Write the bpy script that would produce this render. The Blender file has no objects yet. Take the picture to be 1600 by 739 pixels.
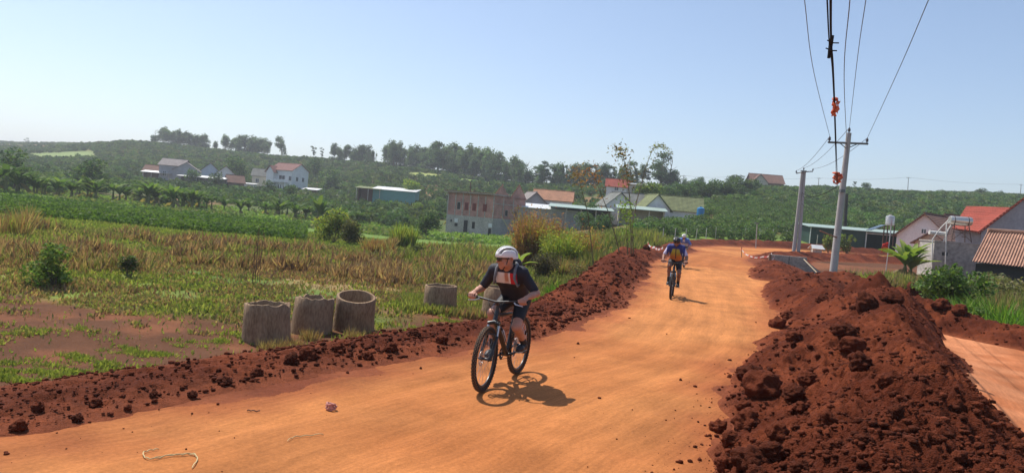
import bpy, math, random
import numpy as np
from mathutils import Vector, Matrix

# ------------------------------------------------------------------ camera, sky, sun
SC = bpy.context.scene
COL = SC.collection
FPX = 1142.0
CAM_H = 2.05
PITCH = math.radians(2.01)
ROLL = math.radians(4.8)
cam_data = bpy.data.cameras.new('camera')
cam = bpy.data.objects.new('camera', cam_data); COL.objects.link(cam)
cam_data.sensor_width = 36.0
cam_data.lens = 36.0 * FPX / 1600.0
cam_data.clip_start = 0.05; cam_data.clip_end = 20000
CM = Matrix.Rotation(math.pi/2 - PITCH, 3, 'X') @ Matrix.Rotation(ROLL, 3, 'Z')
cam.matrix_world = Matrix.Translation((0, 0, CAM_H)) @ CM.to_4x4()
SC.camera = cam

SUN_EL = math.radians(59)
SUN_AZ = math.radians(-46)          # measured from +Y towards +X
w = bpy.data.worlds.new('World'); SC.world = w; w.use_nodes = True
nt = w.node_tree; nt.nodes.clear()
o_ = nt.nodes.new('ShaderNodeOutputWorld'); bg = nt.nodes.new('ShaderNodeBackground')
sky = nt.nodes.new('ShaderNodeTexSky'); sky.sky_type = 'NISHITA'; sky.sun_disc = False
sky.sun_elevation = SUN_EL; sky.sun_rotation = SUN_AZ
sky.air_density = 1.0; sky.dust_density = 2.0; sky.ozone_density = 1.7; sky.altitude = 900
bg.inputs[1].default_value = 0.116
nt.links.new(sky.outputs[0], bg.inputs[0]); nt.links.new(bg.outputs[0], o_.inputs[0])
sl = bpy.data.lights.new('sun', 'SUN'); sl.energy = 4.3; sl.angle = math.radians(0.5); sl.color = (1.0, 0.94, 0.85)
so = bpy.data.objects.new('sun', sl); COL.objects.link(so)
to_sun = Vector((math.sin(SUN_AZ)*math.cos(SUN_EL), math.cos(SUN_AZ)*math.cos(SUN_EL), math.sin(SUN_EL)))
so.rotation_euler = to_sun.to_track_quat('Z', 'Y').to_euler(); so.location = (0, 0, 60)
SC.view_settings.view_transform = 'Standard'; SC.view_settings.look = 'None'
SC.view_settings.exposure = 0.47; SC.view_settings.gamma = 1.0; SC.view_settings.use_curve_mapping = False
SC.render.engine = 'CYCLES'
SC.cycles.use_denoising = True
SC.cycles.max_bounces = 6; SC.cycles.diffuse_bounces = 3; SC.cycles.transparent_max_bounces = 12
SC.cycles.volume_bounces = 0
SC.cycles.sample_clamp_indirect = 6

rng = np.random.default_rng(7)
R = random.Random(11)
MC = np.array(CM)

# ------------------------------------------------------------------ pixel <-> world (photo pixels, 1600 x 739)
def ray(px, py):
    v = MC @ np.array([(px-800)/FPX, -(py-369.5)/FPX, -1.0])
    return v / v[1]
def at(px, py, Y):
    d = ray(px, py)
    return np.array([0, 0, CAM_H]) + d*Y
def gz(px, py, z=0.0):
    d = ray(px, py)
    return np.array([0, 0, CAM_H]) + d*((z-CAM_H)/d[2])
def ucol(px):                       # horizontal direction X/Y of the pixel column at the horizon
    return ray(px, 262+.084*px)[0]

# ------------------------------------------------------------------ noise
def _hash(ix, iy, seed):
    h = (ix.astype(np.int64)*374761393 + iy.astype(np.int64)*668265263 + seed*1442695041) & 0xffffffff
    h = ((h ^ (h >> 13))*1274126177) & 0xffffffff
    h = (h ^ (h >> 16)) & 0xffffffff
    return h.astype(np.float64)/4294967295.0
def vnoise(x, y, seed=0):
    x = np.asarray(x, float); y = np.asarray(y, float)
    ix = np.floor(x); iy = np.floor(y); fx = x-ix; fy = y-iy
    fx = fx*fx*fx*(fx*(fx*6-15)+10); fy = fy*fy*fy*(fy*(fy*6-15)+10)
    ix = ix.astype(np.int64); iy = iy.astype(np.int64)
    a = _hash(ix, iy, seed); b = _hash(ix+1, iy, seed); c = _hash(ix, iy+1, seed); d = _hash(ix+1, iy+1, seed)
    return (a*(1-fx)+b*fx)*(1-fy)+(c*(1-fx)+d*fx)*fy
def fbm(x, y, oct=4, seed=0, gain=.5):
    s = 0; a = 1; t = 0
    c, sn = math.cos(.6), math.sin(.6)
    for i in range(oct):
        s = s + a*vnoise(x, y, seed+i*17); t += a; a *= gain
        x, y = (x*c-y*sn)*2.03+5.1, (x*sn+y*c)*2.03+1.7
    return s/t
def sstep(a, b, x):
    t = np.clip((x-a)/(b-a), 0, 1); return t*t*(3-2*t)

# ------------------------------------------------------------------ road edges, world coordinates
_pl = [(0,690),(100,668),(200,655),(300,632),(400,614),(500,592),(600,573),(700,553),(780,540),(840,529),(900,512),(960,482),(1000,450),(1015,425),(1022,408)]
PL = [(-60,-30),(-16,-2.5),(-8,3.4)] + [tuple(gz(*p)[:2]) for p in _pl] + [(15.2,60),(16.6,68),(22,77),(31,85),(46,91),(72,97),(160,112)]
_pr = [(1110,739),(1128,680),(1140,625),(1160,580),(1222,552),(1232,525),(1210,500),(1222,480),(1205,455),(1225,440),(1195,422),(1165,405)]
PR = [(-40,-60),(.2,-9),(.5,0),(1.1,3.6)] + [tuple(gz(*p)[:2]) for p in _pr] + [(21.5,64),(28,73),(40,80),(62,87),(160,100)]
def polydist(x, y, P):
    """distance to polyline, signed (+ on the left of its direction), and arclength"""
    best = np.full(x.shape, 1e18); sg = np.ones(x.shape); tt = np.zeros(x.shape); acc = 0
    for (ax, ay), (bx, by) in zip(P[:-1], P[1:]):
        dx, dy = bx-ax, by-ay; L2 = dx*dx+dy*dy; L = math.sqrt(L2)
        t = np.clip(((x-ax)*dx+(y-ay)*dy)/L2, 0, 1)
        ex = x-(ax+t*dx); ey = y-(ay+t*dy); d = ex*ex+ey*ey
        c = dx*ey-dy*ex
        m = d < best-1e-12
        best = np.where(m, d, best); sg = np.where(m, np.where(c >= 0, 1., -1.), sg); tt = np.where(m, acc+t*L, tt); acc += L
    return np.sqrt(best)*sg, tt

# ------------------------------------------------------------------ terrain
_cols = {
 -700:[(40,-1.4),(100,-1.8),(160,0),(240,2),(350,8),(450,16),(600,24),(1000,40),(1500,58),(5000,40)],
 0:[(40,-1.4),(80,-1.7),(115,-1.7),(160,-.5),(240,2),(350,7),(450,13),(600,20),(1000,36),(1400,51),(5000,30)],
 100:[(40,-1.4),(80,-1.7),(115,-1.8),(160,-.5),(240,2),(350,8.5),(450,16),(550,23),(700,31),(900,34),(1400,48),(5000,30)],
 200:[(40,-1.4),(80,-1.8),(115,-1.9),(160,-.6),(240,1.8),(350,12),(450,25),(520,28),(700,27),(1400,30),(5000,20)],
 300:[(40,-1.4),(80,-1.9),(115,-2),(160,-.8),(240,1.6),(350,13),(440,23.5),(500,25),(700,24),(5000,20)],
 400:[(40,-1.4),(80,-2),(120,-2.1),(160,-1),(240,1.4),(320,10),(420,21),(480,21.5),(900,15),(5000,10)],
 500:[(40,-1.4),(80,-2.1),(120,-2.3),(160,-1),(240,1.2),(320,10),(400,20.5),(450,21.5),(900,15),(5000,10)],
 600:[(40,-1.4),(80,-2.2),(120,-2.5),(160,-1.2),(200,.5),(280,9),(380,20),(430,21),(900,15),(5000,10)],
 700:[(40,-1.4),(80,-2.3),(120,-2.57),(160,-1.2),(220,3),(330,16),(380,17),(900,14),(5000,10)],
 800:[(40,-1.4),(60,-2),(120,-2.3),(160,-.5),(220,5),(300,12.6),(350,13),(900,12),(5000,10)],
 900:[(40,-1.3),(60,-1.6),(90,-1.2),(130,-.2),(180,4),(280,13),(330,13.5),(900,12),(5000,10)],
 1000:[(40,-1),(60,-.5),(90,.4),(130,2),(180,6.5),(260,14.2),(300,15),(900,12),(5000,10)],
 1100:[(40,0),(60,0),(85,.3),(130,3.4),(180,8.5),(260,16.0),(300,16.6),(900,14),(5000,10)],
 1200:[(40,0),(60,0),(85,.3),(130,4),(180,10),(270,18.3),(300,18.8),(900,14),(5000,10)],
 1300:[(40,-.5),(60,-.3),(85,.5),(112,.7),(150,5.5),(200,12),(280,20),(320,20.5),(900,15),(5000,10)],
 1400:[(40,-.8),(60,-.2),(100,.7),(150,6),(200,12.5),(290,22),(330,22.4),(900,18),(5000,10)],
 1500:[(40,-.8),(60,-.2),(100,.7),(150,6.3),(200,13),(300,24),(340,24.2),(900,18),(5000,10)],
 1600:[(40,-.8),(60,-.2),(100,.7),(150,6.5),(200,13.5),(300,25),(340,25.2),(900,18),(5000,10)],
 2300:[(40,-.8),(60,-.2),(100,1.2),(150,8),(200,15),(300,28),(340,28.5),(900,18),(5000,10)],
}
_U = np.array([ucol(c) for c in _cols]); _LY = np.linspace(math.log(40), math.log(5000), 260)
_T = np.array([np.interp(_LY, [math.log(p[0]) for p in v], [p[1] for p in v]) for v in _cols.values()])
for _ in range(3):
    _T[:, 1:-1] = (_T[:, :-2]+2*_T[:, 1:-1]+_T[:, 2:])/4
_ug = np.linspace(_U[0], _U[-1], 240)
_TG = np.array([[0]]*1)
_TG = np.stack([np.interp(_ug, _U, _T[:, j]) for j in range(_T.shape[1])], 1)
for _ in range(12):
    _TG[1:-1] = (_TG[:-2]+2*_TG[1:-1]+_TG[2:])/4
def far_z(x, y):
    Y = np.maximum(y, 40.0)
    u = np.clip(x/Y, _ug[0], _ug[-1]); fi = (u-_ug[0])/(_ug[1]-_ug[0]); i = np.clip(fi.astype(int), 0, 238); fi = fi-i
    ly = (np.log(Y)-_LY[0])/(_LY[1]-_LY[0]); ly = np.clip(ly, 0, 258.999); j = ly.astype(int); fj = ly-j
    z = (_TG[i, j]*(1-fi)+_TG[i+1, j]*fi)*(1-fj)+(_TG[i, j+1]*(1-fi)+_TG[i+1, j+1]*fi)*fj
    return z
def terrain(x, y, full=False):
    x = np.asarray(x, float); y = np.asarray(y, float)
    sh = x.shape; x = x.ravel(); y = y.ravel()
    zf = far_z(x, y) + (fbm(x/38, y/38, 3, 5)-.5)*1.6*sstep(120, 300, y)
    near = (y < 130)
    z = zf.copy(); dl = np.full(x.shape, 99.); dr = np.full(x.shape, 99.); t = np.zeros(x.shape)
    xn, yn = x[near], y[near]
    a, tt = polydist(xn, yn, PL); b, _ = polydist(xn, yn, PR); b = -b
    dl[near] = a; dr[near] = b; t[near] = tt
    # left field, below the road embankment
    zl = -(.50+.68*sstep(5, 14, yn)+.2*sstep(24, 40, yn))*sstep(.5, 3.2, a) + (fbm(xn/3.1, yn/3.1, 3, 9)-.5)*.28*sstep(1.5, 5, a)
    zr = -.22*sstep(2.0, 4.0, b) - .85*sstep(13.5, 17, xn-yn*.12) + (fbm(xn/2.5, yn/2.5, 3, 19)-.5)*.12
    # drainage ditch beyond the first power pole
    zr = zr - 1.6*np.exp(-(((xn-22.5)/3.2)**2+((yn-46.5)/6.5)**2)) 
    zn = np.where(a > 0, zl, np.where(b > 0, zr, 0))
    wf = sstep(36, 62, yn)
    zz = zn*(1-wf)+zf[near]*wf
    out = np.maximum(a, b)
    zroad = .3*sstep(55, 95, yn)
    k = 1-sstep(0.6, 3.5, out)
    zz = zz*(1-k)+zroad*k
    # the road's own shallow ruts
    ins = out < 1.2
    rut = (fbm(a*1.1, tt*.07, 3, 31)-.5)*.06+(fbm(xn*1.6, yn*1.6, 3, 33)-.5)*.018+(fbm(a*5, tt*.35, 2, 35)-.5)*.016-sum(np.exp(-((a+c_+.5*(fbm(tt*.05+c_, a*0, 2, 37)-.5))/.13)**2) for c_ in (1.0, 1.9, 2.7, 3.6, 4.3))*.014*sstep(.35, .6, fbm(tt*.2, a*.3, 2, 39))
    zz = zz+np.where(ins, rut, 0)
    z[near] = zz
    if full:
        return z.reshape(sh), dl.reshape(sh), dr.reshape(sh), t.reshape(sh)
    return z.reshape(sh)
def tz(x, y):
    return float(terrain(np.array([x]), np.array([y]))[0])
def on(px, Y, dz=0.0):
    """ground point in the pixel column px at forward distance Y"""
    x = ucol(px)*Y; z = tz(x, Y)
    for _ in range(4):                # the roll shifts the column with height
        hy = 262+.084*px-(z-CAM_H)*FPX/Y
        x = ray(px, hy)[0]*Y; z = tz(x, Y)
    return np.array([x, Y, z+dz])

# ------------------------------------------------------------------ object helpers
def tag(o, label=None, cat=None, group=None, kind=None):
    if label: o['label'] = label
    if cat: o['category'] = cat
    if group: o['group'] = group
    if kind: o['kind'] = kind
    return o
def mesh_np(name, V, Q=None, T=None, col=None, smooth=False, uv=None):
    me = bpy.data.meshes.new(name)
    V = np.ascontiguousarray(V, np.float32)
    nq = 0 if Q is None else len(Q); ntri = 0 if T is None else len(T)
    me.vertices.add(len(V)); me.vertices.foreach_set('co', V.ravel())
    idx = []
    if nq: idx.append(np.asarray(Q, np.int32).ravel())
    if ntri: idx.append(np.asarray(T, np.int32).ravel())
    idx = np.concatenate(idx)
    me.loops.add(len(idx)); me.loops.foreach_set('vertex_index', idx)
    st = np.concatenate([np.arange(nq, dtype=np.int32)*4, nq*4+np.arange(ntri, dtype=np.int32)*3])
    me.polygons.add(nq+ntri); me.polygons.foreach_set('loop_start', st)
    if smooth: me.polygons.foreach_set('use_smooth', np.ones(nq+ntri, bool))
    me.update(calc_edges=True)
    if col is not None:
        c = np.ones((len(V), 4), np.float32); c[:, :3] = col
        ca = me.color_attributes.new('Col', 'FLOAT_COLOR', 'POINT'); ca.data.foreach_set('color', c.ravel())
    if uv is not None:
        l = me.uv_layers.new(name='UVMap'); l.data.foreach_set('uv', np.asarray(uv, np.float32)[idx].ravel())
    return me
def link(name, me, mat=None, parent=None, loc=(0,0,0), rz=0.0):
    o = bpy.data.objects.new(name, me); COL.objects.link(o)
    if mat is not None and not me.materials: me.materials.append(mat)
    o.location = loc; o.rotation_euler = (0, 0, rz)
    if parent is not None: o.parent = parent
    return o
def empty(name, loc=(0,0,0), rz=0.0):
    o = bpy.data.objects.new(name, None); COL.objects.link(o); o.location = loc; o.rotation_euler = (0,0,rz); return o
_kids = {}
def copy_tree(o, parent=None):
    c = o.copy(); COL.objects.link(c)
    if parent is not None: c.parent = parent
    for ch in list(o.children): copy_tree(ch, c)
    return c
class MB:
    """collects boxes, tubes and so on into one mesh"""
    def __init__(s): s.v = []; s.f = []
    def add(s, vs, fs):
        b = len(s.v); s.v += [tuple(v) for v in vs]; s.f += [tuple(b+i for i in f) for f in fs]; return s
    def box(s, x0, x1, y0, y1, z0, z1):
        return s.add([(x0,y0,z0),(x1,y0,z0),(x1,y1,z0),(x0,y1,z0),(x0,y0,z1),(x1,y0,z1),(x1,y1,z1),(x0,y1,z1)],
                     [(0,3,2,1),(4,5,6,7),(0,1,5,4),(1,2,6,5),(2,3,7,6),(3,0,4,7)])
    def tube(s, pts, r, n=8, cap=True):
        pts = [Vector(p) for p in pts]; rs = r if isinstance(r, (list, tuple)) else [r]*len(pts)
        rings = []; ref = None
        for i, p in enumerate(pts):
            d = (pts[min(i+1, len(pts)-1)]-pts[max(i-1, 0)]).normalized()
            if ref is None: ref = Vector((0,0,1)) if abs(d.z) < .9 else Vector((1,0,0))
            a = d.cross(ref).normalized(); b = a.cross(d).normalized(); ref = b
            rings.append([p+rs[i]*(math.cos(2*math.pi*k/n)*a+math.sin(2*math.pi*k/n)*b) for k in range(n)])
        vs = [v for r_ in rings for v in r_]; fs = []
        for i in range(len(pts)-1):
            for k in range(n):
                k2 = (k+1) % n; fs.append((i*n+k, i*n+k2, (i+1)*n+k2, (i+1)*n+k))
        if cap: fs.append(tuple(range(n))[::-1]); fs.append(tuple((len(pts)-1)*n+k for k in range(n)))
        return s.add(vs, fs)
    def lathe(s, prof, n=24, c=(0,0,0), axis='z', a0=0, closed=False):
        vs = []; fs = []; m = len(prof)
        for k in range(n):
            t = 2*math.pi*k/n+a0
            for r_, z in prof:
                p = (r_*math.cos(t), r_*math.sin(t), z) if axis == 'z' else (r_*math.cos(t), z, r_*math.sin(t))
                if axis == 'x': p = (z, r_*math.cos(t), r_*math.sin(t))
                vs.append((p[0]+c[0], p[1]+c[1], p[2]+c[2]))
        mm = m if closed else m-1
        for k in range(n):
            k2 = (k+1) % n
            for j in range(mm):
                j2 = (j+1) % m
                fs.append((k*m+j, k2*m+j, k2*m+j2, k*m+j2))
        return s.add(vs, fs)
    def build(s, name, mat, parent=None, smooth=False, loc=(0,0,0), rz=0, bevel=0):
        me = bpy.data.meshes.new(name); me.from_pydata(s.v, [], s.f); me.update()
        import bmesh
        bm = bmesh.new(); bm.from_mesh(me); bmesh.ops.recalc_face_normals(bm, faces=bm.faces)
        if bevel: bmesh.ops.bevel(bm, geom=list(bm.edges), offset=bevel, segments=2, affect='EDGES', clamp_overlap=True)
        bm.to_mesh(me); bm.free()
        if smooth:
            for p in me.polygons: p.use_smooth = True
            try: me.set_sharp_from_angle(angle=math.radians(45))
            except Exception: pass
        return link(name, me, mat, parent, loc, rz)

# ------------------------------------------------------------------ materials
def _mat(name):
    m = bpy.data.materials.new(name); m.use_nodes = True; nt = m.node_tree
    return m, nt, nt.nodes['Principled BSDF'], nt.nodes['Material Output']
def N(nt, typ, **kw):
    n = nt.nodes.new(typ)
    for k, v in kw.items():
        if hasattr(n, k) and k not in ('Scale','Detail'): setattr(n, k, v)
        else: n.inputs[k].default_value = v
    return n
def simple(name, col, rough=.7, var=.25, scale=6.0, bump=0.0, metal=0.0, spec=.35, coord='Object', stretch=(1,1,1), col2=None):
    """colour broken up by two noises, optional bump"""
    m, nt, p, out = _mat(name)
    p.inputs['Roughness'].default_value = rough; p.inputs['Metallic'].default_value = metal
    p.inputs['Specular IOR Level'].default_value = spec
    tc = N(nt, 'ShaderNodeTexCoord'); mp = N(nt, 'ShaderNodeMapping'); mp.inputs['Scale'].default_value = stretch
    nt.links.new(tc.outputs[coord], mp.inputs[0])
    n1 = N(nt, 'ShaderNodeTexNoise', Scale=scale, Detail=6.0, Roughness=.65); nt.links.new(mp.outputs[0], n1.inputs['Vector'])
    n2 = N(nt, 'ShaderNodeTexNoise', Scale=scale*7.3, Detail=4.0); nt.links.new(mp.outputs[0], n2.inputs['Vector'])
    ad = N(nt, 'ShaderNodeMath', operation='ADD'); nt.links.new(n1.outputs[0], ad.inputs[0]); nt.links.new(n2.outputs[0], ad.inputs[1])
    rp = N(nt, 'ShaderNodeMapRange'); rp.inputs[1].default_value = .72; rp.inputs[2].default_value = 1.28
    nt.links.new(ad.outputs[0], rp.inputs[0])
    mx = N(nt, 'ShaderNodeMix', data_type='RGBA')
    c2 = col2 if col2 else tuple(min(1, c*(1+var)) for c in col)
    c1 = tuple(c*(1-var) for c in col) if not col2 else col
    mx.inputs[6].default_value = (*c1, 1); mx.inputs[7].default_value = (*c2, 1)
    nt.links.new(rp.outputs[0], mx.inputs[0]); nt.links.new(mx.outputs[2], p.inputs['Base Color'])
    if bump:
        b = N(nt, 'ShaderNodeBump'); b.inputs['Strength'].default_value = min(1, bump); b.inputs['Distance'].default_value = .02*max(1, bump)
        nt.links.new(ad.outputs[0], b.inputs['Height']); nt.links.new(b.outputs[0], p.inputs['Normal'])
    return m
def foliage(name, transl=.35, var=.25):
    """colour from the mesh's attribute, per-object variation, some light through the leaf"""
    m, nt, p, out = _mat(name); nt.nodes.remove(p)
    at_ = N(nt, 'ShaderNodeAttribute', attribute_name='Col')
    oi = N(nt, 'ShaderNodeObjectInfo')
    rp = N(nt, 'ShaderNodeMapRange'); rp.inputs[3].default_value = 1-var; rp.inputs[4].default_value = 1+var
    nt.links.new(oi.outputs['Random'], rp.inputs[0])
    mu = N(nt, 'ShaderNodeVectorMath', operation='SCALE'); nt.links.new(at_.outputs['Color'], mu.inputs[0]); nt.links.new(rp.outputs[0], mu.inputs['Scale'])
    df = N(nt, 'ShaderNodeBsdfDiffuse'); tr = N(nt, 'ShaderNodeBsdfTranslucent'); gl = N(nt, 'ShaderNodeBsdfGlossy'); gl.inputs['Roughness'].default_value = .6
    gl.inputs['Color'].default_value = (.6, .6, .6, 1)
    nt.links.new(mu.outputs[0], df.inputs[0])
    sat = N(nt, 'ShaderNodeVectorMath', operation='MULTIPLY'); sat.inputs[1].default_value = (1.15, 1.25, .6); nt.links.new(mu.outputs[0], sat.inputs[0])
    nt.links.new(sat.outputs[0], tr.inputs[0])
    mx = N(nt, 'ShaderNodeMixShader'); mx.inputs[0].default_value = transl
    nt.links.new(df.outputs[0], mx.inputs[1]); nt.links.new(tr.outputs[0], mx.inputs[2])
    m2 = N(nt, 'ShaderNodeMixShader'); m2.inputs[0].default_value = .025
    nt.links.new(mx.outputs[0], m2.inputs[1]); nt.links.new(gl.outputs[0], m2.inputs[2])
    nt.links.new(m2.outputs[0], out.inputs[0])
    return m
M_leaf = foliage('leaf', .4, .2); M_grass = foliage('grass_blades', .45, .0); M_far = foliage('far_leaf', .35, .22)

def soil_mat(name, attr=True, base=(.13,.036,.017), rough=.95, s1=2.5, s2=22, bump=.5, dist=.03, uvtracks=False):
    m, nt, p, out = _mat(name)
    p.inputs['Roughness'].default_value = rough; p.inputs['Specular IOR Level'].default_value = .12
    tc = N(nt, 'ShaderNodeNewGeometry')
    n1 = N(nt, 'ShaderNodeTexNoise', Scale=s1, Detail=8.0, Roughness=.6); n2 = N(nt, 'ShaderNodeTexNoise', Scale=s2, Detail=6.0, Roughness=.7)
    n3 = N(nt, 'ShaderNodeTexVoronoi', Scale=s2*2.2)
    for n in (n1, n2, n3): nt.links.new(tc.outputs['Position'], n.inputs['Vector'])
    if attr:
        a = N(nt, 'ShaderNodeAttribute', attribute_name='Col'); src = a.outputs['Color']
    else:
        a = N(nt, 'ShaderNodeRGB'); a.outputs[0].default_value = (*base, 1); src = a.outputs[0]
    ad = N(nt, 'ShaderNodeMath', operation='ADD'); nt.links.new(n1.outputs[0], ad.inputs[0]); nt.links.new(n2.outputs[0], ad.inputs[1])
    hgt = ad.outputs[0]
    rp = N(nt, 'ShaderNodeMapRange'); rp.inputs[1].default_value = .65; rp.inputs[2].default_value = 1.35; rp.inputs[3].default_value = .68; rp.inputs[4].default_value = 1.36
    nt.links.new(hgt, rp.inputs[0])
    fac = rp.outputs[0]
    if uvtracks:
        uvn = N(nt, 'ShaderNodeUVMap', uv_map='UVMap')
        heights = None
        for (sx, sy, amt) in ((1.6, .12, .15), (5, .5, .12), (24, 2.5, .13)):
            mp = N(nt, 'ShaderNodeMapping'); mp.inputs['Scale'].default_value = (sx, sy, 1); nt.links.new(uvn.outputs[0], mp.inputs[0])
            nn = N(nt, 'ShaderNodeTexNoise', Scale=1.0, Detail=5.0, Roughness=.6); nt.links.new(mp.outputs[0], nn.inputs['Vector'])
            r2 = N(nt, 'ShaderNodeMapRange'); r2.inputs[1].default_value = .3; r2.inputs[2].default_value = .7; r2.inputs[3].default_value = 1-amt; r2.inputs[4].default_value = 1+amt
            nt.links.new(nn.outputs[0], r2.inputs[0])
            mu = N(nt, 'ShaderNodeMath', operation='MULTIPLY'); nt.links.new(fac, mu.inputs[0]); nt.links.new(r2.outputs[0], mu.inputs[1]); fac = mu.outputs[0]
            aa = N(nt, 'ShaderNodeMath', operation='ADD'); nt.links.new(hgt, aa.inputs[0]); nt.links.new(nn.outputs[0], aa.inputs[1]); hgt = aa.outputs[0]
    sc = N(nt, 'ShaderNodeVectorMath', operation='SCALE'); nt.links.new(src, sc.inputs[0]); nt.links.new(fac, sc.inputs['Scale'])
    nt.links.new(sc.outputs[0], p.inputs['Base Color'])
    h2 = N(nt, 'ShaderNodeMath', operation='MULTIPLY_ADD'); h2.inputs[1].default_value = .35; nt.links.new(n3.outputs['Distance'], h2.inputs[0]); nt.links.new(hgt, h2.inputs[2])
    b = N(nt, 'ShaderNodeBump'); b.inputs['Strength'].default_value = bump; b.inputs['Distance'].default_value = dist
    nt.links.new(h2.outputs[0], b.inputs['Height']); nt.links.new(b.outputs[0], p.inputs['Normal'])
    return m
# ------------------------------------------------------------------ ground sheet: polar grid split into road, track and ground
A0, A1 = math.radians(-47), math.radians(47)
ang = np.concatenate([np.radians(np.linspace(-178, -50, 34)), np.linspace(A0, A1, 860), np.radians(np.linspace(50, 178, 34))])
lr = np.concatenate([np.linspace(math.log(.35), math.log(3.2), 50)[:-1], np.linspace(math.log(3.2), math.log(70), 780)[:-1], np.linspace(math.log(70), math.log(700), 300)[:-1], np.linspace(math.log(700), math.log(9000), 36)])
AA, RR = np.meshgrid(ang, np.exp(lr), indexing='ij')
GX = RR*np.sin(AA); GY = RR*np.cos(AA)
GZ, DL, DR, DT = terrain(GX, GY, True)
na, nr = GX.shape
idx = np.arange(na*nr).reshape(na, nr)
Q = np.stack([idx[:-1, :-1], idx[1:, :-1], idx[1:, 1:], idx[:-1, 1:]], -1).reshape(-1, 4)
gx, gy, gz_, dl, dr, dt = [a.ravel() for a in (GX, GY, GZ, DL, DR, DT)]
edge = np.maximum(dl, dr)+(fbm(gx*1.3, gy*1.3, 3, 77)-.5)*.8
n_a = fbm(gx/5, gy/5, 4, 41); n_b = fbm(gx/1.3, gy/1.3, 4, 43); n_c = fbm(gx/16, gy/16, 4, 45)
def mixc(a, b, t): return a*(1-t[:, None])+b*t[:, None]
C = lambda *c: np.array(c, float)[None, :]
soil = C(.105,.045,.022); soil2 = C(.165,.064,.030); straw = C(.25,.17,.075); green = C(.10,.155,.03); lime = C(.20,.24,.045)
col = np.repeat(soil, len(gx), 0)
# left side
left = (dl > 0)
t_ = sstep(.42, .62, n_a); lc = mixc(straw, green, t_)
lc = mixc(lc, lime*np.ones_like(lc), sstep(.5, .68, n_c)*.6)
bare = np.maximum(1-sstep(5, 8, dl+(n_a-.5)*5), 1-sstep(17.5, 22, gy+(n_a-.5)*14-sstep(-8, 2, gx)*1.5+(n_b-.5)*6))
lc = mixc(lc, mixc(soil*np.ones_like(lc), soil2*np.ones_like(lc), sstep(.45, .75, n_b)), bare)
lc = mixc(lc, green*1.25*np.ones_like(lc), sstep(42, 50, gy)*(1-sstep(90, 130, gy)))
col[left] = lc[left]
# right side
rt = (dr > 0) & (gy < 62)
rc = mixc(soil*np.ones_like(lc), soil2*1.15*np.ones_like(lc), sstep(.35, .6, n_a))
rc = mixc(rc, green*.9*np.ones_like(lc), sstep(12.6, 14.5, gx-gy*.12)*sstep(14, 17, gy+gx*.3)*(1-sstep(32, 38, gy)))
col[rt] = rc[rt]
nr_ = (1-sstep(.9, 2.2, edge+(n_b-.5)))*(edge > -1)
col = mixc(col, mixc(C(.21,.062,.025)*np.ones_like(lc), C(.15,.040,.017)*np.ones_like(lc), sstep(.4, .6, n_b)), nr_)
# beyond
hill = mixc(C(.17,.105,.05)*np.ones_like(lc), C(.075,.105,.03)*np.ones_like(lc), sstep(.35, .6, n_c))
col = mixc(col, hill, sstep(95, 130, gy)*(1-0))
# pale grassy clearings on the hills
for (px, Y, wpx, dY, c_) in ((95,375,55,34,(.19,.25,.09)),(430,432,50,8,(.30,.20,.12)),(335,445,60,7,(.33,.20,.13)),(660,318,28,16,(.26,.30,.09)),(735,300,30,16,(.22,.30,.08))):
    uu = ucol(px); wu = wpx/FPX
    k = np.exp(-((gx/np.maximum(gy,1)-uu)/wu)**4-((gy-Y)/dY)**4)*(gy > 20)
    col = mixc(col, C(*c_)*np.ones_like(lc), np.clip(k*1.3, 0, 1))
rcol = mixc(C(.335,.116,.035)*np.ones_like(lc), C(.42,.165,.053)*np.ones_like(lc), sstep(.35, .65, n_a))
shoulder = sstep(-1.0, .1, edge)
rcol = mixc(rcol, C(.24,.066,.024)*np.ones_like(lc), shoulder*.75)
G = np.stack([gx, gy, gz_], 1)
# track on the right, polygon in world coordinates
TR = [tuple(gz(*p, -.22)[:2]) for p in ((1425,503),(1500,512),(1560,535),(1640,566),(1900,660))]
TRL = [tuple(gz(*p, -.22)[:2]) for p in ((1425,503),(1640,760),(1640,1500))]
da, _ = polydist(gx, gy, TR); db, _ = polydist(gx, gy, TRL)
edge_tr = np.maximum(da, -db)+(n_b-.5)*.5
isroad = (edge < 0) & (gy > -40)
istrack = (edge_tr < 0) & (gx > 1.5) & (gy < 24) & (gy > -6) & ~isroad
tcol = mixc(C(.34,.115,.045)*np.ones_like(lc), C(.44,.175,.08)*np.ones_like(lc), sstep(.3, .65, n_b))
fr = isroad[Q].sum(1) >= 2; ft = (istrack[Q].sum(1) >= 2) & ~fr; fg = ~(fr | ft)
def submesh(name, fm, c, mat, uv=None, label=None):
    q = Q[fm]; u_, inv = np.unique(q, return_inverse=True)
    me = mesh_np(name, G[u_], inv.reshape(-1, 4), col=c[u_], smooth=True, uv=None if uv is None else uv[u_])
    o = link(name, me, mat); tag(o, label, name.replace('_', ' '), kind='structure'); return o
M_ground = soil_mat('ground_soil', s1=1.3, s2=14, bump=.6, dist=.04)
M_road = soil_mat('road_dirt', s1=.9, s2=30, bump=.45, dist=.012, uvtracks=True)
ground_o = submesh('ground', fg, col, M_ground, None, 'field and hillside ground of red soil and dry or green patches')
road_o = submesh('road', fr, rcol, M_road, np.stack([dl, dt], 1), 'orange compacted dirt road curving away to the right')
track_o = submesh('side_track', ft, tcol, M_road, np.stack([db, gy], 1), 'pale orange dirt track below the right soil mound')

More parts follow.
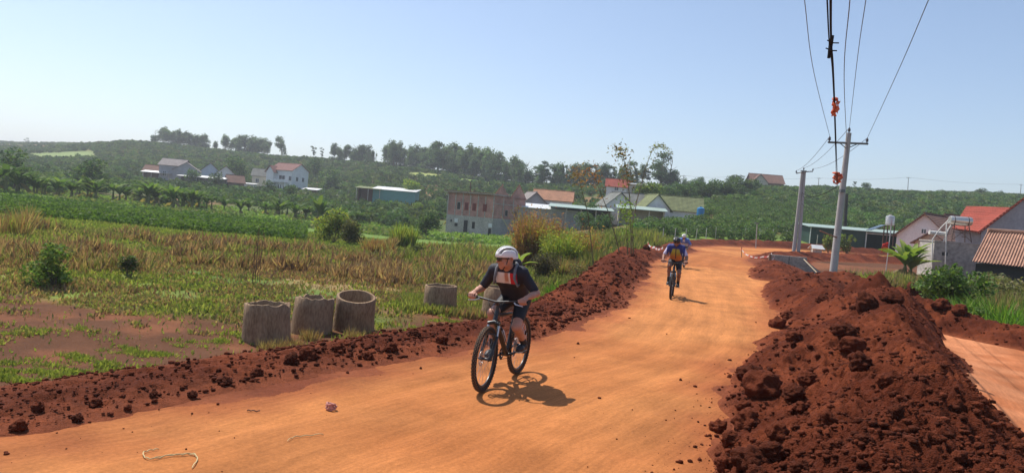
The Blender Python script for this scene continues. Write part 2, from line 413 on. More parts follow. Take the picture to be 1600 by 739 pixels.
# ------------------------------------------------------------------ soil banks
def ridge_sum(x, y, ridges):
    h = np.zeros(x.shape)
    for pts, in_w, out_w, sd in ridges:
        P = [(p[0], p[1]) for p in pts]; hs = [p[2] for p in pts]
        d, t = polydist(x, y, P)
        L = [0]
        for a, b in zip(P[:-1], P[1:]): L.append(L[-1]+math.dist(a, b))
        hh = np.interp(t, L, hs); ends = 1.0
        iw = np.interp(t, L, in_w) if isinstance(in_w, list) else in_w
        wv = np.where(d > 0, out_w, iw)*(.8+.5*fbm(x*.8+sd, y*.8, 3, sd))
        q = np.clip(np.abs(d)/wv, 0, 1.2)
        prof = np.where(q < 1, (1-q**1.35), 0)
        h = np.maximum(h, hh*prof*ends*(.60+.62*fbm(x*.8+sd, y*.8, 3, sd+3)))
    return h
def lumpy(x, y, seed):
    a = fbm(x*1.6, y*1.6, 3, seed); b = fbm(x*5.2, y*5.2, 3, seed+5); c = fbm(x*15, y*15, 2, seed+9)
    d = fbm(x*34, y*34, 2, seed+13); return (np.abs(a-.5)*-.34+.07)+(np.abs(b-.5)*-.30+.07)+(.5-np.abs(c-.5)*2)*.075-.04+(d-.5)*.028
def off(P, d):
    """polyline moved sideways (left positive)"""
    out = []
    for i, p in enumerate(P):
        a = P[max(0, i-1)]; b = P[min(len(P)-1, i+1)]
        dx, dy = b[0]-a[0], b[1]-a[1]; L = math.hypot(dx, dy)
        dd = d[i] if isinstance(d, list) else d
        out.append((p[0]-dy/L*dd, p[1]+dx/L*dd))
    return out
PLn = PL[2:19]
offs = [1.0]*len(PLn); hts = [.42]*len(PLn)
for i, p in enumerate(PLn):
    Yv = p[1]
    offs[i] = float(np.interp(Yv, [4, 8, 11, 14, 20, 35, 60], [.7, .75, .85, 1.2, 1.7, 2.0, 1.8]))
    hts[i] = float(np.interp(Yv, [4, 6, 8, 12, 14, 16, 19, 23, 30, 50, 62], [.07, .09, .10, .12, .13, .16, .24, .44, .70, .64, .36]))
ridgeL = [([(a[0], a[1], h) for a, h in zip(off(PLn, offs), hts)], 2.0, 1.9, 3)]
ridgeL[0] = (ridgeL[0][0], [float(np.interp(p[1], [4, 9, 12, 18, 60], [.62, .72, 1.0, 1.75, 1.75])) for p in PLn], 1.4, 3)
def bankL(x, y):
    h = ridge_sum(x, y, ridgeL)
    return h
RP = [(2.2,1.0,.4),(2.75,3.0,.62),(3.45,5.0,.70),(4.3,7.2,.74),(5.2,9.4,.78),(6.35,12.0,.78),(8.3,15.6,.84),(10.5,19.6,.94),(11.1,20.8,.96)]
ridgeR = [
    (RP, 1.05, 1.95, 21),
    ([(10.6,20.9,1.03),(11.8,20.6,.8),(12.4,19.2,.52),(13.1,17.4,.42),(14.4,15.4,.42),(17,12.5,.5),(20,9,.45)], 1.0, 1.2, 25),
    ([(7.4,14.2,.6),(8.0,17.5,.7),(9.0,21.5,.65),(10.2,25.5,.6),(12.2,29.5,.65),(14.5,30.5,.7),(17,29.5,.35)], 1.6, 1.25, 27),
    ([(11.8,31.5,.35),(13.3,36.5,.45),(15.2,41,.35),(16.6,46,.3)], 1.3, 1.3, 29),
    ([(19.8,54,.45),(21.8,59,.55),(26,66,.5),(33,70,.6),(42,73,.5),(52,75,.4)], 1.9, 1.9, 33),
    ([(2.75,5.6,.35),(3.5,8.0,.42),(4.75,11,.46),(6.3,14,.4)], 1.0, .95, 37),
]
RFAR = [([(16.0,70,.35),(21,79.5,.5),(30,87.5,.55),(46,94,.5),(72,100,.4)], 1.3, 1.6, 39)]
def bankR(x, y): return ridge_sum(x, y, ridgeR)
def bank_mesh(name, a0, a1, r0, r1, step, fn, seed, label, rstep=None, ofs=0.0):
    aa = np.arange(math.radians(a0), math.radians(a1), step); rr = np.exp(np.arange(math.log(r0), math.log(r1), rstep or step))
    A, Rr = np.meshgrid(aa, rr, indexing='ij'); X = Rr*np.sin(A); Y = Rr*np.cos(A)
    h = fn(X, Y); lum = lumpy(X, Y, seed)
    m = h > .004
    Z = terrain(X, Y); rp_ = h/(h+.16)
    Z = Z+np.where(m, h*1.04+lum*1.25*rp_, 0)-.012
    keep = h > .006
    i = np.arange(X.size).reshape(X.shape)
    q = np.stack([i[:-1, :-1], i[1:, :-1], i[1:, 1:], i[:-1, 1:]], -1).reshape(-1, 4)
    q = q[keep.ravel()[q].any(1)]
    u_, inv = np.unique(q, return_inverse=True)
    V = np.stack([X.ravel(), Y.ravel(), Z.ravel()], 1)[u_]
    hh = h.ravel()[u_]; nn = fbm(V[:, 0]*1.1, V[:, 1]*1.1, 4, seed+50); n2 = fbm(V[:, 0]*9, V[:, 1]*9, 3, seed+60)
    c = mixc(C(.092,.0200,.0078)*np.ones((len(V), 3)), C(.155,.037,.0140)*np.ones((len(V), 3)), sstep(.4, .7, nn))
    c = mixc(c, C(.22,.062,.026)*np.ones((len(V), 3)), (1-sstep(.01, .11, hh))*.8)
    c = c*(.8+.4*n2[:, None])
    o = link(name, mesh_np(name, V, inv.reshape(-1, 4), col=c, smooth=True), M_bank)
    tag(o, label, 'soil bank', kind='structure'); return o
M_bank = soil_mat('loose_soil', s1=5, s2=34, bump=.9, dist=.035)
bank_mesh('soil_bank', -52, 22, 4.0, 72, .0030, bankL, 101, 'long bank of loose dark red soil along the left road edge', .0042)
bank_mesh('soil_mound', -2, 62, 1.2, 90, .0024, bankR, 131, 'big heap of loose dark red soil along the right road edge', .0036)
bank_mesh('far_soil_bank', 6, 42, 60, 110, .0030, lambda x, y: ridge_sum(x, y, RFAR), 171, 'low red soil bank at the far bend of the road', .0040)

# ------------------------------------------------------------------ clods
def ico(sub):
    import bmesh
    bm = bmesh.new(); bmesh.ops.create_icosphere(bm, subdivisions=sub, radius=1.0)
    v = np.array([x.co[:] for x in bm.verts]); f = np.array([[x.index for x in g.verts] for g in bm.faces]); bm.free(); return v, f
def clod_shape(sub, seed, amp=.35):
    v, f = ico(sub); s = seed*3.7
    n = (fbm(v[:, 0]*1.6+s, v[:, 1]*1.6, 3, seed)+fbm(v[:, 1]*1.6+s, v[:, 2]*1.6, 3, seed+4)+fbm(v[:, 2]*1.6+s, v[:, 0]*1.6, 3, seed+8))*.8-1.2
    return v*(1+amp*2.2*n)[:, None], f
soilc = lambda n: C(.112,.027,.0115)*(.65+.75*rng.random((n, 1)))
def scatter_clods(name, pts, sizes, sub, label, seed=1):
    shapes = [clod_shape(sub, seed+i) for i in range(5)]
    Vs, Fs, Cs = [], [], []; b = 0; pick = rng.integers(0, 5, len(pts))
    for k in range(5):
        m = pick == k; n = int(m.sum())
        if not n: continue
        v, f = shapes[k]; a = rng.random(n)*6.28; ca, sa = np.cos(a), np.sin(a)
        sc = sizes[m][:, None]*np.stack([.8+.5*rng.random(n), .8+.5*rng.random(n), .6+.4*rng.random(n)], 1)
        vv = v[None]*sc[:, None, :]
        X = vv[..., 0]*ca[:, None]-vv[..., 1]*sa[:, None]; Y = vv[..., 0]*sa[:, None]+vv[..., 1]*ca[:, None]
        P = np.stack([X, Y, vv[..., 2]], -1)+pts[m][:, None, :]
        Vs.append(P.reshape(-1, 3)); Fs.append((f[None]+(np.arange(n)*len(v))[:, None, None]+b).reshape(-1, 3))
        Cs.append(np.repeat(soilc(n), len(v), 0)); b += n*len(v)
    o = link(name, mesh_np(name, np.concatenate(Vs), T=np.concatenate(Fs), col=np.concatenate(Cs), smooth=True), M_bank)
    tag(o, label, 'soil crumbs', kind='stuff'); return o
def bank_z(x, y, fn, seed):
    h = fn(x, y); return terrain(x, y)+np.where(h > .004, h*1.04+lumpy(x, y, seed)*1.25*h/(h+.16), 0), h
def sample_bank(n, fn, seed, u0, u1, y0, y1, hmin=.02):
    k = n*8; Y = 1/(1/y1+(1/y0-1/y1)*rng.random(k)); U = u0+(u1-u0)*rng.random(k); X = U*Y
    z, h = bank_z(X, Y, fn, seed); ok = (h > hmin) & (rng.random(k) < .35+.65*fbm(X*1.2, Y*1.2, 3, 8)*1.2)
    P = np.stack([X, Y, z], 1)[ok][:n]; return P
for nm, fn, sd, u0, u1, y0, y1, n, lb in (
    ('soil_crumbs', bankR, 131, -.1, 1.15, 2.2, 60, 34000, 'loose crumbs of red soil covering the right mound'),
    ('soil_crumbs', bankL, 101, -1.0, .4, 4.2, 55, 18000, 'loose crumbs of red soil covering the left bank')):
    P = sample_bank(n, fn, sd, u0, u1, y0, y1)
    s = (.004+.014*sstep(8, 18, P[:, 1])*rng.random(len(P))+.034*rng.random(len(P))**7)*(.55+.10*P[:, 1]**.8)*(.5+fbm(P[:, 0]*.9, P[:, 1]*.9, 3, 12))
    if fn is bankL: kk_ = (P[:, 1] > 9) | (rng.random(len(P)) < .45); P = P[kk_]; s = s[kk_]*np.where(P[:, 1] < 9, .8, 1)
    P[:, 2] += s*.15
    scatter_clods(nm, P, s, 1, lb, 3)
# crumbs strewn on the road beside the banks
k = 26000; Y = 1/(1/50+(1/3.3-1/50)*rng.random(k)); X = (-.9+1.6*rng.random(k))*Y
z, a, b, _ = terrain(X, Y, True); d_in = -np.maximum(a, b)
ok = (d_in > -.2) & (rng.random(k) < (np.exp(-np.maximum(d_in, 0)*4)*(.18+.8*(b > a))+.003))
P = np.stack([X, Y, z], 1)[ok]; s = (.003+.016*rng.random(len(P))**5)*(.6+.1*P[:, 1]); P[:, 2] += s*.3
scatter_clods('soil_crumbs', P, s, 1, 'small soil crumbs strewn along both road edges', 9)
# large clods, each a thing
cl_me = []
for i in range(5):
    v, f = clod_shape(4, 40+i, .30); vv = v*1.0
    fine = (fbm(v[:, 0]*5+i, v[:, 1]*5, 3, 60+i)+fbm(v[:, 1]*5+i, v[:, 2]*5, 3, 70+i)+fbm(v[:, 2]*5+i, v[:, 0]*5, 3, 80+i))-1.5; vv = vv*(1+.26*fine)[:, None]
    cl_me.append(mesh_np('dirt_clod', vv, T=f, col=soilc(1)*np.ones((len(v), 3)), smooth=True)); cl_me[-1].materials.append(M_bank)
_big = [(1121,673,27,'round dark red dirt clod lying loose on the road left of the mound'),
        (1166,662,44,'large crumbly dirt clod at the road edge of the right mound'),(1140,690,30,'knobbly dirt clod wedged beside the largest one at the mound foot'),
        (1205,715,40,None),(1172,726,50,None),(1130,730,30,None),(1215,680,36,None),(1190,612,48,None),(1240,620,34,None),(1172,592,36,None),
        (1160,640,26,None),(1262,600,28,None),(1330,548,34,'tall dark dirt clod high on the face of the right mound'),(1342,575,38,None),(1318,520,30,None),(1290,660,28,None),
        (1250,640,24,None),(1382,600,24,None),(1400,650,26,None),(1350,690,26,None),(1460,690,24,None),(1300,700,22,None),(1500,720,24,None),(1182,748,40,None),
        (1250,735,30,None),(1213,512,26,None),(1230,495,20,None),(1240,530,22,None),(1352,478,34,None),(1392,470,30,None),(1430,460,28,None),(1470,478,22,None),
        (1500,488,22,None),(1285,470,18,None),(1078,722,8,None),(1218,508,16,None),(1140,590,9,None),(1063,723,8,None),(1239,541,11,None)]
_bigL = [(480,560,32),(455,566,24),(300,618,22),(60,640,30),(30,668,34),(150,632,28),(240,618,22),(350,600,20),(530,548,22),(610,545,20),(690,535,20),(905,470,14),(870,492,14),(860,510,12),
         (940,458,12),(960,440,11),(985,420,9),(120,655,24),(200,640,20),(400,585,20),(575,560,18),(650,525,18),(1010,388,12),(820,520,12)]
def place_clod(px, py, wpx, label, group, fn, seed, i):
    d = ray(px, py); t = np.linspace(3, 60, 3000); X = d[0]*t; Y = t; Z = CAM_H+d[2]*t
    zz, h = bank_z(X, Y, fn, seed); hit = np.argmax(Z < zz)
    if not (Z < zz).any(): return
    r = wpx/2*Y[hit]/FPX
    o = link('dirt_clod', cl_me[i % 5], None, None, (X[hit], Y[hit], zz[hit]+r*.25), R.random()*6.28)
    o.scale = (r*R.uniform(.9, 1.15), r*R.uniform(.9, 1.15), r*R.uniform(.75, 1.0))
    tag(o, label, 'dirt clod', group)
    if fn is bankL: _clL.append(o)
    elif not label: _clR.append((o, h[hit]))
_clR = []; _clL = []; _bigL = [(a, b, c*(.6 if a < 320 else .9)) for a, b, c in _bigL]
for i, (px, py, w_, lb) in enumerate(_big): place_clod(px, py, w_, lb, 'clods on the right mound', bankR, 131, i)
for i, (px, py, w_) in enumerate(_bigL):
    place_clod(px, py, w_, 'dark red clod of soil among others on the left bank', 'clods on the left bank', bankL, 101, i+2)
ORD = 'first second third fourth fifth sixth seventh eighth ninth tenth eleventh twelfth thirteenth fourteenth fifteenth sixteenth seventeenth eighteenth nineteenth twentieth'.split()
ORD += ['twenty-'+o for o in ORD[:9]]+['thirtieth']+['thirty-'+o for o in ORD[:9]]
for lo, hi, where in ((-1, .22, 'at the road side foot of the right mound'), (.22, .55, 'on the sloping face of the right mound'), (.55, 9, 'near the crest of the right mound')):
    for k, (o, h_) in enumerate(sorted([q for q in _clR if lo <= q[1] < hi], key=lambda q: q[0].location.y)): o['label'] = 'soil clod %s, %s from the camera' % (where, ORD[k])
for k, o in enumerate(sorted(_clL, key=lambda q: q.location.y)): o['label'] = 'big soil clod on the left bank, %s counting from the near end' % ORD[k]
def proj_x(o): return o.location.x/o.location.y
# ------------------------------------------------------------------ foliage builders
def rhombs(B, T, W, mid=.45, bend=None):
    """leaf or blade shaped quads: base, left, tip, right"""
    M = B+(T-B)*mid
    if bend is not None: M = M+bend
    n = len(B); V = np.stack([B, M-W, T, M+W], 1).reshape(-1, 3)
    return V, np.arange(n*4).reshape(n, 4)
def unit(n):
    v = rng.normal(size=(n, 3)); return v/np.linalg.norm(v, axis=1)[:, None]
def leaves_at(P, size, droop=.2, aspect=.42, up=.0, out=None):
    n = len(P); d = unit(n); d[:, 2] = d[:, 2]*.6+up-droop
    if out is not None: d = d+out
    d /= np.linalg.norm(d, axis=1)[:, None]
    s = size*(.6+.8*rng.random(n))[:, None] if np.isscalar(size) else size[:, None]
    w = np.cross(d, unit(n)); w /= np.linalg.norm(w, axis=1)[:, None]+1e-9
    return rhombs(P-d*s*.5, P+d*s*.5, w*s*aspect*.5)
def tint(n, cols, weights=None, var=.3):
    cols = np.array(cols); k = rng.choice(len(cols), n, p=weights)
    return cols[k]*(1-var+2*var*rng.random((n, 1)))*(1+.08*rng.normal(size=(n, 3)))
def lobes_pts(lobes, n, shell=.55):
    """points inside a set of ellipsoids, denser towards the outside"""
    w_ = np.array([l[3]*l[4]*l[5] for l in lobes]); k = rng.choice(len(lobes), n, p=w_/w_.sum())
    L = np.array(lobes)[k]; d = unit(n); r = rng.random(n)**(shell)
    P = L[:, :3]+d*r[:, None]*L[:, 3:6]
    return P, d
def crown_mesh(name, lobes, n, size, cols, shell=.4, droop=.2, gap=.5, gs=1.0, aspect=.5, up=0):
    P, d = lobes_pts(lobes, int(n*1.6), shell)
    g = fbm(P[:, 0]*gs+P[:, 2]*.7*gs, P[:, 1]*gs+P[:, 2]*gs*.6, 2, R.randint(0, 99))
    P = P[(g > gap*.8)][:n]; d = d[:len(P)]
    V, Q = leaves_at(P, size, droop, aspect, up)
    return mesh_np(name, V, Q, col=np.repeat(tint(len(P), cols), 4, 0))
M_bark = simple('bark', (.16,.12,.085), .95, .3, 5, .6)
M_bark_pale = simple('pale_bark', (.30,.27,.22), .95, .3, 5, .4)
def trunk_mb(h, r, lean=(0,0), limbs=5, spread=1.5, top=.9, n=7):
    m = MB(); k = 7
    p = [Vector((lean[0]*(i/k)**1.5+R.uniform(-.04,.04)*h*.3, lean[1]*(i/k)**1.5, h*top*i/k)) for i in range(k+1)]
    p[0] = Vector((0, 0, -.4))
    m.tube(p, [r*(1.25 if i == 0 else 1-.8*i/k) for i in range(k+1)], n)
    for j in range(limbs):
        i = R.randint(3, k-1); b = p[i]; a = R.random()*6.28; L = spread*R.uniform(.6, 1)
        m.tube([b, b+Vector((math.cos(a)*L*.5, math.sin(a)*L*.5, L*.35)), b+Vector((math.cos(a)*L, math.sin(a)*L, L*.8))], [r*.4, r*.28, r*.1], 5)
    return m
G_EUC = [(.13,.19,.10),(.17,.235,.11),(.10,.155,.08)]
G_PINE = [(.075,.125,.065),(.095,.15,.07),(.06,.10,.055)]
G_COF = [(.078,.14,.048),(.11,.17,.055),(.14,.20,.062),(.055,.10,.038)]
G_LIME = [(.20,.27,.05),(.28,.32,.06),(.13,.20,.04)]
def tree_proto(kind):
    if kind == 'euc':      # slender plantation tree with a tall narrow irregular crown
        h = 10; L = []
        for i in range(13):
            z = R.uniform(.16, .93)*h; rr = 2.1*math.sin(min(1, (1.08-z/h)*1.9)*1.4)
            L.append((R.uniform(-.9, .9), R.uniform(-.9, .9), z, rr*R.uniform(.6, .9), rr*R.uniform(.6, .9), R.uniform(1.0, 1.7)))
        cm = crown_mesh('crown', L, 2300, .5, G_EUC, .45, .3, .50, .7); tr = trunk_mb(h, .16, (R.uniform(-.4,.4), 0), 6, 1.6)
    elif kind == 'broad':
        h = 9; L = []
        for i in range(11):
            a = R.random()*6.28; q = R.uniform(.4, 2.6)
            L.append((math.cos(a)*q, math.sin(a)*q, R.uniform(.30, .92)*h-q*.4, R.uniform(1.1, 1.9), R.uniform(1.1, 1.9), R.uniform(.7, 1.3)))
        cm = crown_mesh('crown', L, 2400, .48, G_PINE+G_EUC[:1], .45, .2, .5, .6); tr = trunk_mb(h, .2, (R.uniform(-.8,.8), 0), 8, 2.4)
    elif kind == 'layer':  # open pine-like tree, crown in separate plates
        h = 11; L = []
        for i in range(15):
            a = R.random()*6.28; q = R.uniform(.3, 2.2); z = R.uniform(.32, 1.0)*h
            L.append((math.cos(a)*q, math.sin(a)*q, z, R.uniform(.8, 1.5), R.uniform(.8, 1.5), R.uniform(.35, .6)))
        cm = crown_mesh('crown', L, 1900, .42, G_PINE, .45, .0, .45, .8); tr = trunk_mb(h, .15, (R.uniform(-.5,.5), 0), 9, 2.0)
    elif kind == 'round':
        h = 4; L = [(R.uniform(-.9,.9), R.uniform(-.9,.9), R.uniform(1.3, 3.2), R.uniform(.8, 1.3), R.uniform(.8, 1.3), R.uniform(.7, 1.1)) for i in range(7)]
        cm = crown_mesh('crown', L, 1200, .34, G_COF+G_PINE, .4, .1, .45, 1.0); tr = trunk_mb(2.2, .11, (0, 0), 4, .8)
    elif kind == 'lime':
        h = 4; L = [(R.uniform(-1.2,1.2), R.uniform(-1.2,1.2), R.uniform(1.3, 3.0), R.uniform(.7, 1.3), R.uniform(.7, 1.3), R.uniform(.5, .9)) for i in range(7)]
        cm = crown_mesh('crown', L, 1100, .36, G_LIME+G_COF[1:3], .4, .1, .45, 1.0); tr = trunk_mb(2.0, .1, (0, 0), 4, .8)
    root = empty('tree'); link('crown', cm, M_far, root)
    tr.build('trunk', M_bark_pale if kind == 'euc' else M_bark, root, smooth=True)
    return root
PROTO = {k: [tree_proto(k) for _ in range(n)] for k, n in (('euc', 5), ('broad', 3), ('layer', 3), ('round', 4), ('lime', 2))}
_used = []
def tree(kind, px, Y, h, label, group=None, name='tree', cat='tree', sx=1.0, dz=0.0):
    src = R.choice(PROTO[kind]); base = {'euc': 10.4, 'broad': 9.3, 'layer': 11.3, 'round': 3.9, 'lime': 3.5}[kind]
    c = copy_tree(src) if src in _used else src
    _used.append(src)
    c.name = name; c.location = on(px, Y, dz-.1); s = h/base*({'layer': 1.1, 'euc': 1.45, 'broad': 1.4}.get(kind, 1.1)*(.85 if name == 'skyline_tree' else 1)); c.scale = (s*sx, s*sx, s); c.rotation_euler = (0, 0, R.random()*6.28)
    tag(c, label, cat, group); return c

# ---- trees along the left ridge (pixel column, distance, height)
lbl = 'slender blue green tree in the row along the left hill crest'; g = 'trees in a row along the left hill crest'
tree('broad', 243, 448, 7.5, 'rounded tree standing first in the row on the bare hill crest', g, 'broad_tree')
for px, Y, h in tuple((px, Y-6, h) for px, Y, h in ((258,450,7.6),(270,449,7),(295,450,7.4),(316,448,7),(372,436,7),(392,436,7.6),(399,436,7.4),(413,436,7.2)))+((254,450,8.8),(263,449,7.6),(277,450,8.4),(284,452,7.6),(291,448,8.6),(299,450,7.4),(305,449,7.0),(312,451,7.2),(320,447,7.8),(336,446,5.0),(352,440,8.2),(367,440,8.4),(374,438,8.6),(381,440,9.0),(388,439,8.6),(395,441,9.2),(402,436,8.4),(409,438,8.6),(417,437,8.2)):
    tree('euc', px, Y, h, lbl, g, 'slender_tree', sx=1.35)
tree('broad', 439, 436, 10.5, 'tall dense dark tree alone at the right end of the left crest row', None, 'broad_tree', sx=.9)
tree('layer', 489, 415, 7.6, 'thin open tree, left one of two spindly trees on the skyline', None, 'spindly_tree', sx=.8)
tree('layer', 502, 415, 6.8, 'thin open tree, right one of two spindly trees on the skyline', None, 'spindly_tree', sx=.8)
# ---- middle grove
lbl = 'tall blue green tree in the grove across the middle skyline'; g = 'trees of the grove along the middle skyline'
for px, Y, h in tuple((px+R.uniform(2, 7), Y-R.uniform(4, 14), h*R.uniform(.7, .95)) for px, Y, h in ((604,380,9),(615,376,10),(625,378,10),(636,380,10),(646,380,10),(655,372,10),(672,370,11),(680,358,12),(688,350,11),(696,350,11),(704,348,12),(712,345,11),(720,340,11),(729,338,11),(738,335,11),(747,330,11),(756,326,11),(765,322,10),(773,318,10),(784,316,9),(795,312,9),(805,310,9),(526,395,7),(543,394,7),(553,396,7),(570,394,7)))+((521,395,8.6),(530,396,8),(538,394,7.2),(548,396,8.4),(556,395,8.8),(565,394,8.6),(574,396,8.8),(583,396,7),(602,380,9.5),(611,376,11),(620,378,11.2),(630,380,10),(641,378,10.5),(650,380,11),(660,372,10),(667,376,11.6),
                 (676,360,12.8),(684,352,13),(692,350,11.5),(700,352,12),(708,345,12.5),(716,345,11.5),(724,340,11.8),(733,338,13),(742,335,12.2),(751,330,12.4),(760,325,12),(769,322,11.2),(778,318,11),(790,315,9.6),(800,312,10.6),(810,308,9.4),(819,306,9)):
    tree(R.choice(['euc','euc','euc','broad']), px, Y, h*.93, lbl, g, 'grove_tree', sx=1.15)
tree('layer', 671, 374, 10.5, 'tallest open tree sticking out above the middle grove', None, 'spindly_tree', sx=.7)
tree('broad', 614, 366, 9.4, 'darkest low rounded tree at the left foot of the grove', None, 'broad_tree')
lbl = 'open crowned tree in the broken skyline row behind the farm houses'; g = 'trees on the skyline behind the farm houses'
for k_, px, Y, h in (('euc',843,284,8.5),('broad',862,283,8),('euc',873,281,8.6),('broad',883,280,8),('euc',894,278,8.8),('broad',903,277,8.4),('euc',913,277,8.8),('broad',922,275,8.6),('euc',942,272,8.8),('broad',950,270,8),('euc',966,268,8),('broad',975,266,8.6),('layer',838,290,10.5),('layer',853,285,11.8),('euc',846,288,8),('euc',868,286,9),('euc',878,283,9.4),('layer',888,280,9.5),('euc',899,280,9),('euc',908,282,8.8),('layer',917,276,10),('broad',928,275,9.6),('layer',936,276,9.6),('layer',957,270,8.6),('broad',984,262,9.0),('layer',992,262,7.6),('euc',1002,258,7.4),('layer',1010,258,9.2)):
    tree(k_, px, Y, h, lbl, g, 'skyline_tree')
tree('broad', 1031, 250, 10.0, 'big dark broad crowned tree on the skyline left of the power lines', None, 'broad_tree', sx=1.1)
tree('broad', 1044, 252, 8.8, 'dark broad tree leaning against the biggest skyline tree', None, 'broad_tree')
tree('round', 1066, 250, 3.6, 'small pointed tree right of the big dark skyline tree', None, 'small_tree')
tree('round', 1078, 250, 3.0, 'small round tree, left of two at the hill edge', None, 'small_tree')
tree('round', 1092, 250, 3.8, 'small dark tree, right of two at the hill edge', None, 'small_tree')
tree('round', 1148, 262, 4.6, 'round grey green tree beside the brown roofed hill house', None, 'small_tree', sx=1.4)
tree('layer', 1334, 285, 3.8, 'low feathery tree on the right skyline', None, 'small_tree'); tree('round', 1353, 285, 3.6, 'small rounded tree on the right skyline', None, 'small_tree')
tree('round', 1533, 300, 3.0, 'low dark tree on the far right skyline', None, 'small_tree', sx=1.8); tree('round', 1563, 300, 2.4, 'tiny tree near the right end of the skyline', None, 'small_tree')
tree('round', 1470, 300, 2.2, 'tiny bush like tree on the skyline above the red roof', None, 'small_tree', sx=1.5)
tree('broad', 42, 1150, 8, 'lone tree on the farthest left ridge', None, 'broad_tree')
_sk = sorted([(proj_x(o), o) for o in COL.objects if o.name.startswith('skyline_tree')], key=lambda q: q[0])
for k, (_, o) in enumerate(_sk): o['label'] = 'open crowned tree, %s from the left in the skyline row behind the farm' % ORD[k]
# purple-brown orchard belt below the skyline, right of the farm
for px, Y, h in ((1010,176,4.2),(1026,178,4.4),(1042,176,4.2),(1058,180,4.4),(1074,180,4.4),(1090,184,4.6),(1106,182,4.2),(1122,186,4.6),(1140,186,4.6),(1155,190,4.8),(1168,190,4.6),(1018,170,4),(1050,172,4)):
    tree('round', px, Y, h, 'dark rounded orchard tree in the belt right of the farm', 'dark orchard trees right of the farm', 'orchard_tree', sx=1.25)
# mid-distance trees around houses
for k_, px, Y, h, lb in (('round',372,255,9,'big dark round tree right of the twin gabled houses'),('round',512,250,8,'big dark round tree right of the white two storey house'),('round',490,300,8,'dark cone shaped tree on the slope above the white house'),
    ('lime',648,205,6.5,'yellow green spreading tree right of the long blue green shed'),('round',22,118,6.5,'tall dark tree behind the leftmost banana plants'),('round',145,135,6.0,'grey green bushy tree amid the banana row'),('round',130,140,5.0,'smaller tree next to the grey green one in the banana row'),
    ('round',925,125,4.0,'dark round tree right of the orange roofed house'),('round',909,112,3,'dark shrub before the long metal sheds'),('round',935,95,3.0,'bushy tree before the farm porch'),('round',950,96,2.6,'rounded bush beside the farm porch'),
    ('lime',1010,155,5.5,'light green tree behind the farm roofs'),('round',1000,165,4.5,'mid green tree behind the dark farm roof'),('round',665,92,3.2,'small tree with a visible trunk left of the brick building'),
    ('round',455,180,4,'dark tree below the white two storey house'),('round',420,190,4.4,'bushy tree left of the white two storey house'),('round',590,150,2.4,'round bush in the orchard below the blue green shed'),('round',603,148,2.8,'dark round bush below the blue green shed'),
    ('round',577,155,2.4,'small bush left of the two below the shed'),('round',632,150,2.4,'small dark bush right of the shed'),('round',300,225,5,'tree before the grey two storey house'),('round',335,222,5,'tree before the low awning shed'),
    ('lime',650,160,3.0,'light green bush on the field edge'),('round',690,170,3.6,'bush behind the left end of the brick building')):
    tree(k_, px, Y, h, lb, None, 'round_tree' if k_ == 'round' else 'light_green_tree')

for _l in PROTO.values():
    for _p in _l:
        if _p not in _used:
            for _c in list(_p.children): bpy.data.objects.remove(_c)
            bpy.data.objects.remove(_p)
# ------------------------------------------------------------------ coffee bushes on the slopes
def bush_pts(n, size, cols, flat=.75):
    d = unit(n); r = rng.random(n)**.4; P = d*r[:, None]*np.array([1, 1, flat])+np.array([0, 0, flat*.9])
    P = P[P[:, 2] > .05]
    V, Q = leaves_at(P, size, .1, .5); return V, Q, len(P)
cof = []
for i in range(4):
    V, Q, n = bush_pts(420, .26, None); c_ = np.repeat(tint(n, G_COF), 4, 0)
    me = mesh_np('coffee_bush', V, Q, col=c_); me.materials.append(M_leaf); cof.append(me)
def rows(u0, u1, y0, y1, gap, seed, jitter=.35, wind=.25):
    """planting rows that follow the slope"""
    out = []
    Y = y0
    while Y < y1:
        n = int((u1-u0)*Y/gap); X = (u0+(u1-u0)*(np.arange(n)+rng.random(n)*.5)/n)*Y
        yy = Y+(fbm(X/45, np.full(n, Y/60), 2, seed)-.5)*22+rng.normal(size=n)*jitter
        out.append(np.stack([X, yy], 1)); Y += gap*1.15
    P = np.concatenate(out)
    return P[rng.random(len(P)) > .06]
def clear_of(P, spots):
    ok = np.ones(len(P), bool)
    for (x, y, r) in spots: ok &= (P[:, 0]-x)**2+(P[:, 1]-y)**2 > r*r
    return ok
def spot(px, Y, r): p = on(px, Y); return (p[0], p[1], r)
NOCOF = [spot(1000,130,14),spot(1050,131,8),spot(960,128,12),spot(920,128,18),spot(880,130,18),spot(850,145,16),spot(820,150,14),spot(1200,275,16),spot(960,200,12),spot(1440,95,14),spot(1380,95,14)]
Pr = rows(ucol(985), ucol(1700), 92, 300, 2.35, 3)
a_, _ = polydist(Pr[:, 0], Pr[:, 1], PL); Pr = Pr[(a_ > 4.5) & clear_of(Pr, NOCOF)]
z = terrain(Pr[:, 0], Pr[:, 1])
vis = (Pr[:, 0]/Pr[:, 1] < ucol(1290)) & (Pr[:, 0]/Pr[:, 1] > ucol(1000))
order = np.argsort(Pr[:, 1]+np.where(vis, 0, 400)); near_i = order[:290]; rest = order[290:]
for k, i in enumerate(near_i):
    o = link('coffee_bush', cof[k % 4], None, None, (Pr[i, 0], Pr[i, 1], z[i]-.1), R.random()*6.28)
    s = R.uniform(.95, 1.3); o.scale = (s*1.05, s*1.05, s)
    tag(o, 'leafy dark green coffee bush in the rows behind the road fence', 'coffee bush', 'coffee bushes behind the road fence')
